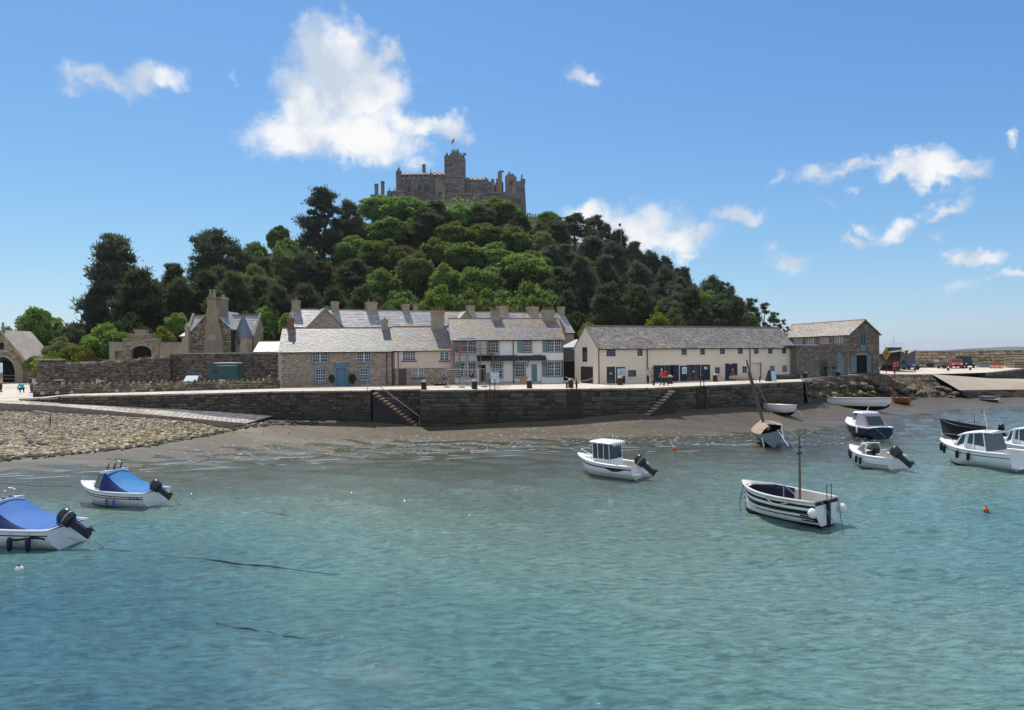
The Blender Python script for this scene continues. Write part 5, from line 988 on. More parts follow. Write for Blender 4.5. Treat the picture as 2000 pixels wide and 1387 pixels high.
for a, b, c, d in courses(x0, xr, 0, za, [], .5, .26, rng):
    cx, cz = (a + b) / 2, (c + d) / 2
    if d > top(a) - .02 or d > top(b) - .02: continue
    dx = abs(cx - xa_) - (b - a) / 2
    if cz < zsp and dx < ar or (dx < ar and cz > zsp and (max(0, dx) / ar) ** 2 + ((c - zsp) / (zt - zsp)) ** 2 < 1.05): continue
    mb.box(a + .012, b - .012, -.05, .01, c + .012, d - .012)
mb.build('stone_facing', m_lodge, t, kind='stuff')
mb = MB()
for k in range(n): (p0, q0), (p1, q1) = prof[k], prof[k + 1]; e = lambda p, q: (xa_ + (p - xa_) * 1.14, zsp + (q - zsp) * 1.16); (r0, s0), (r1, s1) = e(p0, q0), e(p1, q1); mb.hexa([(p1, -.12, q1), (p0, -.12, q0), (p0, .05, q0), (p1, .05, q1), (r1, -.12, s1), (r0, -.12, s0), (r0, .05, s0), (r1, .05, s1)])
mb.build('arch_ring', m_cope, t)
mb = MB()
for s in (-1, 1): q = xa_ + s * (xr - xa_ + .2); mb.hexa([(xa_, -.2, za), (q, -.2, ze - .2), (q, 6, ze - .2), (xa_, 6, za), (xa_, -.2, za + .22), (q, -.2, ze + .02), (q, 6, ze + .02), (xa_, 6, za + .22)])
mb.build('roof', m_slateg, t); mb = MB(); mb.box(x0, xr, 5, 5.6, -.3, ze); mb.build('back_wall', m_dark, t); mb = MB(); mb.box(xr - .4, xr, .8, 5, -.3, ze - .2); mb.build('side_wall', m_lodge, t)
a, b, c, d = g1(150, 650, 205, 770); mb = MB(); mb.extr([(a, -.3), (b, -.3), (b, d - .5), (a + .3, d), (a, d)], -.9, -.05); mb.build('buttress', m_lodge, t)
a, b, c, d = g1(2, 498, 30, 548); mb = MB(); mb.box(a, b, -.1, -.06, c, d); mb.build('niche', m_dark, t); mb = MB(); mb.lathe([(.3, 0), (.18, .25), (.28, .45), (.2, .6), (.12, .75), (.2, .9), (.05, 1.25)], (xa_, .3, za + .1), 8); mb.build('finial', m_cope, t)
mb = MB(); [mb.box(x0 + .5, sp, 3.0, 3.08, .5 + .45 * k, .62 + .45 * k) for k in range(2)]; mb.build('gate_bars', m_cope, t)
# ------------------------------------------------------------------ trees
LM = dict(green=leafmat('leaf_green', (.09, .145, .034), (.27, .37, .085), .47), bright=leafmat('leaf_bright', (.115, .195, .036), (.31, .43, .095), .48), olive=leafmat('leaf_olive', (.11, .13, .042), (.26, .28, .10), .42),
          pine=leafmat('leaf_pine', (.07, .088, .04), (.165, .195, .088), .45), blue=leafmat('leaf_bluepine', (.07, .092, .055), (.165, .20, .115), .45), yellow=leafmat('leaf_yellow', (.13, .16, .022), (.30, .32, .06), .4), russet=leafmat('leaf_russet', (.09, .075, .025), (.17, .12, .045), .3), bushg=leafmat('leaf_bush', (.06, .095, .026), (.16, .21, .065), .38))
m_bark = mat('bark', (.085, .065, .05), (.045, .035, .028), scale=4, rough=.95, bump=.05, bscale=8, stretch=(1, 1, .3))
def leaves(lobes, n, size, aspect, g, up=.35, jit=.55, shell=.35, point=False):
    """n leaf sprays over the shells of ellipsoid lobes (cx, cy, cz, rx, rz)"""
    lb = np.array(lobes); w = lb[:, 3] ** 2; k = g.choice(len(lb), n, p=w / w.sum()); d = g.normal(size=(n, 3)); d[:, 2] += up; d /= np.linalg.norm(d, axis=1)[:, None]
    rad = 1 - shell * g.random(n) ** 2 + (.34 if point else .15) * g.normal(size=n); c = lb[k, :3] + d * np.c_[lb[k, 3], lb[k, 3], lb[k, 4]] * rad[:, None]
    nr = d + jit * g.normal(size=(n, 3)); nr /= np.linalg.norm(nr, axis=1)[:, None]
    a = np.cross(nr, g.normal(size=(n, 3))); a /= np.linalg.norm(a, axis=1)[:, None]
    if point: a = d * .8 + .6 * g.normal(size=(n, 3)) + np.array([0, 0, .35]); a /= np.linalg.norm(a, axis=1)[:, None]; nr = np.cross(a, g.normal(size=(n, 3))); nr /= np.linalg.norm(nr, axis=1)[:, None]
    b = np.cross(nr, a); s = size * g.uniform(.6, 1.35, n); a = a * s[:, None]; b = b * (s * aspect)[:, None]
    v = np.stack([c - a * .5, c + b * .5 + nr * (s * .1)[:, None], c + a * .5, c - b * .5 + nr * (s * .1)[:, None]], 1).reshape(-1, 3)
    rnd = np.clip(.5 * g.random(n) + .5 * g.random(len(lb))[k], 0, 1)
    return v, rnd
def leaf_mesh(name, packs, m):
    v = np.concatenate([p[0] for p in packs]); r = np.concatenate([p[1] for p in packs]); n = len(r); me = bpy.data.meshes.new(name)
    me.vertices.add(4 * n); me.vertices.foreach_set('co', v.astype(np.float32).ravel()); me.loops.add(4 * n); me.loops.foreach_set('vertex_index', np.arange(4 * n, dtype=np.int32))
    me.polygons.add(n); me.polygons.foreach_set('loop_start', np.arange(0, 4 * n, 4, dtype=np.int32)); me.materials.append(m); me.update(calc_edges=True)
    at = me.attributes.new('rnd', 'FLOAT', 'FACE'); at.data.foreach_set('value', r.astype(np.float32)); return me
def trunk_mesh(base_r, h, limbs, g, lean=(0, 0)):
    mb = MB(); n = 6; pts = [(lean[0] * (i / n) ** 1.5 + .12 * g.normal() * (i > 0), lean[1] * (i / n) ** 1.5 + .12 * g.normal() * (i > 0), -.8 + (h + .8) * i / n) for i in range(n + 1)]
    mb.tube(pts, [base_r * (1 - .75 * i / n) for i in range(n + 1)], 7)
    for (z, x, y, zt) in limbs:
        i = min(n - 1, max(1, int((z + .8) / (h + .8) * n))); p = Vector(pts[i]); q = Vector((x, y, zt)); mid = p.lerp(q, .5) + Vector((0, 0, -.25)); r = base_r * .42
        mb.tube([p, mid, q], [r, r * .7, r * .25], 5)
    o = mb.build('trunk', m_bark); me = o.data; bpy.data.objects.remove(o); return me
PROTO = {}
def broad(key, seed, n=10500, rz=.8):
    g = np.random.default_rng(seed); lobes = [(0, 0, 5.6, 2.9, 2.9)]
    for i in range(46):
        th = g.uniform(0, 6.28); el = math.asin(g.uniform(-.55, 1)); q = g.uniform(.72, 1.0)
        r = g.uniform(.7, 1.35); lobes.append((3.5 * q * math.cos(th) * math.cos(el), 3.5 * q * math.sin(th) * math.cos(el), 5.6 + 3.4 * q * math.sin(el), r, r * .78))
    pk = [leaves(lobes[1:], n, .46, .6, g, .45, .95, .5), leaves(lobes[:1], 700, .9, .7, g, .1)]
    lim = [(2.4, *[1.25 * v for v in l[:2]], l[2]) for l in lobes[1:8]]
    PROTO[key] = (leaf_mesh('crown', pk, LM['green']), trunk_mesh(.34, 6, lim, g), 9.4)
def pine(key, seed, n=15000, top=12., low=4.6, spread=3.6, flat=.5, dome=1., lean=(0, 0), nl=74, r0=.86, sz=.52):
    g = np.random.default_rng(seed); lobes, lim = [], []
    for i in range(nl):
        u = (i + g.random()) / nl; z = low + (top - low - .7) * u ** .8; w = spread * (1 - .78 * u ** (1.6 * dome)) * (.65 + .35 * min(1, u * 5)); th = i * 2.4 + g.uniform(-.5, .5); q = w * g.uniform(.3, 1.0)
        f = z / top; r = r0 * g.uniform(.5, 1.45) * (1 - .2 * u); x, y = q * math.cos(th) + lean[0] * f ** 1.5, q * math.sin(th) + lean[1] * f ** 1.5; lobes.append((x, y, z + g.uniform(-.4, .4), r, r * flat * g.uniform(1., 1.5))); lim.append((z - 1.2, x, y, z - .15))
    pk = [leaves(lobes, n, sz, .22, g, .55, .8, .7, True), leaves([(a, b, c, d * .75, e * .6) for a, b, c, d, e in lobes], n // 8, .7, .5, g, .1, .5, .9)]
    PROTO[key] = (leaf_mesh('crown', pk, LM['pine']), trunk_mesh(.36, top - 1.2, lim[::4], g, lean), top)
def bush(key, seed, n=4200):
    g = np.random.default_rng(seed); lobes = []
    for i in range(20):
        th = g.uniform(0, 6.28); q = g.uniform(0, 1) ** .6; r = g.uniform(.7, 1.2); lobes.append((3.2 * q * math.cos(th), 3.2 * q * math.sin(th), .6 + 2.0 * (1 - q * q) * g.uniform(.6, 1.1), r, r * .7))
    PROTO[key] = (leaf_mesh('crown', [leaves(lobes, n, .38, .6, g, .6)], LM['bushg']), trunk_mesh(.12, 1.6, [(.3, l[0] * .6, l[1] * .6, l[2]) for l in lobes[:6]], g), 3.6)
for i in range(4): broad('b%d' % i, 20 + i)
for i in range(4): pine('p%d' % i, 40 + i, lean=(.5 * (i - 1), 0), low=1.6, spread=3.9)
pine('tall0', 60, 12000, 12, 5.6, 3.7, .5, 1.); pine('tall1', 61, 12000, 12, 6., 3.5, .45, 1.2, (-1.2, 0))
pine('dome', 70, 15000, 12, 4.6, 4.3, .42, 2.2, nl=80, r0=1.05)
pine('stone', 71, 13000, 12, 3.2, 4.6, .34, .9, nl=60, r0=1.0)
pine('cyp', 72, 22000, 12, .8, 3.9, .36, .8, nl=110, r0=.85)
pine('sparse0', 73, 2600, 8, 2.6, 2.6, .4, 1.2, (.8, 0), nl=16, r0=.8); pine('sparse1', 74, 2400, 8, 2.4, 2.8, .35, 1., (1.2, 0), nl=15, r0=.75)
for i in range(3): bush('s%d' % i, 80 + i)
WID = dict(b=8.6, p=8.2, t=8.4, d=9.4, s=7.2, c=7.6)
WIDK = dict(stone=9.2, sparse0=6.2, sparse1=6.4, cyp=7.4, dome=9.6)
TREES = []
def tree(key, m, px, pt, wpx, d=None, h=None, label=None, name=None, hmul=1., yaw=None, base=None):
    cm, tm, H = PROTO[key]
    if d is None:                            # the distance at which a tree this tall stands on the slope
        d = 104.
        while d < 236:
            p = P(px, pt, d)
            if p.z - hz(p.x, d) <= h: break
            d += .5
    p = P(px, pt, d); gz_ = hz(p.x, d) if base is None else base; ht = p.z - gz_; w = wpx / F * d
    nm = name or {'b': 'broadleaf_tree', 'p': 'pine_tree', 't': 'pine_tree', 'd': 'pine_tree', 'c': 'cypress_tree'}.get(key[0], 'shrub' if key in ('s0', 's1', 's2') else 'pine_tree')
    t = thing(nm, label or '', 'shrub' if nm == 'shrub' else 'tree', (p.x, d, gz_), rng.uniform(0, 6.28) if yaw is None else yaw)
    if nm == 'shrub' and ht > w * 1.05: key = 'b%d' % (int(px) % 4); cm, tm, H = PROTO[key]
    sx = w / WIDK.get(key, WID.get(key[0], 8)); cz = min(ht / H, (1.3 if key[0] in 'bs' else 1.5 if key in ('cyp', 'sparse0', 'sparse1') else 1.15) * sx)
    c = bpy.data.objects.new('crown', cm); col.objects.link(c); c.parent = t; c.scale = (sx, sx, cz); c.location.z = ht - H * cz
    if m != 'x' and cm.materials[0] != LM[m]: c.material_slots[0].link = 'OBJECT'; c.material_slots[0].material = LM[m]
    k = bpy.data.objects.new('trunk', tm); col.objects.link(k); k.parent = t; k.scale = (sx, sx, ht / H)
    TREES.append((t, key, m, px, pt, wpx, d, label)); return t
T = tree
T('cyp', 'blue', 224, 457, 148, 128, label='tall dark cypress standing apart at the left end of the wood', yaw=.4)
T('tall1', 'pine', 272, 528, 135, 116, label='leaning pine with bare trunk just left of the stone lodge'); T('dome', 'blue', 415, 449, 120, 148, label='dome topped dark pine above the stone lodge chimneys')
T('p0', 'pine', 338, 512, 90, 128); T('p1', 'pine', 352, 540, 90, 118); T('tall0', 'pine', 400, 528, 100, 122); T('p2', 'blue', 470, 478, 96, 150); T('tall0', 'pine', 455, 530, 100, 118); T('b0', 'green', 505, 474, 70, 178); T('b1', 'green', 545, 440, 52, 196, label='small pale green round tree on the skyline left of the umbrella pine')
T('stone', 'blue', 632, 367, 124, 186, label='umbrella shaped dark pine on the skyline left of the castle', yaw=1.); T('p3', 'blue', 688, 390, 74, 190, label='dark rounded pine right beside the umbrella pine on the skyline')
for a in (('b2', 'bright', 740, 385, 92), ('b0', 'green', 798, 384, 100), ('p0', 'pine', 856, 392, 86), ('b1', 'bright', 896, 399, 60), ('p2', 'pine', 935, 396, 88), ('b3', 'green', 975, 389, 84), ('p1', 'pine', 1016, 414, 64),
          ('b1', 'green', 650, 448, 92), ('b0', 'green', 705, 428, 74), ('b3', 'green', 758, 426, 92), ('p3', 'pine', 832, 408, 112), ('b2', 'green', 882, 436, 84), ('b2', 'green', 944, 438, 100), ('b3', 'green', 996, 446, 92), ('b0', 'olive', 1052, 452, 66),
          ('p2', 'blue', 1086, 424, 66), ('stone', 'blue', 1122, 417, 84), ('stone', 'blue', 1160, 420, 76), ('p3', 'blue', 1066, 478, 88), ('sparse0', 'blue', 1186, 432, 40), ('p1', 'blue', 1206, 448, 70), ('p0', 'blue', 1240, 470, 64), ('p2', 'blue', 1272, 488, 60), ('p3', 'blue', 1300, 500, 56),
          ('b3', 'olive', 582, 470, 76), ('b2', 'green', 690, 462, 84), ('b1', 'green', 742, 468, 92), ('b0', 'olive', 792, 480, 84), ('b2', 'green', 852, 466, 84), ('b1', 'green', 902, 472, 104), ('b3', 'green', 962, 478, 96), ('b0', 'green', 1036, 490, 92), ('p0', 'pine', 1100, 476, 96), ('p2', 'blue', 1160, 462, 100), ('p3', 'blue', 1220, 482, 96), ('p1', 'blue', 1276, 510, 90), ('p0', 'blue', 1335, 520, 86), ('p2', 'blue', 1385, 538, 80), ('p3', 'blue', 1418, 558, 62)):
    T(*a, h=9.5 if a[0][0] == 'b' else 11)
for a in (('tall0', 'pine', 560, 500, 108), ('p2', 'pine', 622, 510, 112), ('p1', 'pine', 690, 506, 112), ('b0', 'green', 752, 526, 94), ('b2', 'olive', 812, 496, 84), ('b3', 'bright', 872, 518, 72), ('b1', 'green', 932, 520, 112), ('b0', 'bright', 1014, 498, 132), ('p0', 'pine', 1092, 520, 104), ('tall1', 'pine', 1150, 524, 104), ('p1', 'blue', 1212, 534, 104), ('p3', 'blue', 1282, 548, 104), ('b2', 'olive', 1308, 536, 50), ('p0', 'blue', 1352, 560, 96), ('p2', 'blue', 1402, 572, 78), ('p1', 'blue', 1440, 578, 52)):
    T(*a, h=11 if a[0][0] == 'b' else 13)
for a in (('tall1', 'pine', 498, 540, 104), ('tall0', 'pine', 540, 556, 92), ('tall1', 'pine', 592, 556, 96), ('tall0', 'pine', 652, 562, 96), ('tall1', 'pine', 722, 560, 100), ('b1', 'green', 784, 566, 84), ('b3', 'bright', 858, 560, 70), ('b2', 'green', 912, 572, 88), ('b1', 'green', 972, 562, 96), ('b3', 'green', 1044, 556, 112), ('p2', 'pine', 1104, 566, 80), ('tall0', 'pine', 1186, 552, 96), ('tall0', 'pine', 1244, 556, 92), ('p2', 'blue', 1312, 572, 84), ('p3', 'blue', 1376, 584, 70), ('p0', 'blue', 1432, 590, 50)):
    T(*a, d=rng.uniform(117, 124))
for a in (('sparse0', 'blue', 1462, 578, 44, 128), ('sparse1', 'blue', 1484, 588, 52, 122), ('sparse0', 'blue', 1508, 606, 34, 120), ('sparse1', 'blue', 1526, 622, 26, 120), ('sparse0', 'blue', 1405, 545, 50, 150)): T(a[0], a[1], a[2], a[3], a[4], a[5], yaw=0)
for a in (('s0', 'green', 640, 600, 60, 114), ('s1', 'bushg', 760, 596, 70, 114), ('s2', 'green', 830, 590, 60, 118), ('s0', 'bright', 905, 592, 62, 116), ('s1', 'bright', 946, 586, 54, 118), ('s2', 'green', 1000, 598, 70, 116), ('s0', 'bushg', 1075, 606, 60, 116), ('s1', 'bushg', 1128, 610, 56, 114), ('s2', 'yellow', 1190, 583, 46, 118), ('s0', 'bright', 1152, 630, 44, 108), ('s1', 'yellow', 1296, 586, 40, 122),
          ('s0', 'yellow', 1280, 612, 70, 114), ('s1', 'bushg', 1318, 606, 74, 116), ('s2', 'bushg', 1360, 604, 80, 116), ('s0', 'bushg', 1412, 606, 76, 116), ('s1', 'bushg', 1456, 612, 56, 114), ('s2', 'bright', 565, 610, 46, 112), ('s0', 'bright', 520, 600, 60, 116), ('s1', 'green', 480, 610, 50, 114), ('s2', 'bushg', 518, 640, 40, 100), ('s1', 'bright', 345, 610, 46, 112), ('s2', 'yellow', 318, 640, 50, 108)): T(*a)
for a in (('p0', 'pine', 318, 560, 84, 120), ('p3', 'pine', 372, 552, 90, 124), ('p2', 'pine', 432, 520, 96, 130), ('p1', 'pine', 425, 566, 90, 116), ('b2', 'olive', 500, 520, 76, 136), ('p0', 'pine', 515, 500, 80, 152), ('b1', 'olive', 548, 486, 80, 160), ('p3', 'pine', 590, 488, 84, 158), ('b0', 'green', 560, 466, 60, 176), ('p2', 'pine', 300, 590, 80, 116), ('p1', 'blue', 190, 560, 80, 124), ('p1', 'pine', 250, 580, 90, 114),
          ('p0', 'blue', 1180, 496, 90, 150), ('p1', 'blue', 1246, 510, 90, 146), ('p3', 'blue', 1130, 500, 90, 152), ('p2', 'blue', 1320, 540, 84, 140), ('b1', 'green', 1372, 566, 60, 132), ('p1', 'blue', 1300, 520, 80, 150), ('p2', 'blue', 1200, 470, 76, 166)): T(*a)
gl = {'base': 4.5}
T('b1', 'green', 76, 600, 92, 112, label='blue green bushy tree standing against the sky above the left flower beds', base=4.5, hmul=1)
for a in (('s0', 'pine', 136, 640, 74, 110, None, 'dark clipped looking shrub between the lone bushy tree and the cypress'), ('s1', 'bushg', 246, 608, 124, 108, None, 'big rounded grey green shrub behind the stepped gateway'), ('s2', 'bright', 206, 636, 92, 102, None, 'bright green spreading shrub left of the stepped gateway'), ('s0', 'yellow', 145, 668, 90, 98, None, 'yellow green mound shrub on the flower bank'), ('s1', 'yellow', 96, 684, 80, 94, None, 'low yellow flowering shrub nearest the gatehouse'), ('s2', 'russet', 172, 690, 66, 92, None, 'russet low shrub spilling over the lower garden wall'), ('s0', 'green', 44, 662, 64, 106, None, 'dark green shrub beside the gatehouse gable'), ('s1', 'yellow', 130, 700, 90, 91, None, 'golden green low shrub along the top of the garden wall'), ('s2', 'green', 20, 640, 60, 112, None, 'mid green shrub behind the gatehouse roof')): T(*a[:6], label=a[7], base=4.4)
for a in (('s0', 'bushg', 70, 692, 50, 96), ('s1', 'bushg', 316, 668, 40, 100), ('s2', 'olive', 118, 660, 60, 104)): T(*a, base=4.5)
# fill the gaps of the slope with smaller trees standing between the large ones
placed = [(t.location.x, t.location.y, t.children[0].scale[0] * 4) for t, *_ in TREES]
g = np.random.default_rng(99); tries = 0; nf = 0
while nf < 120 and tries < 9000:
    tries += 1; x = g.uniform(-95, 78); y = g.uniform(116, 212); z = hz(x, y)
    if z < 4.8: continue
    r = g.uniform(2.2, 3.4)
    if any((x - a) ** 2 + (y - b) ** 2 < (r + c * .55) ** 2 for a, b, c in placed): continue
    ht = g.uniform(5, 7.5) if x < 35 else g.uniform(4.5, 6.5)
    px = 1000 + F * x / y; pt = HZ + (EYE - z - ht) * F / y - (px - 1000) * ROLL
    if 700 < px < 1060 and pt < 402: continue
    placed.append((x, y, r)); nf += 1
    u = g.random(); side = px > 1070 or px < 640
    key, m = (('p%d' % g.integers(4), 'blue' if px > 1100 else 'pine') if u < (.8 if side else .2) else ('b%d' % g.integers(4), ['green', 'bright', 'green', 'bright'][g.integers(4)]))
    T(key, m, px, pt, r * 2.3 * F / y, y)
# a label for each tree: what it is, how high on the hill, and the building it shows above
REF = [(150, 'the flower bank'), (225, 'the stepped gateway'), (330, 'the garden wall corner'), (415, 'the stone lodge'), (480, "the stair turret"), (530, 'the outhouse'), (600, 'the cross gable'), (650, "the second terrace chimney"), (725, "the wide terrace chimney"), (790, 'the pink cottage'), (835, 'the slate spire'), (880, 'the scaffolding'), (920, "the terrace dormer"), (980, "the middle white chimney"), (1040, "the right white chimney"), (1095, "the last terrace chimney"), (1150, "the cream gable"), (1215, 'the aqua door notice'), (1265, "the cream drainpipe"), (1310, 'the pair in red'), (1365, 'the glazed double door'), (1420, 'the seated person'), (1465, 'the leaning mast'), (1510, "the cream building end"), (1545, "the boathouse roof")]
ADJ = dict(green='green', bright='bright green', olive='olive brown', pine='dark', blue='blackish', yellow='yellow green', russet='russet', bushg='dull')
seen = {}
for t, key, m, px, pt, w, d, lab in TREES:
    if lab: continue
    b = 'under the castle' if pt < 425 and 700 < px < 1060 else 'near the hilltop' if pt < 440 else 'high up' if pt < 485 else 'halfway up' if pt < 530 else 'low down' if pt < 575 else 'at the slope foot'
    kind = {'b': 'leafy tree', 'p': 'pine', 't': 'tall pine', 'd': 'pine', 'c': 'cypress'}.get(key[0], 'pine'); kind = 'shrub' if key in ('s0', 's1', 's2') else 'wiry pine' if key.startswith('sparse') else 'flat topped pine' if key == 'stone' else kind
    r = min(REF, key=lambda q: abs(q[0] - px)); s = '%s %s %s above %s' % (ADJ[m], kind, b, r[1]); seen.setdefault(s, []).append((px, w, t))
for s, v in seen.items():
    v.sort(key=lambda q: q[0])
    v[0][2]['label'] = s
    if len(v) == 1: continue
    nm = {2: ['left of two: ', 'right of two: '], 3: ['left of three: ', 'middle of three: ', 'right of three: ']}.get(len(v), ['%s of %d: ' % (o, len(v)) for o in ('first', 'second', 'third', 'fourth', 'fifth', 'sixth', 'seventh', 'eighth', 'ninth', 'tenth', 'eleventh', 'twelfth')])
    for (px, w, t), n in zip(v, nm): t['label'] = n + s
for t, *_ in TREES: t['group'] = 'shrubs of the gardens and slope' if t.name.startswith('shrub') else 'trees on the castle hill'
# undergrowth between the trees
g = np.random.default_rng(123); n = 60000; x = g.uniform(-105, 88, n); y = 108 + 112 * g.random(n) ** 1.3; z = hillz(x, y); ok = (z > 4.4); x, y, z = x[ok], y[ok], z[ok]; n = len(x)
c = np.stack([x, y, z + g.uniform(0, 1.7, n) * (1 + .8 * np.sin(x * .7) * np.cos(y * .5))], 1); nr = g.normal(size=(n, 3)) * .6 + [0, -.3, 1]; a = np.cross(nr, g.normal(size=(n, 3))); a /= np.linalg.norm(a, axis=1)[:, None]; nr /= np.linalg.norm(nr, axis=1)[:, None]; b = np.cross(nr, a); s = g.uniform(.4, 1.1, n)[:, None]
v = np.stack([c - a * s * .5, c + b * s * .35, c + a * s * .5, c - b * s * .35], 1).reshape(-1, 3)
me = leaf_mesh('undergrowth', [(v, g.random(n))], LM['green']); o = bpy.data.objects.new('undergrowth', me); col.objects.link(o); o['kind'] = 'stuff'; o['label'] = 'low undergrowth covering the hill between the trees'; o['category'] = 'undergrowth'
# ------------------------------------------------------------------ boats
m_gel = mat('white_gelcoat', (.84, .835, .82), (.79, .785, .765), scale=1.6, rough=.34, spec=.5, c3=(.54, .51, .44), s3=1.1, t3=(.6, .85), stretch=(.5, 1, 2.2))
m_gelg = mat('deck_cream', (.66, .62, .55), (.6, .56, .5), scale=2, rough=.5)
m_black = mat('black_paint', (.012, .012, .014), rough=.4)
m_eng = mat('engine_black', (.012, .013, .016), (.02, .02, .022), scale=4, rough=.3, spec=.6)
m_hullnavy = mat('navy_hull', (.012, .02, .055), rough=.35)
m_bot = mat('antifoul', (.02, .022, .03), (.035, .035, .03), scale=3, rough=.7)
m_tarp = mat('blue_tarp', (.03, .21, .47), (.025, .17, .39), scale=2.5, rough=.65, spec=.15, bump=.05, bscale=3, stretch=(1, .35, 1))
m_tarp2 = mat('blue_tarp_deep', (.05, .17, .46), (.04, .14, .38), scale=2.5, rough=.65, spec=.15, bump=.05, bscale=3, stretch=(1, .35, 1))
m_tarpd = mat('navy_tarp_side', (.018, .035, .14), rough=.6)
m_tan = mat('tan_canvas', (.38, .29, .20), (.32, .24, .165), scale=3, rough=.85)
m_grcan = mat('grey_canvas', (.33, .31, .36), (.28, .27, .32), scale=2, rough=.8)
m_varn = mat('varnish', (.28, .10, .025), (.2, .07, .02), scale=4, rough=.3, stretch=(.3, 1, 1))
m_mast = mat('mast_wood', (.17, .105, .075), (.12, .075, .055), scale=4, rough=.6)
m_rope = mat('rope', (.50, .44, .32), (.40, .35, .25), scale=30, rough=.9)
m_ropeb = mat('rope_blue', (.05, .10, .16), rough=.9)
m_ropet = mat('rope_teal', (.10, .33, .33), rough=.9)
m_tint = mat('tinted_glass', (.02, .05, .055), rough=.06, spec=.7)
m_clear = mat('screen_glass', (.16, .19, .19), rough=.08, spec=.6)
m_orange = mat('orange_plastic', (.75, .16, .03), rough=.45)
m_red = mat('red_cloth', (.45, .04, .05), rough=.8)
m_greyhull = mat('grey_hull', (.20, .25, .28), rough=.5)

class Hull:
    def __init__(s, L, B, fb, dr, sw=.85, full=2.0, sheer=.35, rake=.5, pw=2.4, n=16, tr=0.):
        s.L, s.B, s.fb, s.dr, s.sw, s.full, s.sheer, s.rake, s.pw, s.n, s.tr = L, B, fb, dr, sw, full, sheer, rake, pw, n, tr
    def b(s, t): return s.B / 2 * ((s.sw + (1 - s.sw) * math.sin(min(1, t / .45) * math.pi / 2)) if t < .45 else max(0.012, 1 - ((t - .45) / .55) ** s.full))
    def top(s, t): return s.fb * (1 + s.sheer * (max(0, t - .25) / .75) ** 2)
    def keel(s, t): return -s.dr * (1 - max(0, (t - .72) / .28) ** 2)
    def pt(s, t, q, sd, inset=0):                # q 0 keel .. 1 sheer
        k, z1 = s.keel(t), s.top(t); z = k + (z1 - k) * q; pw = s.pw if t < .7 else s.pw + (1.15 - s.pw) * ((t - .7) / .3)
        w = max(0.0, s.b(t) - inset) * (1 - (1 - q) ** pw) if pw > 1 else s.b(t) * q
        x = -s.L / 2 + s.L * t + s.rake * (q - 1) * max(0, (t - .6) / .4) ** 2 + s.tr * (1 - q) * max(0, 1 - t * 6)
        return (x, sd * w, z)
    def zq(s, t, z): return min(1, max(0, (z - s.keel(t)) / (s.top(t) - s.keel(t))))
    def shell(s, name, bands, mats, parent):
        """bands: list of (upper q, material index) from the keel upward"""
        lv = [0.]; mi = []
        for q, m in bands:
            k = max(1, int(round((q - lv[-1]) / .14))); l0 = lv[-1]
            for i in range(k): lv.append(l0 + (q - l0) * (i + 1) / k); mi.append(m)
        mb = MB(); rings = []
        for i in range(s.n + 1):
            t = i / s.n; rings.append([s.pt(t, q, 1) for q in reversed(lv)] + [s.pt(t, q, -1) for q in lv[1:]])
        mb.loft(rings, (False, False), closed=False, mrow=list(reversed(mi)) + mi)
        return mb.build(name, mats, parent, smooth=True)
    def transom(s, m, parent, bands=None, mats=None):
        mb = MB()
        if bands is None: bands = [(1., 0)]; mats = [m]
        q0 = 0
        for q, k in bands:
            st = [q0 + (q - q0) * i / 4 for i in range(5)]; mb.poly([s.pt(0, v, 1) for v in st] + [s.pt(0, v, -1) for v in reversed(st)], m=k); q0 = q
        return mb.build('transom', mats, parent)
    def rail(s, m, parent, r=.05, t0=0, t1=1, name='gunwale', dz=0., inset=0., close=True):
        P_ = [s.pt(t0 + (t1 - t0) * i / 14, 1, 1, inset) for i in range(15)]; Q_ = [s.pt(t0 + (t1 - t0) * i / 14, 1, -1, inset) for i in range(15)]
        pts = [(x, y, z + dz) for x, y, z in (P_ + Q_[::-1] if t1 >= .99 else P_)]; mb = MB(); mb.tube(pts, r, 6)
        if t1 < .99: mb.tube([(x, y, z + dz) for x, y, z in Q_], r, 6)
        return mb.build(name, m, parent, smooth=True)
    def deck(s, m, parent, t0, t1, dz=0., camber=.06, name='deck', inset=.02, n=10):
        mb = MB(); rings = []
        for i in range(n + 1):
            t = t0 + (t1 - t0) * i / n; a = s.pt(t, 1, 1, inset); b = s.pt(t, 1, -1, inset); rings.append([(a[0], a[1] + (b[1] - a[1]) * k / 6, a[2] + dz + camber * math.sin(math.pi * k / 6)) for k in range(7)])
        mb.loft(rings, (False, False), closed=False); return mb.build(name, m, parent, smooth=True)
    def inner(s, m, parent, t0, t1, floor, name='inner_skin', inset=.07):
        mb = MB(); rings = []; n = 10
        for i in range(n + 1):
            t = t0 + (t1 - t0) * i / n; zt = s.top(t); w = s.b(t) - inset; x = -s.L / 2 + s.L * t
            rings.append([(x, w, zt), (x, w * .96, (zt + floor) / 2), (x, w * .85, floor), (x, -w * .85, floor), (x, -w * .96, (zt + floor) / 2), (x, -w, zt)])
        mb.loft(rings, (False, False), closed=False)
        for rg in (rings[0], rings[-1]): mb.poly(rg)
        return mb.build(name, m, parent)
def place(name, label, bow, stern, z=0., cat='boat', group=None, heel=0., L=None, trim=0.):
    a, b = PZ(*bow, z), PZ(*stern, z); c = (a + b) / 2; d = a - b
    t = thing(name, label, cat, (c.x, c.y, z), 0, group); t.rotation_euler = (heel, trim, math.atan2(d.y, d.x)); t['_L'] = d.length; L = d.length; del t['_L']
    return t, L
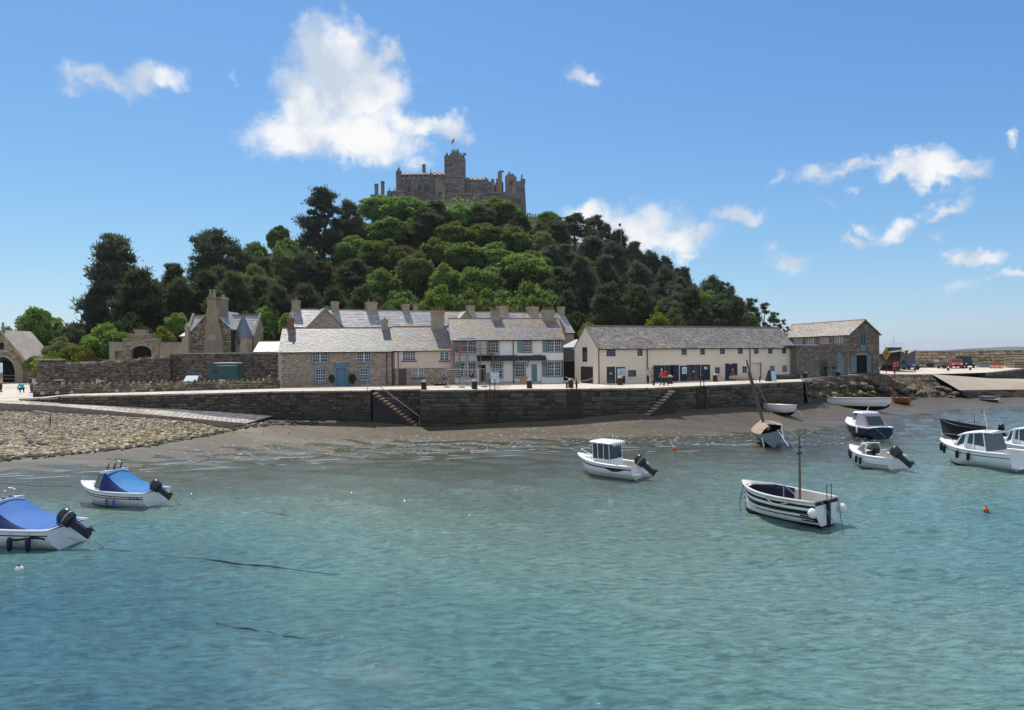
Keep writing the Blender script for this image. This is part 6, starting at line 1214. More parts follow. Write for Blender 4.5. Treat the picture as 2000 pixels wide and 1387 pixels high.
def outboard(par, x, y, z, s=1., tilt=1.05, silver=False):
    s *= .82
    """tilted outboard motor hung on the transom at (x, y, z)"""
    ct, st = math.cos(tilt), math.sin(tilt)
    def Q(a, b, c): return (x - (a * ct + c * st * -1) * s * 1 if False else x + s * (-a * ct + c * st * -1 + 0), y + b * s, z + s * (c * ct - a * st * 1 + 0)) if False else (x + s * (-(a * ct) - 0 - c * st * -1 * -1 * -1), y + b * s, z + s * (c * ct + a * st))
    # a: aft of the pivot, c: up; tilting lifts the propeller aft and up, the cowl leans forward
    def T_(a, b, c): return (x - s * (a * ct + -c * st), y + s * b, z + s * (a * st * 0 + c * ct + a * st)) if False else (x + s * (-a * ct + c * st), y + s * b, z + s * (a * st + c * ct))
    mb = MB()
    sec = [(-.95, .10, .07, .05), (-.7, .16, .06, .1), (-.2, .18, .07, .1), (.0, .2, .09, .12)]
    mb.loft([[T_(a0 + .15, -w, c), T_(a0 + .15, w, c), T_(a0 - l, w * .6, c), T_(a0 - l, -w * .6, c)] for c, l, w, a0 in sec])
    mb.loft([[T_(-.05, -.04, c), T_(.3, -.04, c), T_(.3, .04, c), T_(-.05, .04, c)] for c in (-.72, -.69)])
    o = mb.build('outboard_motor', m_eng, par)
    c_ = MB(); c_.loft([[T_(.1 + r * math.cos(k * math.pi / 8) * 1.25, r * .82 * math.sin(k * math.pi / 8), c) for k in range(16)] for c, r in ((-.02, .19), (.02, .255), (.1, .27), (.36, .285), (.5, .26), (.58, .19), (.61, .08))]); c_.build('cowling', m_eng, o, smooth=True)
    if silver: k = MB(); k.loft([[T_(.1 + r * math.cos(q * math.pi / 8) * 1.25, r * .82 * math.sin(q * math.pi / 8), c) for q in range(16)] for c, r in ((.2, .287), (.25, .29))], (False, False)); k.build('cowl_stripe', m_steel, o)
    p = MB(); p.loft([[T_(a, r * math.cos(k * math.pi / 3), -.88 + r * math.sin(k * math.pi / 3)) for k in range(6)] for a, r in ((.1, .07), (.42, .05))])
    for k in range(3):
        th = k * 2.09; e = lambda r, w, da: T_(.34 + da, r * math.cos(th + w), -.88 + r * math.sin(th + w)); p.add([e(.05, -.3, -.05), e(.2, -.45, -.06), e(.22, .1, .02), e(.2, .5, .07), e(.05, .3, .05)], [(0, 1, 2, 3, 4)])
    p.build('propeller', m_eng, o); return o
def fender(par, h, t, sd, m=m_hullnavy, L=.5, r=.1, drop=.15):
    a = h.pt(t, 1, sd); mb = MB(); y = a[1] + sd * r * .9; mb.lathe([(.02, 0), (r * .8, -.06), (r, -.15), (r, -L + .12), (r * .7, -L + .03), (.02, -L)], (a[0], y, a[2] - drop), 8); o = mb.build('fender', m, par, smooth=True)
    mb = MB(); mb.tube([(a[0], a[1], a[2] + .03), (a[0], y, a[2] - drop)], .012, 4); mb.build('lanyard', m_rope, o)
def rope(name, label, pts, r=.02, m=None, sag=0.):
    P_ = [Vector(p) for p in pts]
    if len(P_) == 2 and sag: P_ = [P_[0].lerp(P_[1], i / 8) - Vector((0, 0, sag * 4 * (i / 8) * (1 - i / 8))) for i in range(9)]
    o = P_[0].copy(); mb = MB(); mb.tube([p - o for p in P_], r, 5); k = mb.build(name, m or m_rope); k.location = o; tag(k, label, 'rope'); return k
def rodrack(par, x, y, z, n, w, m=None, h=.35):
    for k in range(n):
        mb = MB(); mb.tube([(x, y - w / 2 + w * k / max(1, n - 1), z), (x - .12, y - w / 2 + w * k / max(1, n - 1), z + h)], .035, 6); mb.build('rod_holder', m or m_wpaint, par)

def marks(par, h, t0, q, n=9, sd=1, step=.014, m=None):
    mb = MB()
    for k in range(n):
        if k in (3, 6): continue
        a, b = h.pt(t0 + k * step, q, sd), h.pt(t0 + k * step + step * .62, q, sd); e = .012 * sd; z = .045 + .015 * ((k * 7) % 3 - 1); mb.quad((a[0], a[1] + e, a[2] - .04), (b[0], b[1] + e, b[2] - .04), (b[0], b[1] + e, b[2] + z), (a[0], a[1] + e, a[2] + z * .8))
    mb.build('hull_lettering', m or m_hullnavy, par)
# --- two boats under blue covers on the left
def covered(name, label, bow, stern, mt, extra=False, B=2.1, fb=.75):
    t, L = place(name, label, bow, stern); h = Hull(L, B, fb, .3, sw=.86, full=2.2, sheer=.35, rake=.75, pw=2.6)
    h.shell('hull', [(.24, 1), (.70, 0), (.76, 2), (.80, 0), (.85, 3), (1, 0)], [m_gel, m_bot, m_red if not extra else m_gel, m_hullnavy], t); h.transom(m_gel, t); h.rail(m_gel, t, .06); h.deck(m_gel, t, .0, 1.0, .02, .05)
    x = lambda u: -L / 2 + L * u
    # cuddy with raked screen
    w = B * .38; mb = MB(); z0 = h.top(.6); zc = fb + .95
    mb.loft([[(x(.86), -.12, z0 + .12), (x(.86), .12, z0 + .12), (x(.85), .1, z0 + .16), (x(.85), -.1, z0 + .16)], [(x(.72), -w * .7, z0 + .02), (x(.72), w * .7, z0 + .02), (x(.7), w * .5, z0 + .42), (x(.7), -w * .5, z0 + .42)], [(x(.66), -w * .9, z0), (x(.66), w * .9, z0), (x(.61), w * .75, zc), (x(.61), -w * .75, zc)], [(x(.52), -w, z0 - .05), (x(.52), w, z0 - .05), (x(.50), w * .8, zc + .05), (x(.50), -w * .8, zc + .05)]]); c = mb.build('cuddy', m_gel, t)
    for s in (-1, 1):
        mb = MB(); e = .02; p = [(x(.665), s * (w * .90 + e), z0 + .12), (x(.545), s * (w * .99 + e), z0 + .1), (x(.53), s * (w * .83 + e), zc - .12), (x(.61), s * (w * .78 + e), zc - .12)]
        mb.poly(p if s < 0 else p[::-1]); q = [(a, b - s * .03, c_) for a, b, c_ in p]; mb.poly(q); mb.build('side_window', m_clear, c)
        mb = MB()
        for i in range(4): mb.tube([p[i], p[(i + 1) % 4]], .022, 4)
        mb.build('window_trim', m_eng, c)
    # cover drawn from the cuddy roof down to the transom
    mb = MB(); n = 10; top, side = [], []
    for i in range(n + 1):
        u = i / n; xx = x(.535 - .52 * u); zr = (zc + .09) * (1 - u) + (fb + .12) * u - .32 * math.sin(math.pi * u) * (1 - .3 * u); wid = w * .84 + (B * .45 - w * .84) * min(1, u * 1.25); ze = h.top(.5 * (1 - u)) + .04; ww = min(h.b(max(.02, .5 * (1 - u))), B * .5) - .02
        drop = (zr - ze) * (.55 * (1 - u)); zs = zr - .12 - drop * .25 * u
        top.append([(xx, wid * v, zr - .13 * abs(v) ** 2 + .02 * math.sin(7 * v + 3 * u)) for v in (-1, -.5, 0, .5, 1)]); side.append((xx, wid, zr - .13, ww, ze))
    mb.loft(top, (False, False), closed=False, m=0)
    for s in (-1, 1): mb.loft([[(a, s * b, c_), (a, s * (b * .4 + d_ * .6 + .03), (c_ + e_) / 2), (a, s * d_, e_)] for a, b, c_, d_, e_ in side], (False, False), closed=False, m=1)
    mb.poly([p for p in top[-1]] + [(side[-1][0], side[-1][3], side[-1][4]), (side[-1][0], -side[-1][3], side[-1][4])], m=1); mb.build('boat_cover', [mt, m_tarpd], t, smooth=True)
    for k in range(4): mb = MB(); yy = -w * .6 + w * .4 * k; mb.box(x(.53) - .14, x(.53) + .08, yy - .025, yy + .025, zc + .085, zc + .11); mb.build('cover_strap', m_black, t)
    outboard(t, -L / 2 - .1, .0, fb + .05, 1.05 if not extra else 1.25, 1.0, extra)
    for (yy, zz_) in ((w * .6, zc + .05), (-w * .6, zc + .05)): mb = MB(); mb.tube([(x(.56), yy, zz_), (x(.57), yy, zz_ + .3), (x(.6), yy * .9, zz_ + .32)], .02, 5); mb.build('grab_rail', m_steel, t)
    rodrack(t, x(.56), 0, zc + .05, 3, w * 1.0, m_black if not extra else m_steel, .3)
    mb = MB(); mb.tube([(x(.93), .14, h.top(.93)), (x(.95), .12, h.top(.95) + .25), (x(.99), 0, h.top(1) + .28), (x(.95), -.12, h.top(.95) + .25), (x(.93), -.14, h.top(.93))], .014, 5); mb.build('bow_rail', m_steel, t)
    return t, h, L
t, h, L = covered('motor_boat', 'small white motor boat with pale blue cover and tilted black outboard', (160, 978), (306, 988), m_tarp)
for u in (.33, .42): fender(t, h, u, 1, m_tarp2, .34, .07, .3)
marks(t, h, .04, .76)
t, h, L = covered('motor_boat', 'motor boat cut by the frame edge with deep blue cover and big outboard', (-92, 1055), (133, 1065), m_tarp2, True, 2.4, .8)
for u in (.13, .27): fender(t, h, u, 1, m_hullnavy, .55, .1, .22)
mb = MB(); a = [h.pt(.02 + .25 * k / 5, .72 + .05 * math.sin(k), 1) for k in range(6)]; mb.loft([[(x, y + .015, z + .04), (x, y + .015, z - .04)] for x, y, z in a], (False, False), closed=False); mb.build('hull_flash', m_black, t)
# --- white cabin fishing boat in the middle
t, L = place('cabin_boat', 'white cabin fishing boat with dark tinted wheelhouse windows floating alone in the middle', (1130, 920), (1250, 935)); B = 2.15; fb = .78; h = Hull(L, B, fb, .3, sw=.9, full=2.4, sheer=.42, rake=.7, pw=2.8)
h.shell('hull', [(.26, 1), (.5, 0), (.52, 2), (.8, 0), (.87, 3), (1, 0)], [m_gel, m_bot, m_greyhull, m_hullnavy], t); h.transom(m_gel, t); h.rail(m_gel, t, .07, name='gunwale'); h.deck(m_gel, t, .62, 1., .0, .08, 'foredeck'); h.inner(m_gelg, t, .02, .64, .32)
x = lambda u: -L / 2 + L * u; w = B * .34; z0 = .45; zw = 1.05; zt = 1.95
mb = MB(); mb.loft([[(x(.36), -w, z0), (x(.36), w, z0), (x(.66), w * .9, z0), (x(.66), -w * .9, z0)], [(x(.37), -w, zw), (x(.37), w, zw), (x(.65), w * .9, zw), (x(.65), -w * .9, zw)]]); wh = mb.build('wheelhouse', m_gel, t)
mb = MB(); mb.loft([[(x(.375), -w * .97, zw), (x(.375), w * .97, zw), (x(.645), w * .87, zw), (x(.645), -w * .87, zw)], [(x(.39), -w * .9, zt), (x(.39), w * .9, zt), (x(.66), w * .82, zt), (x(.66), -w * .82, zt)]]); mb.build('glazing', m_tint, wh)
mb = MB()
for (a, b) in ((.372, .39), (.47, .48), (.56, .58), (.648, .663)):
    for s in (-1, 1): mb = MB(); q = lambda u: w * (1 - (u - .36) * .35); mb.tube([(x(a), s * q(a) * .985, zw - .02), (x(b), s * q(b) * .93, zt + .02)], .028, 4); mb.build('pillar', m_gel, wh)
mb = MB(); mb.tube([(x(.655), 0, zw), (x(.668), 0, zt)], .025, 4); mb.build('pillar', m_gel, wh)
mb = MB(); mb.loft([[(x(.33), -w * 1.05, zt), (x(.33), w * 1.05, zt), (x(.70), w * .85, zt), (x(.70), -w * .85, zt)], [(x(.34), -w * 1.08, zt + .08), (x(.34), w * 1.08, zt + .08), (x(.71), w * .9, zt + .08), (x(.71), -w * .9, zt + .08)], [(x(.38), -w * .85, zt + .16), (x(.38), w * .85, zt + .16), (x(.66), w * .7, zt + .18), (x(.66), -w * .7, zt + .18)]]); mb.build('roof', m_gel, wh)
rodrack(t, x(.335), 0, zt - .12, 6, w * 1.5, m_wpaint, .25); mb = MB(); mb.tube([(x(.42), 0, zt + .15), (x(.42), 0, zt + .5)], .02, 5); mb.build('mast_light', m_wpaint, t)
for s in (-1, 1): mb = MB(); mb.tube([h.pt(.62, 1, s), (x(.64), s * w * 1.1, 1.25), (x(.9), s * .3, 1.45), (x(.97), s * .05, 1.4)], .016, 5); mb.build('side_rail', m_steel, t)
outboard(t, -L / 2 - .12, -.1, fb + .02, 1.2, .95, True); mb = MB(); a = PZ(1124, 905, 0)
for s in (-1, 1): mb = MB(); mb.box(x(.0) - .28, x(0), s * .55 - .35, s * .55 + .35, .28, .36); mb.build('bathing_platform', m_gel, t)
mb = MB(); mb.loft([[(a_[0], a_[1] + .012, a_[2]) for a_ in (h.pt(u, .86, 1), h.pt(u, .62 + .24 * abs(u - .25) / .2, 1))] for u in (.08, .14, .2, .28, .36, .44)], (False, False), closed=False); mb.build('hull_flash', m_hullnavy, t)
mb = MB(); mb.box(x(.67), x(.82), -.42, .42, h.top(.75), h.top(.75) + .14); mb.build('hatch', m_gel, t)
# --- striped open boat
t, L = place('striped_boat', 'open wooden boat with black and white striped hull, single mast and white round fenders', (1452, 996), (1616, 1029)); B = 2.3; fb = 1.12; h = Hull(L, B, fb, .35, sw=.80, full=2.6, sheer=.22, rake=.15, pw=2.6, tr=-.06)
h.shell('hull', [(.34, 1), (.42, 0), (.54, 1), (.62, 0), (.74, 1), (.82, 0), (.90, 1), (.94, 0), (1, 2)], [m_gel, m_black, m_gelg], t); h.transom(None, t, [(.30, 1), (.9, 0), (1, 1)], [m_gel, m_black]); h.rail(m_gelg, t, .065); h.inner(m_gelg, t, .03, .9, .25)
x = lambda u: -L / 2 + L * u
for z in (.44, .58, .66): mb = MB(); a = h.pt(.005, z, 1); b = h.pt(.16, z, 1); mb.hexa([(a[0], a[1] + .0, a[2] - .03), (b[0], b[1], b[2] - .03), (b[0], b[1] + .03, b[2] - .03), (a[0], a[1] + .03, a[2] - .03), (a[0], a[1], a[2] + .03), (b[0], b[1], b[2] + .03), (b[0], b[1] + .03, b[2] + .03), (a[0], a[1] + .03, a[2] + .03)]); mb.build('rubbing_bar', m_black, t)
h.deck(m_gelg, t, .84, 1., .0, .05, 'foredeck'); mb = MB(); rg = []
for i in range(9):
    u = .50 + .38 * i / 8; a = h.pt(u, 1, 1, .05); rg.append([(a[0], a[1], a[2] + .02), (a[0], a[1] * .96, a[2] + .12), (a[0], -a[1] * .96, a[2] + .12), (a[0], -a[1], a[2] + .02)])
mb = MB(); a = [h.pt(.52 + .36 * i / 8, 1, s, .09) for s in (1,) for i in range(9)] + [h.pt(.88 - .36 * i / 8, 1, -1, .09) for i in range(9)]
mb.loft([[(p[0], p[1], p[2] + .05), (p[0] - .02, p[1] * .93, p[2] - .12), (p[0] - .02, p[1] * .9, p[2] - .55)] for p in a], (False, False), closed=False); mb.build('spray_dodger', m_hullnavy, t)
for u in (.25, .45, .62): mb = MB(); w = h.b(u) - .1; mb.box(x(u) - .16, x(u) + .16, -w, w, .55, .6); mb.build('thwart', m_gelg, t)
mb = MB(); mb.box(x(.03), x(.16), -h.b(.05) + .1, h.b(.05) - .1, .72, .78); mb.build('stern_deck', m_gelg, t)
mb = MB(); mb.tube([(x(.3), .0, .3), (x(.3), .0, 1.9), (x(.3), .0, 3.75)], [.06, .055, .03], 7); mz = mb.build('mast', m_mast, t)
mb = MB(); mb.box(x(.3) - .02, x(.3) + .02, -.18, .18, 2.95, 3.03); mb.box(x(.3) - .08, x(.3) + .08, -.03, .03, 3.25, 3.29); mb.build('cleat', m_black, mz)
mb = MB(); mb.tube([(x(.42), .45, .4), (x(.42), .45, 1.6), (x(.26), .45, 1.15), (x(.26), .45, .5)], .022, 5); mb.build('tube_frame', m_steel, t); mb = MB(); mb.tube([(x(.06), -.75, .9), (x(.06), -.75, 1.25), (x(.18), -.75, 1.7)], .018, 5); mb.build('tube_frame', m_steel, t)
for yy in (-.35, -.7): mb = MB(); mb.tube([(x(.05), yy, .8), (x(.05), yy, 1.75)], .018, 5); mb.build('rod', m_iron, t)
mb = MB(); mb.box(-L / 2 - .12, -L / 2 + .02, -.09, .09, -.3, 1.12); mb.build('rudder_post', m_black, t)
for s in (-1, 1):
    a = h.pt(.0, 1, s); mb = MB(); mb.ball((a[0] - .14 if s < 0 else a[0] + .05, a[1] * (1.0 if s < 0 else 1.1), a[2] - .42), .2, .2, .22, 10, 8); o = mb.build('round_fender', m_gel, t, smooth=True)
for k in range(3): mb = MB(); mb.tube([(x(.1) + .16 * math.cos(q) * (1 - k * .1), -.55 + .16 * math.sin(q), .83 + .05 * k) for q in [i * .7 for i in range(10)]], .03, 5); mb.build('rope_coil', m_orange if k < 2 else m_rope, t)
for k in range(2): mb = MB(); mb.ball((x(.3 + .06 * k), .25 - .2 * k, .45), .22, .26, .12, 8, 4); mb.build('net_bundle', m_gelg, t)
mb = MB(); a = h.pt(.55, 1, 1); b = h.pt(.18, 1, 1); mb.tube([(a[0], a[1] + .06, a[2]), ((a[0] * .7 + b[0] * .3), a[1] + .1, a[2] - .28), ((a[0] + b[0]) / 2, a[1] + .1, a[2] - .33), (b[0], b[1] + .05, b[2])], .03, 5); mb.build('mooring_line', m_rope, t)
mb = MB(); mb.tube([(-L / 2 - .05, .5, fb), (-L / 2 - .5, .05, 0)], .02, 5); mb.tube([(-L / 2 - .03, -.8, fb), (-L / 2 - .45, -.4, -.05)], .02, 5); mb.build('stern_line', m_ropet, t)
mb = MB(); mb.tube([(x(.84), .35, h.top(.84) + .12), (x(.7), -.5, h.top(.7) + .16)], .05, 6); mb.build('rolled_fender', m_gel, t)
mb = MB(); mb.tube([(x(.98), .05, h.top(1)), (x(1.03), .1, .3), (x(1.01), .15, -.05)], .018, 5); mb.build('bow_line', m_ropeb, t)
# --- open cuddy boat with four navy fenders
t, L = place('cuddy_boat', 'white open cuddy boat with four navy fenders along its bow and black outboard', (1661, 905), (1752, 918)); B = 2.3; fb = .8; h = Hull(L, B, fb, .3, sw=.9, full=2.3, sheer=.5, rake=.6, pw=2.8)
h.shell('hull', [(.24, 1), (.55, 0), (.58, 2), (1, 0)], [m_gel, m_bot, m_tint], t); h.transom(m_gel, t); h.rail(m_gel, t, .07); h.deck(m_gel, t, .56, 1., 0, .1, 'foredeck'); h.inner(m_gelg, t, .02, .58, .3); x = lambda u: -L / 2 + L * u
for u in (.93, .84, .62, .52): fender(t, h, u, 1, m_hullnavy, .5, .085, .12)
mb = MB(); w = B * .36; z0 = h.top(.6) - .02; mb.loft([[(x(.8), -w * .5, z0), (x(.8), w * .5, z0), (x(.66), w * .4, z0 + .55), (x(.66), -w * .4, z0 + .55)], [(x(.5), -w, z0), (x(.5), w, z0), (x(.52), w * .8, z0 + .6), (x(.52), -w * .8, z0 + .6)]], (False, False)); mb.build('windscreen', m_clear, t)
mb = MB()
for s in (-1, 1): mb.tube([(x(.8), s * w * .5, z0), (x(.66), s * w * .4, z0 + .58), (x(.5), s * w * .82, z0 + .62), (x(.48), s * w, z0)], .04, 5)
mb.tube([(x(.66), -w * .4, z0 + .58), (x(.66), w * .4, z0 + .58)], .06, 5); mb.build('screen_frame', m_gel, t)
mb = MB(); mb.box(x(.3), x(.42), -.5, .1, .3, .85); mb.box(x(.3), x(.33), -.5, .1, .85, 1.15); mb.build('helm_seat', m_gelg, t); mb = MB(); mb.box(x(.46), x(.52), -.6, -.1, .5, 1.1); mb.build('helm_console', m_black, t)
mb = MB(); mb.box(x(.02), x(.12), -.9, .9, .55, .62); mb.build('stern_bench', m_gelg, t)
outboard(t, -L / 2 - .1, 0, fb + .05, 1.25, .9); mb = MB(); mb.tube([(x(.05), -.9, .85), (x(.05), -.9, 1.35), (x(.1), -.4, 1.4)], .02, 5); mb.build('grab_rail', m_steel, t)
# --- navy launch with grey canopy
t, L = place('navy_launch', 'navy hulled launch with white cabin and grey canvas cockpit canopy', (1656, 846), (1722, 858)); B = 2.5; fb = .95; h = Hull(L, B, fb, .35, sw=.86, full=2.2, sheer=.5, rake=.5, pw=2.6)
h.shell('hull', [(.25, 1), (.92, 2), (1, 0)], [m_gel, m_bot, m_hullnavy], t); h.transom(m_hullnavy, t); h.rail(m_gel, t, .06); h.deck(m_gel, t, .0, 1., 0, .06); x = lambda u: -L / 2 + L * u; w = B * .36; z0 = h.top(.5)
mb = MB(); mb.loft([[(x(.82), -w * .5, z0 + .1), (x(.82), w * .5, z0 + .1), (x(.8), w * .4, z0 + .25), (x(.8), -w * .4, z0 + .25)], [(x(.62), -w, z0), (x(.62), w, z0), (x(.6), w * .85, z0 + .4), (x(.6), -w * .85, z0 + .4)], [(x(.45), -w * 1.05, z0 - .1), (x(.45), w * 1.05, z0 - .1), (x(.45), w * .9, z0 + .45), (x(.45), -w * .9, z0 + .45)]]); c = mb.build('cabin', m_gel, t)
mb = MB(); mb.loft([[(x(.6), -w * .85, z0 + .4), (x(.6), w * .85, z0 + .4), (x(.44), w * .9, z0 + .42), (x(.44), -w * .9, z0 + .42)], [(x(.56), -w * .75, z0 + 1.0), (x(.56), w * .75, z0 + 1.0), (x(.44), w * .8, z0 + 1.05), (x(.44), -w * .8, z0 + 1.05)]]); mb.build('windscreen', m_clear, c)
mb = MB(); mb.loft([[(x(.6), -w * .85, z0 + 1.02), (x(.6), w * .85, z0 + 1.02), (x(.3), w * .9, z0 + 1.05), (x(.3), -w * .9, z0 + 1.05)], [(x(.57), -w * .7, z0 + 1.16), (x(.57), w * .7, z0 + 1.16), (x(.33), w * .75, z0 + 1.18), (x(.33), -w * .75, z0 + 1.18)]]); mb.build('hardtop', m_gel, c)
mb = MB(); mb.loft([[(x(.46), -w * 1.1, z0 - .05), (x(.46), w * 1.1, z0 - .05), (x(.1), w * 1.15, z0 - .1), (x(.1), -w * 1.15, z0 - .1)], [(x(.44), -w * .86, z0 + 1.04), (x(.44), w * .86, z0 + 1.04), (x(.28), w * .86, z0 + 1.04), (x(.28), -w * .86, z0 + 1.04)]]); mb.build('canopy', m_grcan, t)
mb = MB(); mb.quad((x(.245), -w * .75, z0 + .8), (x(.245), w * .75, z0 + .8), (x(.135), w * .8, z0 + .1), (x(.135), -w * .8, z0 + .1)); o = mb.build('canopy_window', m_tint, t); o.location = (-.05, 0, .02)
mb = MB(); mb.tube([(x(.42), 0, z0 + 1.15), (x(.36), .0, z0 + 1.6)], .03, 5); mb.build('aerial', m_wpaint, t)
mb = MB(); mb.tube([(-L / 2, .6, fb), (-L / 2 - .5, -.1, .1)], .025, 5); mb.tube([(-L / 2, -.9, fb), (-L / 2 - .3, -1., .1)], .025, 5); mb.build('stern_line', m_ropet, t); fender(t, h, .3, 1, m_gel, .5, .08, .05)
# --- white cabin cruisers at the right edge
def cruiser(label, bow, stern, B=2.6, fb=.95, four=True):
    t, L = place('cabin_cruiser', label, bow, stern); h = Hull(L, B, fb, .35, sw=.92, full=2.3, sheer=.35, rake=.7, pw=2.8); x = lambda u: -L / 2 + L * u
    h.shell('hull', [(.24, 1), (.8, 0), (.84, 2), (1, 0)], [m_gel, m_bot, m_tint], t); h.transom(m_gel, t); h.rail(m_gel, t, .07); h.deck(m_gel, t, .55, 1., 0, .12, 'foredeck'); h.inner(m_gelg, t, .02, .57, .4); w = B * .40; z0 = h.top(.6) - .15
    mb = MB(); mb.loft([[(x(.74), -w * .75, z0), (x(.74), w * .75, z0), (x(.70), w * .7, z0 + .55), (x(.70), -w * .7, z0 + .55)], [(x(.30), -w, z0 - .2), (x(.30), w, z0 - .2), (x(.30), w * .95, z0 + .35), (x(.30), -w * .95, z0 + .35)]]); c = mb.build('cabin', m_gel, t)
    mb = MB(); mb.loft([[(x(.73), -w * .72, z0 + .3), (x(.73), w * .72, z0 + .3), (x(.62), w * .66, z0 + 1.05), (x(.62), -w * .66, z0 + 1.05)], [(x(.28), -w * .97, z0 + .1), (x(.28), w * .97, z0 + .1), (x(.33), w * .82, z0 + 1.25), (x(.33), -w * .82, z0 + 1.25)]]); mb.build('cabin_glass', m_tint, c)
    mb = MB()
    for s in (-1, 1):
        for (a, b) in ((.30, .345), (.46, .47), (.575, .55), (.70, .62)):
            fa = (a - .28) / .45; wa = w * (.985 - .25 * fa); wb = w * (.84 - .17 * (b - .33) / .29); mb = MB(); mb.tube([(x(a), s * wa, z0 + .12 + .18 * fa), (x(b), s * wb, z0 + 1.24 - .18 * (b - .33) / .29)], .04 if a != .575 else .11, 4); mb.build('cabin_pillar', m_gel, c)
    mb = MB(); n = 6; mb.loft([[(x(.25 + .42 * i / n), -w * .88 * (1 - .1 * i / n), z0 + 1.27 - .32 * (i / n) ** 2), (x(.25 + .42 * i / n), 0, z0 + 1.38 - .3 * (i / n) ** 2), (x(.25 + .42 * i / n), w * .88 * (1 - .1 * i / n), z0 + 1.27 - .32 * (i / n) ** 2), (x(.25 + .42 * i / n), w * .8 * (1 - .1 * i / n), z0 + 1.2 - .32 * (i / n) ** 2), (x(.25 + .42 * i / n), -w * .8 * (1 - .1 * i / n), z0 + 1.2 - .32 * (i / n) ** 2)] for i in range(n + 1)]); mb.build('roof', m_gel, c)
    for u in ((.95, .86, .62, .47) if four else (.7,)): fender(t, h, u, 1, m_black, .55, .1, .12)
    mb = MB(); mb.tube([(x(.4), 0, z0 + 1.35), (x(.44), 0, z0 + 2.6)], .018, 5); mb.build('aerial', m_wpaint, t)
    for s in (-1, 1): mb = MB(); mb.tube([h.pt(.62, 1, s), (x(.72), s * h.b(.72), h.top(.72) + .45), (x(.9), s * h.b(.9), h.top(.9) + .45), (x(1.0), 0, h.top(1) + .42)], .015, 5); mb.build('bow_rail', m_steel, t)
    rodrack(t, x(.36), 0, z0 + 1.3, 5, w, m_steel, .3); mb = MB(); mb.box(x(0) - .5, x(0), -B * .4, B * .4, .2, .3); mb.build('bathing_platform', m_gel, t); mb = MB(); mb.box(x(.45), x(.58), w * .98, w + .06, z0 - .08, z0 + .0); mb.build('side_step', m_varn, t)
    return t
cruiser('white cabin cruiser with four black fenders and big tinted side windows', (1838, 899), (1996, 919), 2.9, 1.05)
cruiser('white cabin cruiser cut by the right frame edge, its roof showing above the other cruiser', (1945, 888), (2062, 902), four=False)
# --- open boats drawn on the sand and in the shallows
def rowing(name, label, bow, stern, z, B, fb, bands, mats, inner, heel=0., thw=3, sheer=.45, sw=.5, full=2.2, rake=.3, dr=.3, dz=.0, rail=None, trim=0.):
    if dz:                                   # aground: find the level of the sand under it
        for _ in range(12): c_ = PZ((bow[0] + stern[0]) / 2, (bow[1] + stern[1]) / 2, z); z += .6 * (float(bedz(np.array(c_.x), np.array(c_.y))) - z)
    t, L = place(name, label, bow, stern, z, heel=heel, trim=trim); t.location.z += dr * .72 if dz else 0; h = Hull(L, B, fb, dr, sw=sw, full=full, sheer=sheer, rake=rake, pw=2.2); x = lambda u: -L / 2 + L * u
    h.shell('hull', bands, mats, t); h.transom(mats[0], t); h.rail(rail or mats[0], t, .045); h.inner(inner, t, .03, .93, .1)
    for k in range(thw): u = .22 + .5 * k / max(1, thw - 1); mb = MB(); w = h.b(u) - .08; mb.box(x(u) - .12, x(u) + .12, -w, w, fb * .6, fb * .6 + .05); mb.build('thwart', inner, t)
    return t, h, L
t, h, L = rowing('gig', 'long white rowing gig with black bottom lying on the wet sand below the rocks', (1742, 801), (1616, 797), .35, 1.7, .95, [(.34, 1), (.9, 0), (.93, 2), (1, 0)], [m_gel, m_black, m_bot], m_gelg, sheer=.15, thw=6, dz=.25, dr=.45, sw=.25, heel=-.05)
t, h, L = rowing('gig', 'white rowing gig with black bottom beached near the end of the quay wall', (1556, 812), (1494, 806), .45, 1.6, .7, [(.3, 1), (1, 0)], [m_gel, m_black], m_gelg, sheer=.15, thw=5, dz=.22, dr=.4, sw=.3, heel=-.04)
rope('mooring_rope', 'pale mooring rope running from the beached white gig across wet sand', [P(1556, 800, 78), PZ(1570, 815, .45), PZ(1595, 817, .35), PZ(1625, 818, .3)], .025)
t, h, L = rowing('dinghy', 'varnished orange wooden dinghy with thin red tipped mast on the sand', (1741, 788), (1777, 790), .75, 1.25, .62, [(1, 0)], [m_varn], m_varn, dz=.22, dr=.22, sw=.7, sheer=.25)
mb = MB(); zt = (P(1745, 722, 88).z - t.location.z); mb.tube([(L * .28, 0, .1), (L * .3, 0, zt - .5)], .035, 6); mz = mb.build('mast', m_varn, t); mb = MB(); mb.tube([(L * .3, 0, zt - .9), (L * .31, 0, zt)], .07, 6); mb.build('furled_pennant', m_red, mz)
t, h, L = rowing('dinghy', 'small grey blue dinghy alone on the bare sand at far right', (1955, 785), (1916, 783), .8, 1.2, .5, [(.3, 1), (1, 0)], [m_greyhull, m_bot], m_gel, dz=.2, dr=.2, sw=.75, sheer=.3)
t, h, L = rowing('rowing_boat', 'tarry black wooden boat with high bow behind the white cruiser', (1836, 852), (1955, 862), .0, 2.1, 1.0, [(1, 0)], [m_black], m_bot, thw=4, dz=.0, dr=.3, sw=.7, sheer=.5)
mb = MB(); mb.tube([(-L * .1, 0, .3), (-L * .08, 0, 1.9)], .02, 5); mb.build('rod', m_iron, t); outboard(t, -L / 2 - .05, 0, 1.0, .8, .3)
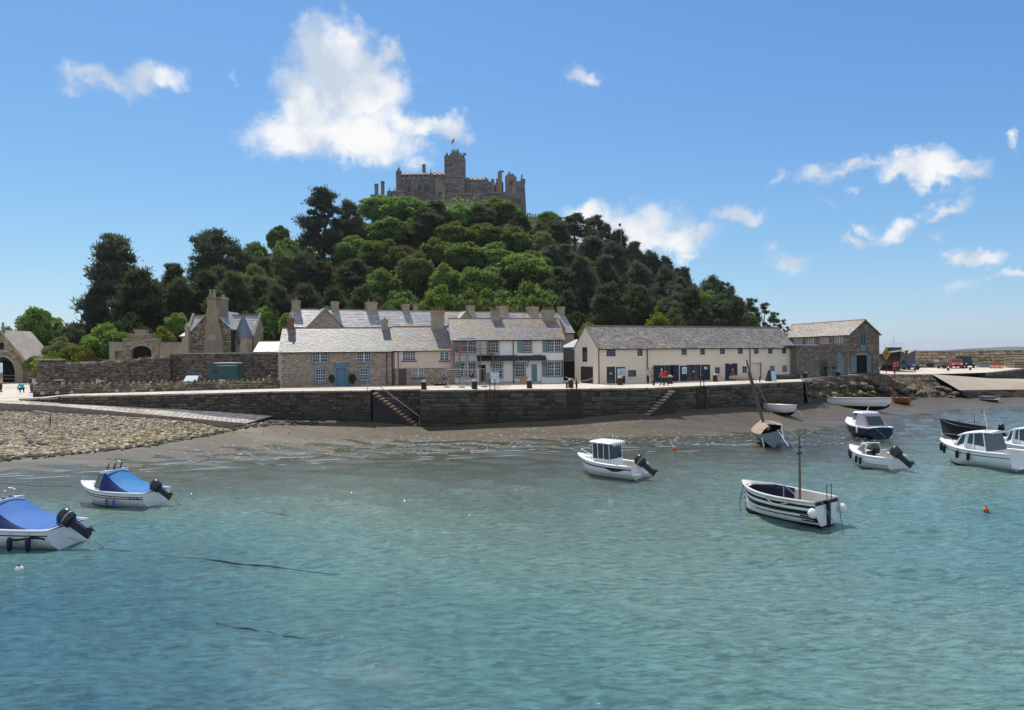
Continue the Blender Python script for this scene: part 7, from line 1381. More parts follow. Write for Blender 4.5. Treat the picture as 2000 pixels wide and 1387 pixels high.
# --- masted dinghy under tan canvas, heeled over at the water's edge
p = PZ(1511, 876, -.05); q = P(1494, 830, 62.5); t = thing('masted_boat', 'clinker boat under torn tan canvas with tall brown mast, heeled over at the water edge', 'boat', ((p.x + q.x) / 2, (p.y + 62.5) / 2, .35), 0); ang = math.atan2(62.5 - p.y, q.x - p.x); L = math.hypot(62.5 - p.y, q.x - p.x); t.rotation_euler = (-.24, -.0, ang)
h = Hull(L, 2.35, .85, .4, sw=.62, full=2.0, sheer=.3, rake=.3, pw=2.0); h.shell('hull', [(.3, 1), (.92, 0), (1, 2)], [m_greyhull, m_bot, m_tan], t); h.transom(m_greyhull, t); h.rail(m_tan, t, .05); h.inner(m_bot, t, .02, .5, .15); x = lambda u: -L / 2 + L * u
mb = MB(); rg = []
for i in range(11):
    u = .0 + .97 * i / 10; a = h.pt(u, 1, 1); zr = .55 * (1 - .7 * u); rg.append([(a[0], a[1], a[2] + .02), (a[0], a[1] * .55, a[2] + zr * .6), (a[0], 0, a[2] + zr)])
mb.loft(rg, (False, False), closed=False); rg = []
for i in range(7): u = .36 + .61 * i / 6; a = h.pt(u, 1, -1); zr = .55 * (1 - .7 * u); rg.append([(a[0], 0, a[2] + zr), (a[0], a[1] * .55, a[2] + zr * .55), (a[0], a[1], a[2] + .02)])
mb.loft(rg, (False, False), closed=False); mb.build('canvas_cover', m_tan, t); mb = MB(); mb.ball((x(.1), .1, 1.15), .28, .2, .2, 7, 5); mb.build('bundle', m_tan, t)
mtz = 6.6; mb = MB(); mb.tube([(x(.74), 0, .2), (x(.73), .02, 3.5), (x(.72), .05, mtz)], [.13, .115, .06], 8); mb.tube([(x(.66), .1, .8), (x(.69), .2, 5.6)], .06, 6); mz = mb.build('mast', m_mast, t); mb = MB(); mb.tube([(x(.72), .05, mtz), (x(.72), .05, mtz + .75)], [.04, .015], 5); mb.build('topmast', m_wpaint, mz)
mb = MB(); mb.tube([(x(.72), .05, mtz - .5), (x(.6), -.95, 1.0)], .016, 4); mb.tube([(x(.72), .05, mtz - .4), (x(.98), 0, 1.1)], .016, 4); mb.build('stay', m_rope, t)
mb = MB(); mb.tube([(x(.02), -.55, .9), (x(-.1), -.95, -.35)], .045, 5); mb.tube([(x(.0), -.85, 1.05), (x(-.04), -.8, .3)], .04, 5); mb.build('legs', m_gel, t); mb = MB(); mb.box(-L / 2 - .08, -L / 2, .7, .78, -.1, .6); mb.build('rudder_strap', m_gel, t)
# --- buoys and ropes
def buoy(label, px, py, r, m, pole=0):
    p = PZ(px, py, 0); t = thing('mooring_buoy', label, 'buoy', (p.x, p.y, 0)); mb = MB(); mb.ball((0, 0, r * .55), r, n=10, k=7); mb.build('float', m, t, smooth=True)
    if pole: mb = MB(); mb.tube([(-.05, 0, r), (-.34, 0, r + pole)], .045, 6); mb.build('handle_pole', m_wpaint, t)
    else: mb = MB(); mb.lathe([(.05, r * 1.5), (.06, r * 1.75), (.02, r * 1.8)], (0, 0, 0), 6); mb.build('eye', m_iron, t)
buoy('orange pick up buoy with slanting white pole near the white cabin boat', 1317, 879, .17, m_orange, .62); buoy('small orange round buoy in the water at far right', 1926, 999, .13, m_orange); buoy('white round buoy at the lower left below the covered boat', 37, 1117, .14, m_gel)
rope('mooring_rope', 'thin dark rope stretched over the water from the bow of the pale blue covered boat', [P(140, 950, 36.5), P(70, 949, 38), P(-10, 944, 40)], .02, m_ropeb)
rope('mooring_rope', 'pale rope from the outboard of the pale blue covered boat into water', [P(298, 978, 35), PZ(330, 986, .05), PZ(356, 985, -.1)], .02); rope('mooring_rope', 'pale rope slanting into water right of the pale blue covered boat', [P(336, 972, 35), PZ(357, 989, -.1)], .025)
rope('mooring_rope', 'pale rope below the big outboard of the deep blue covered boat', [P(130, 1050, 28), PZ(165, 1058, .05), PZ(190, 1066, -.1)], .02); rope('mooring_rope', 'pale rope from propeller of the deep blue covered boat into water', [P(182, 1054, 28), PZ(204, 1070, -.1)], .025)
g_ = np.random.default_rng(8)
for lb, pts in (('weed hung ground rope under water running right from the deep blue covered boat', [(205, 1070), (300, 1083), (420, 1095), (540, 1108), (690, 1125)]), ('short dark ground rope under water right of the pale blue covered boat', [(455, 996), (520, 1001), (585, 1009), (640, 1016)]), ('broad dark weedy ground rope under water near the bottom left', [(420, 1218), (500, 1232), (570, 1245), (700, 1258)])):
    fine = []
    for (a, b), (c, d) in zip(pts, pts[1:]): fine += [PZ(a + (c - a) * k / 6, b + (d - b) * k / 6, 0) + Vector((0, .05 * math.sin(a * .05 + k) , -.014 + .010 * g_.normal())) for k in range(6)]
    P_ = fine; o = P_[0].copy(); mb = MB(); n = len(P_); rb = .03 if 'broad' not in lb else .05; mb.tube([p - o for p in P_], [rb * (.25 + .75 * math.sin(math.pi * (i + .3) / n)) * g_.uniform(.5, 1.3) for i in range(n)], 6); k = mb.build('ground_rope', mat('weedy_rope', (.03, .06, .065), (.05, .08, .06), scale=6, rough=.9)); k.location = o; tag(k, lb, 'rope')
# ------------------------------------------------------------------ right shore: rocks, slip, hard, breakwater
m_rock = mat('shore_rock', (.27, .205, .14), (.11, .085, .062), scale=1.3, rough=.9, bump=.12, bscale=4, rnd=.3, c3=(.05, .045, .04), s3=.8, t3=(.5, .62))
m_rockw = mat('weedy_rock', (.30, .26, .09), (.14, .13, .045), scale=2.2, rough=.85, bump=.1, bscale=5, rnd=.35, c3=(.06, .055, .03), s3=1.2)
m_kelp = mat('kelp_band', (.06, .035, .025), (.035, .025, .02), scale=3, rough=.8, bump=.1, bscale=6)
E_ = SHORE[:6]; F_ = [(34.4, 83.0, 1.3), (36.8, 87.6, 1.68), (44, 94.2, 1.45), (49, 97.2, 1.15), (53.5, 98.2, .9), (61, 97.6, .85)]
def rock_shelf(name, E, Fp, n, k, amp, m, z_mid=.55):
    mb = MB(); rows = []; g = np.random.default_rng(4)
    for i in range(n + 1):
        q = i / n * (len(E) - 1); j = min(len(E) - 2, int(q)); e = Vector(E[j]).lerp(Vector(E[j + 1]), q - j); f_ = Vector(Fp[j]).lerp(Vector(Fp[j + 1]), q - j); r = []
        for c in range(k + 1):
            t = c / k; p = e.lerp(f_, t); p.z = f_.z - .25 + (e.z - f_.z + .25) * (1 - t) ** (z_mid + .5 * math.sin(i * .9) ** 2) if t > 0 else e.z - .01
            w = math.sin(math.pi * min(1, t * 1.2)) if t < .83 else .6; r.append((p.x + amp * g.normal() * w, p.y + amp * g.normal() * w, p.z + amp * .9 * g.normal() * w))
        rows.append(r)
    mb.loft(rows, (False, False), closed=False); o = mb.build(name, m); o['kind'] = 'structure'; return o
rs = rock_shelf('rocky_shore', E_, F_, 170, 34, .0, m_rock, .8)
for v in rs.data.vertices:
    p = v.co.copy(); k = min(1, max(0, (4.0 - p.z) / .4)); a_ = noise3(Vector((p.x * .7, p.y * .7, 0)), 1.1, 1); c_ = noise3(Vector((p.x, p.y, p.z)), 1.6, 2); s_ = noise3(Vector((p.x, p.y, p.z)), 5, 3)
    zz = (p.z + .45 * a_ + .18 * c_) / .55; fr = zz - math.floor(zz); zt = (math.floor(zz) + (0 if fr < .55 else (fr - .55) / .45)) * .55
    v.co.z += k * (zt - p.z + .07 * s_); v.co.y += k * (.25 * c_ + .06 * s_); v.co.x += k * .2 * noise3(Vector((p.x, p.y, p.z)), 1.3, 7)
ROCKS = []
for s in range(4):
    g = np.random.default_rng(30 + s); mb = MB(); mb.ball((0, 0, 0), 1, .8, .6, 16, 10); mb.v = [tuple(Vector(p) * (1 + .28 * noise3(Vector(p), 1.6, s) + .14 * round(noise3(Vector(p), 3.4, s + 9) * 2) / 2 + .05 * noise3(Vector(p), 9, s + 20))) for p in mb.v]; o = mb.build('rock', m_rock); ROCKS.append(o.data); bpy.data.objects.remove(o)
rk = [(1580, 768, 1.0, 1), (1592, 772, .8, 1), (1604, 768, .9, 1), (1616, 773, .7, 1), (1628, 769, 1.0, 1), (1642, 772, .8, 1), (1655, 768, .9, 1), (1668, 771, .8, 1), (1680, 766, 1., 1), (1692, 769, .8, 1), (1706, 765, .8, 1), (1586, 752, 1.3, 0), (1605, 755, 1.2, 0), (1622, 750, 1.3, 0), (1645, 756, 1.1, 0), (1662, 748, 1.2, 0), (1684, 752, 1.3, 0), (1700, 757, 1.2, 0), (1715, 748, 1.4, 0), (1728, 760, 1.5, 0), (1742, 768, 1.1, 0), (1752, 757, 1.0, 0), (1766, 764, 1.3, 0), (1782, 760, 1.3, 0), (1796, 766, 1.2, 0), (1810, 758, 1.0, 0), (1822, 764, 1.3, 0), (1838, 757, 1.4, 0), (1850, 760, 1.2, 0), (1862, 768, 1.0, 0), (1600, 742, 1.0, 0), (1578, 744, 1.2, 0), (1640, 741, .9, 0), (1690, 738, .9, 0)]
wd = ['yellow weeded rock', 'dark wet rock', 'pale topped rock', 'jagged brown rock', 'flat brown rock']
RL = {}
for i, (px, py, s, wdy) in enumerate(rk):
    q = (px - 1570) / 290 * 5; j = max(0, min(4, int(q))); e = Vector(E_[j]).lerp(Vector(E_[j + 1]), min(1, q - j)); f_ = Vector(F_[j]).lerp(Vector(F_[j + 1]), min(1, q - j))
    best = min((e.lerp(f_, t / 20) for t in range(21)), key=lambda p: abs(HZ + (EYE - p.z) * F / p.y - (py + (px - 1000) * ROLL))); p = P(px, py, best.y)
    o = bpy.data.objects.new('rock', ROCKS[i % 4]); col.objects.link(o); o.location = (p.x, p.y, p.z - .1); o.rotation_euler = (rng.uniform(-.3, .3), rng.uniform(-.3, .3), rng.uniform(0, 6)); k = s * (.55 if wdy else .55); o.scale = (k * rng.uniform(.9, 1.4), k, k * rng.uniform(.6, 1))
    if wdy: o.material_slots[0].link = 'OBJECT'; o.material_slots[0].material = m_rockw
    near = 'left of the long gig' if wdy and px < 1620 else 'above the long gig' if wdy else 'under the yard wall' if px < 1600 else 'under the arched gate' if px < 1660 else 'below the boathouse gable' if px < 1712 else 'below the red jacket pair' if px < 1765 else 'below the dark hard wall' if px < 1830 else 'at the foot of the slip'
    RL.setdefault(('yellow weeded rock ' if wdy else 'brown shore rock ') + near, []).append((px, o))
for lb, v in RL.items():
    v.sort(key=lambda q: q[0]); n = len(v)
    for i, (px, o) in enumerate(v): tag(o, ('' if n == 1 else ('left', 'right')[i] + ' of two: ' if n == 2 else ('first', 'second', 'third', 'fourth', 'fifth', 'sixth', 'seventh', 'eighth')[i] + ' of several: ') + lb, 'rock', 'rocks along the shore below the boathouse')
# slip down to the right and the dark faces round it
m_slip = mat('slip_concrete', (.47, .41, .33), (.38, .31, .22), scale=.5, rough=.9, bump=.03, bscale=6, c3=(.42, .30, .15), s3=.2)
mb = MB(); TL, BL, BR, RR, TR = (60, 102.5, 3.945), (61, 97.8, 1.9), (82, 101.5, 1.7), (92, 127, 2.2), (70.5, 106.7, 3.96)
mb.poly([TL, BL, BR]); mb.poly([TL, BR, RR]); mb.poly([TL, RR, TR]); mb.build('boat_slip', m_slip, kind='structure')
rock_shelf('kelp_edge', [BL, (68, 98.9, 1.83), (75, 100.2, 1.76), BR], [(61.5, 96.9, .8), (68, 97.6, .8), (75, 98.8, .8), (82, 100, .85)], 24, 4, .14, m_kelp)
stone_wall_thing('hard_wall', 'short dark stone wall holding up the hard above the rocks, facing harbour', SHORE[4], SHORE[5], 3.94, 2.6, 2.3, .7, .4, .06, [m_quayst, m_quayst])
stone_wall_thing('slip_wall', 'dark stone wall rising beside the slip at the right frame edge', SHORE[6], SHORE[7], 3.97, 3.9, 2.1, .8, .4, .06, [m_quayst, m_quayst])
m_bw = mat('breakwater_stone', (.55, .44, .32), (.38, .31, .23), scale=1.2, rough=.92, bump=.06, bscale=5, c3=(.40, .30, .17), s3=.5)
t_ = m_bw.node_tree; oi = N(t_, 'ShaderNodeObjectInfo'); r2 = N(t_, 'ShaderNodeMapRange', ins={3: .6, 4: 1.35}); hv = N(t_, 'ShaderNodeHueSaturation'); b_ = t_.nodes['Principled BSDF']; sk_ = b_.inputs['Base Color'].links[0].from_socket; t_.links.new(oi.outputs['Random'], r2.inputs[0]); t_.links.new(r2.outputs[0], hv.inputs['Value']); t_.links.new(sk_, hv.inputs['Color']); t_.links.new(hv.outputs[0], b_.inputs['Base Color'])
a = P(1748, 700, 137); b = P(2090, 700, 133); stone_wall_thing('breakwater', 'long breakwater wall of big tan stones behind the hard at far right', (a.x, 137, 0), (b.x, 133, 0), 7.25, 4.4, 4.4, .85, .45, .3, [m_bw, m_bw], 260, 5)
a = P(1962, 700, 126); b = P(2080, 700, 120); stone_wall_thing('hard_wall', 'lower tan wall in front of the breakwater at the right edge', (a.x, 126, 0), (b.x, 120, 0), 6.3, 4.3, 4.2, 1., .5, .15, [m_bw, m_bw], 30, 3)
# far headland over the sea
mb = MB(); g = np.random.default_rng(2); rows = []
for i in range(40):
    u = i / 39; px = 1912 + 420 * u; p = P(px, 690, 5200); hgt = (6 + 52 * u ** .75) * (1 + .1 * math.sin(u * 17) + .06 * math.sin(u * 41)); rows.append([(p.x, 5200, -1), (p.x, 5260, hgt * .75), (p.x, 5330, hgt), (p.x, 5700, -1)])
mb.loft(rows, (False, False), closed=False); mb.build('headland', mat('headland_fields', (.045, .07, .05), (.07, .085, .05), scale=.004, rough=1), kind='structure')

# ------------------------------------------------------------------ beach stones
m_peb = mat('pebble', (.50, .40, .26), (.35, .28, .19), scale=2, rough=.85, rnd=.65, c3=(.34, .29, .13), s3=.3)
g = np.random.default_rng(77)
ico = np.array([(0, 0, 1), (.89, 0, .45), (.28, .85, .45), (-.72, .53, .45), (-.72, -.53, .45), (.28, -.85, .45), (.72, .53, -.45), (-.28, .85, -.45), (-.89, 0, -.45), (-.28, -.85, -.45), (.72, -.53, -.45), (0, 0, -1)])
icf = np.array([(0, 1, 2), (0, 2, 3), (0, 3, 4), (0, 4, 5), (0, 5, 1), (1, 6, 2), (2, 7, 3), (3, 8, 4), (4, 9, 5), (5, 10, 1), (6, 7, 2), (7, 8, 3), (8, 9, 4), (9, 10, 5), (10, 6, 1)])
def pebbles(name, x, y, s, m, lab):
    n = len(x); z = bedz(x, y); v = np.repeat(ico[None], n, 0) * (1 + .22 * g.normal(size=(n, 12, 1))); th = g.uniform(0, 6.28, n); sx, sy, sz = s * g.uniform(.8, 1.5, n), s, s * g.uniform(.25, .55, n)
    vx, vy = v[:, :, 0] * sx[:, None], v[:, :, 1] * sy[:, None]; X = vx * np.cos(th)[:, None] - vy * np.sin(th)[:, None] + x[:, None]; Y = vx * np.sin(th)[:, None] + vy * np.cos(th)[:, None] + y[:, None]; Z = v[:, :, 2] * sz[:, None] + (z + sz * .25)[:, None]
    V = np.stack([X, Y, Z], -1).reshape(-1, 3); Fc = (icf[None] + 12 * np.arange(n)[:, None, None]).reshape(-1, 3); me = bpy.data.meshes.new(name); nf_ = len(Fc)
    me.vertices.add(len(V)); me.vertices.foreach_set('co', V.astype(np.float32).ravel()); me.loops.add(3 * nf_); me.loops.foreach_set('vertex_index', Fc.astype(np.int32).ravel()); me.polygons.add(nf_); me.polygons.foreach_set('loop_start', np.arange(0, 3 * nf_, 3, dtype=np.int32)); me.materials.append(m); me.update(calc_edges=True)
    at = me.attributes.new('rnd', 'FLOAT', 'FACE'); at.data.foreach_set('value', np.repeat(g.random(n), 15).astype(np.float32)); o = bpy.data.objects.new(name, me); col.objects.link(o); o['kind'] = 'stuff'; o['label'] = lab; o['category'] = 'pebbles'
def lower(x): return np.interp(x, [-60, -50, -36.4, -32.8, -29.2, -27, -25.5, -22, -17.5], [45, 47, 51, 53.9, 58.4, 62.5, 66, 68.6, 69.9])
def upper(x): return np.interp(x, [-60, -44, -40.2, -32.1, -24.8, -23.5, -17.5], [59, 61.3, 62.3, 64.0, 66.3, 69.8, 70.1])
n = 56000; x = g.uniform(-56, -17.5, n); lo_, hi_ = lower(x), upper(x); y = lo_ + (hi_ - lo_) * g.random(n); x += .3 * g.normal(size=n); ok = (g.random(n) < np.clip((hi_ - lo_) / 10, .05, 1)) & (y < upper(x) - .05); x, y = x[ok], y[ok]
t_ = np.clip((y - lower(x)) / 9, 0, 1); s = np.clip(np.exp(g.normal(-2.9, .48, len(x))), .025, .3) * (1.5 - .6 * t_)
pebbles('beach_pebbles', x, y, s, m_peb, 'ochre and grey pebbles covering the beach below the slipway')
n = 1500; x = g.uniform(-56, -19, n); y = lower(x) + g.normal(size=n) * .45 + .1; pebbles('weedy_pebbles', x, y, g.uniform(.1, .25, n), mat('dark_weed_stone', (.05, .045, .03), (.09, .085, .035), scale=3, rough=.7, rnd=.5), 'dark weedy stones along the lower edge of the pebble beach')
n = 200; x = g.uniform(-26, -8, n); y = 64 + 5.5 * g.random(n); ok = y < 69.5; pebbles('stranded_weed', x[ok], y[ok], g.uniform(.03, .09, ok.sum()), mat('stranded_weed', (.22, .20, .05), (.12, .11, .04), scale=3, rough=.8, rnd=.4), 'bits of yellow weed stranded on the wet sand')
# ------------------------------------------------------------------ people
SK = mat('skin', (.45, .27, .19), (.40, .23, .16), scale=6, rough=.6)
CL = {}
def cloth(c):
    if c not in CL: CL[c] = mat('cloth_%d' % len(CL), c, tuple(v * .8 for v in c), scale=8, rough=.9, bump=.01, bscale=10)
    return CL[c]
POSE = {  # joints: pelvis, chest, neck, head, elbows, hands, knees, feet (x right, y forward, z up) for a 1.72 m person
 'stand': dict(pe=(0, 0, .92), ch=(0, .0, 1.28), ne=(0, .0, 1.47), he=(0, .03, 1.6), el=((-.25, -.03, 1.12), (.25, -.02, 1.12)), ha=((-.24, .08, .88), (.25, .1, .88)), kn=((-.1, .03, .5), (.1, .02, .5)), fo=((-.11, -.03, .06), (.11, -.02, .06))),
 'walk': dict(pe=(0, 0, .90), ch=(0, .03, 1.26), ne=(0, .04, 1.45), he=(0, .08, 1.58), el=((-.25, -.12, 1.12), (.25, .1, 1.12)), ha=((-.23, -.1, .88), (.24, .25, .95)), kn=((-.1, .2, .5), (.1, .0, .48)), fo=((-.11, .25, .07), (.11, -.32, .12))),
 'crouch': dict(pe=(0, -.05, .45), ch=(0, .22, .72), ne=(0, .38, .80), he=(0, .50, .78), el=((-.27, .4, .5), (.27, .42, .5)), ha=((-.15, .6, .3), (.15, .62, .3)), kn=((-.17, .35, .48), (.17, .33, .48)), fo=((-.16, .05, .06), (.16, .05, .06))),
 'sit': dict(pe=(0, 0, .50), ch=(0, .05, .86), ne=(0, .08, 1.05), he=(0, .12, 1.18), el=((-.25, .12, .75), (.25, .12, .75)), ha=((-.15, .38, .72), (.15, .38, .72)), kn=((-.12, .42, .5), (.12, .42, .5)), fo=((-.12, .42, .06), (.12, .44, .06))),
 'phone': dict(pe=(0, 0, .92), ch=(0, -.02, 1.28), ne=(0, .02, 1.47), he=(0, .07, 1.58), el=((-.26, .05, 1.12), (.26, .05, 1.12)), ha=((-.1, .3, 1.25), (.1, .3, 1.25)), kn=((-.1, .03, .5), (.1, .02, .5)), fo=((-.11, -.03, .06), (.11, -.02, .06)))}
def skinmesh(name, verts, edges, rads, m, par, root=0):
    me = bpy.data.meshes.new(name); me.from_pydata(verts, edges, []); me.materials.append(m); o = bpy.data.objects.new(name, me); col.objects.link(o); o.parent = par
    md = o.modifiers.new('skin', 'SKIN'); md.use_smooth_shade = True
    ly = me.skin_vertices[0] if len(me.skin_vertices) else None
    if ly is None:
        bpy.context.view_layer.objects.active = o; bpy.ops.mesh.customdata_skin_add(); ly = me.skin_vertices[0]
    for i, r in enumerate(rads): ly.data[i].radius = (r, r) if not isinstance(r, tuple) else r; ly.data[i].use_root = (i == root)
    s = o.modifiers.new('sub', 'SUBSURF'); s.levels = 1; s.render_levels = 1; return o
def person(label, loc, face, pose, top, legs, hair=(.05, .035, .025), hat=None, long_sleeve=True, shorts=False, scale=1., group=None, bag=None, skirt=False):
    loc = Vector(loc); loc.z = GZ(loc.x, loc.y) if loc.x > 20 and pose != 'sit' else loc.z; t = thing('person', label, 'person', loc, face, group); t.scale = (scale,) * 3; J = POSE[pose]; V = Vector
    pe, ch, ne, he = map(V, (J['pe'], J['ch'], J['ne'], J['he'])); up = (he - ne).normalized(); vs = [pe, pe.lerp(ch, .5), ch, ne, ne.lerp(he, .55), he, he + up * .1]; ed = [(0, 1), (1, 2), (2, 3), (3, 4), (4, 5), (5, 6)]; rd = [(.15, .11), (.13, .1), (.16, .11), .06, .075, .1, .07]
    arms, legv = [], []
    for s in (0, 1):
        sg = -1 if s == 0 else 1; sh = ch + V((sg * .18, 0, .1)); el, ha = V(J['el'][s]), V(J['ha'][s]); i = len(vs); hd = (ha - el).normalized(); vs += [sh, el, ha, ha + hd * .09]; ed += [(2, i), (i, i + 1), (i + 1, i + 2), (i + 2, i + 3)]; rd += [.065, .045, .033, .04]; arms.append((sh, el, ha))
        hp = pe + V((sg * .1, 0, -.06)); kn, fo = V(J['kn'][s]), V(J['fo'][s]); i = len(vs); vs += [hp, kn, fo, fo + V((0, .15, -.02))]; ed += [(0, i), (i, i + 1), (i + 1, i + 2), (i + 2, i + 3)]; rd += [.085, .058, .042, .04]; legv.append((hp, kn, fo))
    body = skinmesh('body', vs, ed, rd, SK, t)
    k = [pe.lerp(ch, .12), pe.lerp(ch, .55), ch, ch.lerp(ne, .7)]; e2 = [(0, 1), (1, 2), (2, 3)]; r2 = [(.175, .135), (.155, .125), (.185, .135), .085]
    for sh, el, ha in arms: i = len(k); k += [sh, el] + ([el.lerp(ha, .9)] if long_sleeve else []); e2 += [(2, i), (i, i + 1)] + ([(i + 1, i + 2)] if long_sleeve else []); r2 += [.085, .062] + ([.05] if long_sleeve else [])
    skinmesh('jacket' if long_sleeve else 'shirt', k, e2, r2, cloth(top), t, 1)
    k = [pe + V((0, 0, .06)), pe + V((0, 0, -.03))]; e2 = [(0, 1)]; r2 = [(.17, .135), (.175, .14)]
    for hp, kn, fo in legv: i = len(k); k += [hp, hp.lerp(kn, .95)] + ([] if shorts or skirt else [kn.lerp(fo, .9)]); e2 += [(1, i), (i, i + 1)] + ([] if shorts or skirt else [(i + 1, i + 2)]); r2 += [.11, .085 if not skirt else .13] + ([] if shorts or skirt else [.062])
    skinmesh('skirt' if skirt else 'shorts' if shorts else 'trousers', k, e2, r2, cloth(legs), t, 1)
    mb = MB(); c = he + up * .03 + V((0, -.02, .02)); mb.ball(c, .115, .125, .12, 8, 6); mb.v = [(a, b - (.02 if b > c.y + .05 else 0), max(z, c.z - .05 - .05 * (b < c.y))) for a, b, z in mb.v]; mb.build('hair', cloth(hair), t, True)
    mb = MB(); mb.ball(he + V((0, .105, -.01)), .018, .025, .02, 5, 4); mb.build('nose', SK, body)
    for s in (0, 1): f_ = V(J['fo'][s]); mb = MB(); mb.ball(f_ + V((0, .08, -.01)), .052, .14, .05, 7, 5); mb.build('shoe', cloth((.05, .045, .04)), t, True)
    if hat: mb = MB(); q = he + up * .07; mb.lathe([(.17, 0), (.175, .015), (.115, .03), (.105, .1), (.04, .125)], q, 9); mb.build('hat', cloth(hat), t)
    if bag: mb = MB(); mb.box(-.16, .16, -.3, -.13, 1.0, 1.42); mb.build('backpack', cloth(bag), t)
    return t
g4 = 4.0
def at_(px, py, z=4.0): return PZ(px, py, z)
BACK, CAM, LEFT, RIGHT = 0, math.pi, math.pi / 2, -math.pi / 2
person('crouching person in turquoise top and dark trousers at the left end of the low wall', at_(44, 767, 3.97), RIGHT + 2.6, 'crouch', (.03, .42, .50), (.03, .035, .06))
person('standing person in dark jacket and blue jeans beside the low wall end', at_(62, 768, 3.98), LEFT, 'stand', (.035, .035, .045), (.06, .09, .16), bag=(.5, .5, .52))
person('person in pale top and dark trousers cut by the left frame edge', at_(1, 766, 3.95), RIGHT, 'stand', (.62, .52, .45), (.05, .04, .04), hair=(.2, .13, .07))
def seated(label, px, py, d, face, top, legs, hair=(.05, .035, .025), hat=None): p = P(px, py, d); return person(label, (p.x, d, p.z - 1.18), face, 'sit', top, legs, hair, hat)
seated('seated person in pale blue shirt behind the low wall, bending over a table', 190, 738, 77, RIGHT, (.40, .50, .60), (.05, .05, .06)); seated('seated person in dark red shirt behind the low wall facing the pale blue shirt', 207, 737, 77, LEFT, (.16, .05, .05), (.05, .05, .06))
seated('seated dark clothed person left of the tilted white board', 345, 737, 78, RIGHT, (.03, .03, .04), (.03, .03, .04)); seated('seated dark clothed person between white board and green trailer', 394, 735, 78, LEFT, (.03, .03, .035), (.03, .03, .04), (.3, .25, .2))
seated('seated person in pale brown top near the corner of the grey cottage', 522, 736, 78, RIGHT, (.38, .27, .22), (.05, .05, .06), (.25, .15, .08)); seated('seated grey haired person near the corner of the grey cottage', 529, 736, 78.4, LEFT, (.05, .05, .06), (.05, .05, .06), (.4, .38, .36))
person('man in black jacket and pink shorts standing in front of the scaffolding', at_(922, 757, 4.0), RIGHT + .5, 'phone', (.02, .022, .028), (.55, .24, .24), shorts=True, hair=(.3, .28, .26))
person('person with dark trousers and white shirt beside the drainpipe of the cream building', at_(1266, 749.5, 4.05), LEFT + .4, 'stand', (.55, .45, .40), (.02, .02, .03)); person('person in long beige coat beside the navy doors', at_(1273, 748, 4.05), RIGHT, 'stand', (.52, .46, .42), (.40, .35, .32), hair=(.35, .3, .25), skirt=True)
person('person in bright red jacket walking on the quay, the left one of the red pair', at_(1294, 753, 4.0), LEFT + .3, 'walk', (.62, .06, .10), (.02, .02, .03), hair=(.45, .4, .35)); person('person in darker red jacket walking on the quay, the right one of the red pair', at_(1301, 752.5, 4.0), LEFT + .2, 'walk', (.42, .03, .06), (.02, .02, .025))
p = at_(1433, 743, 4.05); person('person in maroon and white sitting on the log in front of the navy door', (p.x, p.y, 4.05), LEFT, 'sit', (.35, .06, .09), (.3, .05, .07), (.4, .3, .2), scale=1.05)
person('person in wide white sun hat and pale skirt at the corner of the cream building', at_(1564, 737.5, 4.02), BACK, 'stand', (.03, .03, .04), (.42, .46, .58), hat=(.75, .72, .66), skirt=True)
person('man in blue shirt and dark trousers in front of the yard wall', at_(1629, 735.5, 4.02), RIGHT, 'walk', (.05, .09, .2), (.14, .15, .17)); person('dark clothed person by the teal door in the yard wall', at_(1614, 735, 4.05), LEFT, 'stand', (.03, .025, .025), (.03, .03, .03))
person('person in grey striped top and white cap beside the boathouse doors', at_(1704, 730, 4.05), LEFT, 'sit', (.38, .37, .35), (.08, .05, .045), hat=(.7, .68, .65), scale=1.15)
person('person in red jacket on the hard, left of the two by the black fishing boat', at_(1747.5, 726.5, 4.12), BACK, 'stand', (.5, .04, .06), (.06, .08, .16)); person('person in dark red top on the hard, right one of two by the fishing boat', at_(1753.5, 726, 4.12), BACK, 'stand', (.30, .03, .08), (.05, .07, .15))
# ------------------------------------------------------------------ quay furniture
m_rust = mat('bollard_iron', (.06, .035, .028), (.03, .022, .02), scale=6, rough=.85, bump=.02); m_capst = mat('bollard_cap', (.50, .44, .34), (.36, .32, .25), scale=5, rough=.9)
def bollard(label, px, py, r=.27, h=.62, z=4.0):
    p = PZ(px, py, z); p.z = GZ(p.x, p.y); t = thing('bollard', label, 'bollard', p, 0, 'mooring bollards along the quay edge'); mb = MB(); mb.lathe([(r * 1.1, -.02), (r * 1.05, .06), (r, .1), (r * .95, h), (r * 1.1, h + .02), (r * 1.12, h + .1)], n=10); mb.build('post', m_rust, t)
    mb = MB(); mb.lathe([(r * 1.13, h + .1), (r * 1.1, h + .17), (r * .8, h + .28), (r * .3, h + .34), (.02, h + .35)], n=10); mb.build('cap', m_capst, t)
for px, py, lb in ((828, 761, 'below the pink cottage'), (927, 760, 'in front of the scaffolding'), (1034, 758.5, 'before the teal door of the white house'), (1115, 757.5, 'in the gap beside the white house'), (1211, 752.5, 'below the wide aqua door notice'), (1309, 750, 'beside the red pair'), (1397, 746, 'left of the seated person in maroon')): bollard('iron bollard with pale cap ' + lb, px, py)
bollard('dark iron bollard with pale cap beside the sun hat person', 1573, 738.5, .25, .5); bollard('dark iron bollard with pale cap in front of the arched teal gate', 1637, 734.5, .28, .45); bollard('dark iron bollard with pale cap by the boathouse doors', 1714, 730, .3, .5)
def post(label, px, py, h=.55, w=.09, z=4.0): p = PZ(px, py, z); p.z = GZ(p.x, p.y); t = thing('short_post', label, 'post', p, 0, 'short rusty posts on the quay edge'); mb = MB(); mb.box(-w, w, -w, w, 0, h); mb.box(-w * 1.15, w * 1.15, -w * 1.15, w * 1.15, h, h + .05); mb.build('post', m_rust, t)
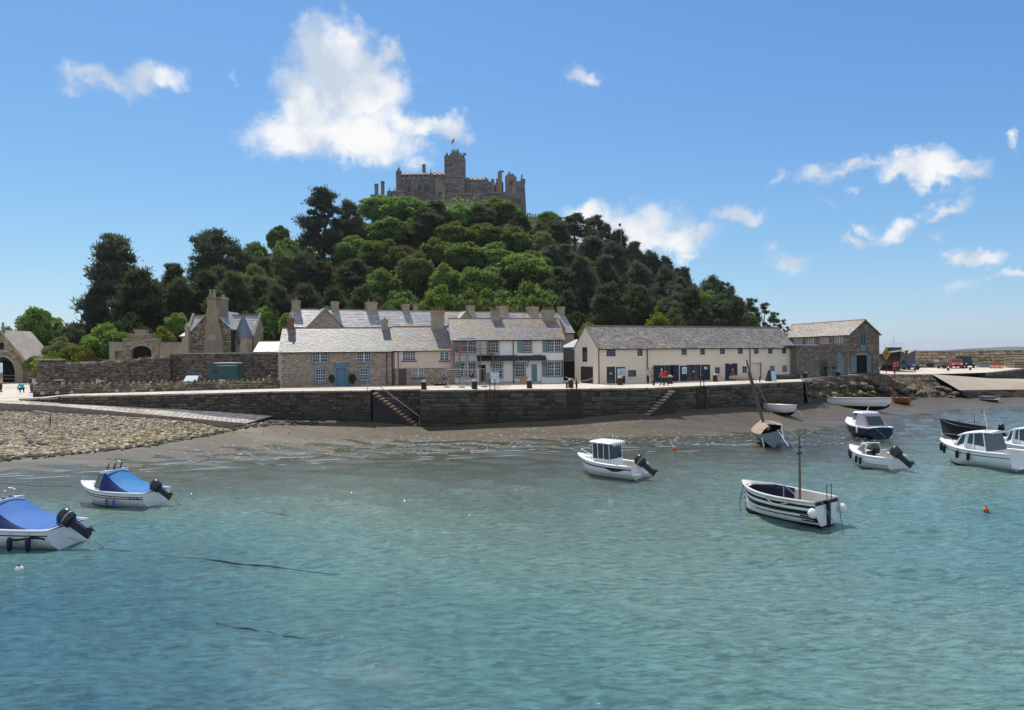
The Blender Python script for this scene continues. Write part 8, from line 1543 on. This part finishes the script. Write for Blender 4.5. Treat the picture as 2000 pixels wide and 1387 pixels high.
post('short rusty post left of the gap bollard', 1107, 758); post('short rusty post right of the gap bollard', 1126, 757.5); post('short rusty post left of the red pair', 1277, 753, .5); 
for i, (px, py) in enumerate(((1721, 723), (1787, 723.5), (1852, 723), (1895, 722))): post('small dark post on the hard ' + ('in front of the yellow sign', 'in front of the blue truck', 'in front of the red car', 'right of the dark car')[i], px, py, .4, .12, 4.2)
rope('barrier_rope', 'pale rope slung across the gap between white house and cream building', [P(1104, 736, 77), P(1118, 741.5, 77), P(1135, 744.5, 77), P(1150, 742, 77), P(1163, 736, 77)], .03)
# planted tubs beside the blue door, black bags, boards
for px, lb in ((648, 'green climbing shrub left of the blue cottage door'), (688, 'green climbing shrub right of the blue cottage door')):
    p = PZ(px, 755, 4.0); t = T('s1', 'bushg', px, 731, 17, p.y - .35, base=4.0, label=lb); t['group'] = 'climbers by the cottage door'
def quickbox(name, label, cat, px0, py0, px1, py1, d, depth, m, rz=0.): a = P(px0, py1, d); b = P(px1, py0, d); t = thing(name, label, cat, a, rz); return t, b.x - a.x, b.z - a.z
t, w, h = quickbox('plywood_sheet', 'brown plywood sheets leaning on the white house wall', 'board', 1015, 735, 1031, 751, 76.4, .1, m_wood); mb = MB(); mb.hexa([(0, 0, 0), (w, 0, 0), (w, .05, 0), (0, .05, 0), (.05, .3, h), (w, .3, h * .95), (w, .35, h * .95), (.05, .35, h)]); mb.build('sheet', mat('ply', (.36, .2, .11), (.3, .16, .085), rough=.8), t); mb = MB(); mb.hexa([(.2, -.08, 0), (w * .8, -.08, 0), (w * .8, -.03, 0), (.2, -.03, 0), (.2, .2, h * .8), (w * .8, .2, h * .8), (w * .8, .25, h * .8), (.2, .25, h * .8)]); mb.build('sheet', mat('ply', (.36, .2, .11)), t)
for i, px in enumerate((852, 861, 869)): p = PZ(px, 754, 4.0); t = thing('rubble_sack', ('left', 'middle', 'right')[i] + ' one of three black sacks at the foot of the pink cottage', 'sack', p, 0, 'black sacks by the scaffolding'); mb = MB(); mb.ball((0, 0, .16), .3, .25, .2, 8, 6); mb.v = [(x + rng.uniform(-.03, .03), y, max(0, z)) for x, y, z in mb.v]; mb.build('sack', m_black, t)
# scaffolding on the left end of the white house
A = fw.A; t = thing('scaffolding', 'tube scaffolding with plank deck round the left end of the white house', 'scaffolding', (A.x, A.y, A.z), fw.rz); Z = lambda y, px=920: fw.uz(px, y, -1.2)[1]; U = lambda px: fw.uz(px, 720, -1.2)[0]
m_tube = mat('scaffold_tube', (.22, .19, .17), (.3, .2, .14), scale=5, rough=.5, metal=.5)
for px in (882, 898, 939, 963):
    for y in (-1.3, -.35): mb = MB(); mb.tube([(U(px), y, 0), (U(px), y, Z(668))], .035, 6); mb.build('standard', m_tube, t)
for y in (-1.35, -.3):
    for zz_ in (Z(674), Z(681), Z(694), Z(721)): mb = MB(); mb.tube([(U(878), y, zz_), (U(966), y, zz_)], .03, 6); mb.build('ledger', m_tube, t)
for px in (880, 900, 941, 961):
    mb = MB(); mb.tube([(U(px), -1.45, Z(693)), (U(px), -.1, Z(693))], .03, 6); mb.build('transom_tube', m_tube, t)
for k in range(4): mb = MB(); mb.box(U(880), U(965), -1.25 + .24 * k, -1.03 + .24 * k, Z(692.5), Z(692.5) + .05); mb.build('plank', mat('scaffold_board', (.28, .19, .12), (.2, .14, .1), scale=3, rough=.9), t)
mb = MB(); mb.tube([(U(884), -1.38, Z(720)), (U(898), -1.38, Z(694))], .03, 6); mb.build('brace', m_tube, t); mb = MB(); mb.tube([(U(912), -1.38, Z(694)), (U(926), -1.38, Z(676))], .03, 6); mb.build('brace', m_tube, t)
mb = MB(); mb.tube([(U(901), -1.42, .05), (U(912), -.6, Z(694))], .06, 6); mb.tube([(U(905), -1.42, .05), (U(916), -.6, Z(694))], .06, 6); [mb.tube([(U(901 + 11 * k / 9), -1.42 + .82 * k / 9, .05 + (Z(694) - .05) * k / 9), (U(905 + 11 * k / 9), -1.42 + .82 * k / 9, .05 + (Z(694) - .05) * k / 9)], .025, 4) for k in range(1, 9)]; mb.build('ladder', m_steel, t)
mb = MB(); mb.box(U(896), U(903), -1.4, -1.37, Z(690), Z(675)); mb.build('red_netting', mat('orange_net', (.35, .13, .08), rough=.9), t)
# mesh fence panels in front of it
def fence(label, px0, px1, py0, py1, d0, d1):
    a, b = P(px0, py1, d0), P(px1, py1, d1); f = Fr((a.x, d0, 4.0), (b.x, d1, 4.0)); t = thing('mesh_fence_panel', label, 'fence', f.A, f.rz, 'temporary fence panels'); h = 1.9; mb = MB(); mb.tube([(0, 0, .1), (0, 0, h), (f.L, 0, h), (f.L, 0, .1), (0, 0, .12)], .025, 5); mb.build('frame', m_steel, t)
    mb = MB(); n = int(f.L / .22)
    for k in range(1, n): mb.tube([(f.L * k / n, 0, .12), (f.L * k / n, 0, h)], .004, 3)
    for k in range(1, 8): mb.tube([(0, 0, .12 + (h - .12) * k / 8), (f.L, 0, .12 + (h - .12) * k / 8)], .004, 3)
    mb.build('mesh_wires', m_tube, t, kind='stuff'); mb = MB(); mb.box(-.3, .3, -.12, .12, 0, .1); mb.build('foot', m_gutter, t)
fence('mesh fence panel left of the man in pink shorts', 873, 902, 722, 754, 74.4, 73.8); fence('mesh fence panel behind the man in pink shorts', 902, 945, 722, 755, 73.8, 74.2); fence('mesh fence panel behind the white notice board', 946, 998, 721, 753, 74.2, 75.6)
# white notice board
p = PZ(967, 757, 4.0); t = thing('notice_board', 'white notice board with blue printed rows at the quay edge', 'sign', p, 0); z0 = P(967, 747, p.y).z - 4; z1 = P(967, 726, p.y).z - 4; w = 7.2 / F * p.y
mb = MB(); mb.box(-w, w, 0, .04, z0, z1); mb.build('board', m_wpaint, t); mb = MB(); [mb.tube([(s * w * .8, .03, 0), (s * w * .8, .03, z0 + .2)], .03, 5) for s in (-1, 1)]; mb.build('legs', m_steel, t)
mi = mat('blue_print', (.04, .12, .30), rough=.6)
mb = MB(); mb.box(-w * .75, w * .75, -.01, 0, z1 - .13, z1 - .05); mb.build('heading', mi, t)
for k in range(4):
    zz_ = z1 - .25 - (z1 - z0 - .3) * k / 4; mb = MB(); mb.box(-w * .85, -w * .1, -.01, 0, zz_ - .1, zz_); mb.box(w * .1, w * .85, -.01, 0, zz_ - .1, zz_); mb.build('printed_row', mat('pale_print', (.25, .38, .55), rough=.6), t)
# A-board, log, boat shaped roll of canvas in front of the cream building
p = PZ(1505, 744.5, 4.02); t = thing('sandwich_board', 'black and pale aqua sandwich board at the right end of the cream building', 'sign', p, .25); mb = MB(); mb.hexa([(-.55, -.3, 0), (-.02, -.3, 0), (-.02, .3, 0), (-.55, .3, 0), (-.3, -.03, 1.25), (-.02, -.03, 1.25), (-.02, .03, 1.25), (-.3, .03, 1.25)]); mb.build('side', m_gutter, t); mb = MB(); mb.hexa([(.02, -.36, 0), (.58, -.36, 0), (.58, -.31, 0), (.02, -.31, 0), (.02, -.06, 1.15), (.55, -.06, 1.15), (.55, -.0, 1.15), (.02, -.0, 1.15)]); mb.build('face', m_sign, t)
A = PZ(1424, 743.5, 4.03); B = PZ(1474, 742.5, 4.03); f = Fr(A, B); t = thing('canvas_roll', 'long pale canvas roll lying on the quay below the navy door', 'canvas', f.A, f.rz); mb = MB(); mb.tube([(0, 0, .32), (.3, 0, .36), (f.L * .4, .02, .33), (f.L * .75, 0, .24), (f.L, 0, .16)], [.12, .3, .27, .2, .1], 8); mb.build('roll', m_tan2 if 'm_tan2' in globals() else mat('pale_canvas', (.50, .44, .33), (.4, .35, .26), scale=3, rough=.9), t); mb = MB(); mb.box(-.4, f.L * .2, -.4, .4, 0, .12); mb.build('bearer', m_wood, t)
A = PZ(1512, 741.5, 4.03); t = thing('upturned_boat', 'dark upturned boat lying along the right end of the cream building', 'boat', (A.x, A.y, 4.03), fc.rz); h = Hull(4.3, 1.2, .5, .05, sw=.6, full=2, sheer=.1, rake=.2); mb = MB(); mb.loft([[(h.pt(i / 12, q, 1)[0], h.pt(i / 12, q, 1)[1], .55 - h.pt(i / 12, q, 1)[2]) for q in (1, .7, .4, 0)] + [(h.pt(i / 12, q, -1)[0], h.pt(i / 12, q, -1)[1], .55 - h.pt(i / 12, q, -1)[2]) for q in (.4, .7, 1)] for i in range(13)], (True, True), closed=False); mb.v = [(x + 2.2, y, z) for x, y, z in mb.v]; mb.build('hull', m_bot, t)
for px, lb in ((1435, 'iron hook post on the quay edge right of the canvas roll'),): post(lb, 1484, 747, .6, .05)

# ------------------------------------------------------------------ tea garden: trailer, tables
d = 80; a = P(408, 742, d); b = P(463, 709, d); w = b.x - a.x; t = thing('horsebox_trailer', 'dark green horsebox trailer with white roof edge in front of the tall garden wall', 'trailer', (a.x, d, 4.0), 0); z1 = b.z - 4; z0 = .38
m_trail = mat('trailer_green', (.018, .075, .065), (.014, .06, .052), scale=1, rough=.35, spec=.5)
mb = MB(); mb.extr([(.05, z0), (w - .02, z0), (w, z1 - .12), (w - .1, z1 - .02), (.55, z1), (.2, z1 - .12), (.0, z1 - .5)], 0, 1.8); mb.build('body', m_trail, t); mb = MB(); mb.extr([(.5, z1 - .01), (w - .08, z1 - .04), (w - .1, z1 + .05), (.6, z1 + .06)], -.04, 1.84); mb.build('roof', m_wpaint, t)
mb = MB(); mb.box(w * .3, w, -.03, 0, z1 - .3, z1 - .26); mb.build('rain_strip', m_wpaint, t); mb = MB(); mb.box(w * .14, w * .3, -.02, .01, z1 - 1.15, z1 - .75); mb.build('window', m_glass, t); mb = MB(); mb.box(w * .40, w * .51, -.025, .0, z0 + .3, z0 + .48); mb.build('menu_sign', m_signw, t)
for k in range(5): mb = MB(); mb.box(w * .34, w * .97, -.012, 0, z0 + .15 + k * .28, z0 + .17 + k * .28); mb.build('panel_seam', m_trail, t)
for x in (w * .55, w * .78): mb = MB(); mb.lathe([(.1, -.1), (.33, -.1), (.33, .1), (.1, .1)], n=12); mb.v = [(x + a_, .1 + z_, .33 + b_) for a_, b_, z_ in mb.v]; mb.build('wheel', m_black, t)
mb = MB(); mb.tube([(-.1, .9, z0 + .1), (-1.2, .9, .45)], .05, 6); mb.build('drawbar', m_iron, t)
def table(label, px, py, d, w, m, tilt=0.): p = P(px, py, d); t = thing('table', label, 'table', (p.x, d, 4.0), 0); z = p.z - 4; mb = MB(); mb.lathe([(w, z - .03), (w, z)], n=12); mb.build('tabletop', m, t); mb = MB(); mb.tube([(0, 0, 0), (0, 0, z - .03)], .05, 6); mb.box(-.3, .3, -.3, .3, 0, .05); mb.build('pedestal', m_iron, t)
table('pale round cafe table at the left end of the tea garden', 115, 742, 72, .5, m_capst); table('pale cafe table between the pale blue and dark red shirts', 198, 744, 76.5, .5, m_capst); table('dark cafe table right of the green trailer', 490, 735, 78, .45, m_gutter); table('dark cafe table beside the pair near the grey cottage', 525, 741, 77.5, .5, m_gutter)
d = 77; a = P(360, 745, d); b = P(386, 734, d); w = b.x - a.x; t = thing('white_board', 'tilted white board table catching the sun behind the low wall', 'board', (a.x, d, a.z), 0); h_ = b.z - a.z; mb = MB(); mb.hexa([(0, -.3, 0), (w, -.3, 0), (w, -.25, 0), (0, -.25, 0), (0, .5, h_), (w * .93, .5, h_), (w * .93, .55, h_), (0, .55, h_)]); mb.build('panel', mat('white_gloss', (.72, .82, .84), rough=.25, spec=.6), t); mb = MB(); [mb.tube([(x, .1, -(a.z - 4)), (x, .1, .3)], .03, 5) for x in (.1, w - .2)]; mb.build('legs', m_iron, t)
for i, px in enumerate((86, 115, 143, 231, 263, 298)): p = PZ(px, 771 - (px - 64) * .025, 4.0); t = thing('wall_spur_stone', 'small pale stone at the foot of the low wall, ' + ('first', 'second', 'third', 'fourth', 'fifth', 'sixth')[i] + ' from its left end', 'stone', (p.x, p.y - .2, 4.0), 0, 'stones at the foot of the low wall'); mb = MB(); mb.ball((0, 0, .12), .22, .16, .2, 7, 5); mb.build('stone', m_capst, t)
# beached wooden stakes on the pebbles
p = PZ(98, 830, 2.2); t = thing('mooring_post', 'thin rusty post standing in the pebbles below the slipway', 'post', (p.x, p.y, 2.1), 0); mb = MB(); mb.tube([(0, 0, 0), (0, 0, 1.0)], .04, 5); mb.build('rod', m_rust, t); mb = MB(); mb.hexa([(-1.6, -.1, 1.0), (.05, -.1, .9), (.05, .2, .9), (-1.6, .2, 1.0), (-1.3, -.05, 1.25), (.0, -.05, 1.02), (.0, .15, 1.02), (-1.3, .15, 1.25)]); mb.build('stone_cap', m_cope, t)

# ------------------------------------------------------------------ the hard at the right: boats ashore, vehicles, clutter
d = 114; K2 = lambda px, py, dd=d: P(px, py, dd); a = K2(1739, 716); t = thing('fishing_boat', 'black hulled fishing boat with white wheelhouse chocked up beside the boathouse', 'boat', (a.x, d, GZ(a.x, d)), R(-95)); h = Hull(7.5, 3.9, 2.3, .1, sw=.9, full=2.2, sheer=.25, rake=.4, pw=2.2)
h.shell('hull', [(.92, 0), (1, 1)], [m_black, m_gel], t).location.z = .45; o = h.transom(m_black, t); o.location.z = .45; o = h.deck(m_gel, t, 0, 1, -.05); o.location.z = .45; zb = 2.75
mb = MB(); mb.loft([[(.4, -1.2, zb), (.4, 1.2, zb), (2.2, .95, zb), (2.2, -.95, zb)], [(.5, -1.1, zb + .25), (.5, 1.1, zb + .25), (2.2, .9, zb + .25), (2.2, -.9, zb + .25)]]); mb.build('wheelhouse', m_gel, t)
mb = MB(); mb.loft([[(.5, -1.08, zb + .25), (.5, 1.08, zb + .25), (2.2, .88, zb + .25), (2.2, -.88, zb + .25)], [(.6, -1., zb + .95), (.6, 1., zb + .95), (2.0, .82, zb + .95), (2.0, -.82, zb + .95)]]); mb.build('glazing', m_tint, t)
mb = MB(); mb.box(.2, 2.4, -1.25, 1.25, zb + .95, zb + 1.1); mb.build('wheelhouse_roof', m_gel, t); mb = MB(); mb.tube([(1.3, 0, zb + 1.1), (1.3, 0, zb + 2.7)], .05, 6); mb.tube([(1.3, -.5, zb + 1.9), (1.3, .5, zb + 1.9)], .03, 5); mb.build('mast', m_wpaint, t); mb = MB(); mb.tube([(.6, -1.1, zb + 1.1), (.6, -1.1, zb + 1.5), (2, -1, zb + 1.5), (2, 1, zb + 1.5), (.6, 1.1, zb + 1.5)], .03, 5); mb.build('rail', m_steel, t)
for x in (-2, 0, 2): mb = MB(); mb.box(x - .2, x + .2, -.5, .5, 0, .5); mb.build('chock', m_wood, t)
a = K2(1768, 706, 120); t = thing('laid_up_boat', 'dark plum hull of a laid up boat behind the blue truck', 'boat', (a.x - 1.5, 121, GZ(a.x, 121)), R(5)); h = Hull(5.5, 2.2, 1.4, .1, sw=.7, sheer=.3, rake=.5); o = h.shell('hull', [(1, 0)], [mat('plum_hull', (.07, .045, .06), rough=.6)], t); o.location.z = 1.3; o = h.transom(m_black, t); o.location.z = 1.3; o = h.deck(m_bot, t, 0, 1, -.1); o.location.z = 1.3
for x in (-1.5, 1.5): mb = MB(); mb.box(x - .1, x + .1, -.8, .8, 0, 1.35); mb.build('trestle', m_wood, t)
a = K2(1762, 712, 126); b = K2(1787, 684, 126); t = thing('lean_to_shed', 'low lean to shed with pale sloping roof built against the breakwater', 'shed', (a.x, 126, 4.4), 0); w = b.x - a.x; hh = b.z - 4.4; mb = MB(); mb.extr([(0, 0), (w, 0), (w, hh), (0, hh * .62)], 0, 5); mb.build('wall', mat('shed_grey', (.13, .125, .12), rough=.9), t); mb = MB(); mb.hexa([(-.2, -.25, hh * .58), (w + .15, -.25, hh + .02), (w + .15, 5, hh + .02), (-.2, 5, hh * .58), (-.2, -.25, hh * .58 + .14), (w + .15, -.25, hh + .16), (w + .15, 5, hh + .16), (-.2, 5, hh * .58 + .14)]); mb.build('roof', mat('shed_roof', (.36, .32, .25), rough=.8), t)
def car(name, label, px, py, d, rz, L, W, H, m, pickup=False):
    a = P(px, py, d); t = thing(name, label, 'car' if not pickup else 'truck', (a.x, d, GZ(a.x, d)), rz); hw = W / 2; mb = MB()
    prof = [(-L / 2, .35), (L / 2, .35), (L / 2, .75), (L * .45, .9), (L * .22, .98), (L * .08, H), (-L * .3 if not pickup else -L * .12, H), (-L * .46 if not pickup else -L * .16, 1.0), (-L / 2, .95)]
    mb.extr(prof, -hw, hw); mb.build('body', m, t)
    gp = [(L * .2, 1.0), (L * .09, H - .1), (-L * .28 if not pickup else -L * .1, H - .1), (-L * .42 if not pickup else -L * .13, 1.0)]; mb = MB(); mb.extr(gp, -hw - .01, hw + .01); mb.build('side_windows', m_tint, t); mb = MB(); mb.hexa([(L * .225, -hw * .85, .98), (L * .235, -hw * .85, .98), (L * .235, hw * .85, .98), (L * .225, hw * .85, .98), (L * .09, -hw * .8, H - .06), (L * .1, -hw * .8, H - .06), (L * .1, hw * .8, H - .06), (L * .09, hw * .8, H - .06)]); mb.build('windscreen', m_tint, t)
    for x in (-L * .32, L * .32):
        for s in (-1, 1): mb = MB(); mb.lathe([(.12, -.1), (.33, -.1), (.34, 0), (.33, .1), (.12, .1)], n=12); mb.v = [(x + a_, s * (hw - .05) + z_, .34 + b_) for a_, b_, z_ in mb.v]; mb.build('wheel', m_black, t)
    for s in (-1, 1): mb = MB(); mb.box(L / 2 - .02, L / 2 + .03, s * hw * .7 - .15, s * hw * .7 + .15, .65, .8); mb.build('headlight', m_gel, t)
    mb = MB(); mb.box(L / 2 - .01, L / 2 + .06, -hw * .95, hw * .95, .35, .55); mb.build('bumper', m_gutter, t)
car('pickup_truck', 'dark blue grey pickup truck parked in front of the lean to shed', 1771, 716, 118, R(-80), 4.6, 1.75, 1.75, mat('truck_paint', (.05, .075, .11), rough=.4), True)
car('red_car', 'bright red car parked on the hard below the breakwater', 1867, 716.5, 122, R(-115), 3.9, 1.65, 1.6, mat('red_paint', (.62, .05, .03), rough=.35)); car('dark_car', 'black car parked close beside the red car', 1884, 716, 124, R(-100), 4.3, 1.75, 1.95, mat('dark_car_paint', (.015, .018, .022), rough=.35))
a = P(1853, 716, 121); t = thing('box_trailer', 'small box trailer with pale grey lid left of the red car', 'trailer', (a.x - .8, 121, GZ(a.x - .8, 121)), .1); mb = MB(); mb.box(-.9, .9, 0, 1.3, .4, 1.1); mb.build('body', mat('trailer_tan', (.22, .16, .1), rough=.8), t); mb = MB(); mb.hexa([(-1, -.1, 1.1), (1, -.1, 1.1), (1, 1.4, 1.1), (-1, 1.4, 1.1), (-.8, .1, 1.5), (1, .1, 1.3), (1, 1.2, 1.3), (-.8, 1.2, 1.5)]); mb.build('lid', m_greyhull, t)
for s in (-1, 1): mb = MB(); mb.lathe([(.08, -.08), (.28, -.08), (.28, .08), (.08, .08)], n=10); mb.v = [(a_, .65 + s * .75 + z_, .28 + b_) for a_, b_, z_ in mb.v]; mb.build('wheel', m_black, t)
# yellow diamond sign on a pole
a = P(1720, 716, 105); t = thing('diamond_sign', 'tall yellow diamond sign on a thin pole before the black fishing boat', 'sign', (a.x, 103.4, 4.05), -.15); zc = P(1722, 690, 105).z - 4.1; mb = MB(); mb.poly([(0, -.05, zc - 1.0), (.55, -.05, zc), (0, -.05, zc + 1.0), (-.55, -.05, zc)]); mb.extr([(0, zc - 1.0), (.55, zc), (0, zc + 1.0), (-.55, zc)], -.045, .0); mb.build('plate', mat('sign_yellow', (.52, .34, .03), rough=.5), t); mb = MB(); [mb.box(-.22 + .02 * k, .22 - .02 * k, -.07, -.052, zc + .2 - k * .2, zc + .27 - k * .2) for k in range(3)]; mb.build('lettering', m_gutter, t); mb = MB(); mb.tube([(0, 0.03, 0), (0, .03, zc)], .04, 6); mb.build('pole', m_rust, t)
# orange barriers and pots below the breakwater
for i, px in enumerate((1938, 1947, 1956)): a = P(px, 718, 122); t = thing('barrier', ('left', 'middle', 'right')[i] + ' one of three orange plastic barriers at the right end of the hard', 'barrier', (a.x, 122, GZ(a.x, 122)), .2, 'orange barriers'); mb = MB(); [mb.box(x - .03, x + .03, -.03, .03, 0, 1.0) for x in (-.4, -.2, 0, .2, .4)]; mb.box(-.43, .43, -.035, .035, .9, 1.0); mb.box(-.43, .43, -.035, .035, .12, .2); mb.build('panel', mat('barrier_orange', (.50, .14, .06), rough=.6), t); mb = MB(); mb.box(-.35, -.25, -.3, .3, 0, .08); mb.build('foot', m_gutter, t)
for i, (px, w_, m, lb) in enumerate(((1793, .8, m_rust, 'rusty winch left of the plank pile'), (1818, 1.3, m_bot, 'dark upturned fish crate on the hard'), (1842, 1.2, m_bot, 'dark low crate left of the box trailer'), (1920, 1.9, m_greyhull, 'grey covered stack left of the orange barriers'), (1803, .7, m_tan, 'pile of tan planks below the breakwater'))):
    a = P(px, 715, 125); t = thing('fish_crate' if 'crate' in lb else 'gear_pile', lb, 'crate' if 'crate' in lb else 'gear', (a.x, 125, GZ(a.x, 125)), rng.uniform(-.3, .3)); mb = MB(); mb.hexa([(-w_ / 2, -.4, 0), (w_ / 2, -.4, 0), (w_ / 2, .4, 0), (-w_ / 2, .4, 0), (-w_ * .45, -.32, .7), (w_ * .48, -.3, .6), (w_ * .45, .34, .66), (-w_ * .48, .3, .72)]); mb.build('body', m, t); mb = MB(); mb.box(-w_ * .4, w_ * .4, -.25, .25, .66, .74); mb.build('lid', m_gutter, t)
# mooring ropes on the shore
rope('mooring_rope', 'pale mooring rope from the quay end down over the rocks, leftmost of three', [P(1592, 743, 91), P(1612, 757, 92), PZ(1636, 772, 1.4)], .045); rope('mooring_rope', 'pale mooring rope slanting over the rocks below the boathouse, middle of three', [P(1664, 742, 99), P(1688, 756, 97), PZ(1722, 771, 1.0)], .045); rope('mooring_rope', 'pale mooring rope slanting across the hard wall to the sand, rightmost of three', [P(1738, 737, 103), P(1765, 750, 100), PZ(1812, 768, .9)], .05)

# ------------------------------------------------------------------ sea air that fades the far headland
mb = MB(); mb.box(-7400, 7400, -7400, 7400, -4.2, 95); hz_o = mb.build('haze', [], kind='stuff')
m = bpy.data.materials.new('sea_haze'); m.use_nodes = True; t_ = m.node_tree; t_.nodes.remove(t_.nodes['Principled BSDF']); v = N(t_, 'ShaderNodeVolumePrincipled'); v.inputs['Color'].default_value = (.86, .92, 1, 1); v.inputs['Density'].default_value = .00008; v.inputs['Anisotropy'].default_value = .3
t_.links.new(v.outputs[0], t_.nodes['Material Output'].inputs['Volume']); hz_o.data.materials.append(m); hz_o['label'] = 'thin sea haze over the whole bay'
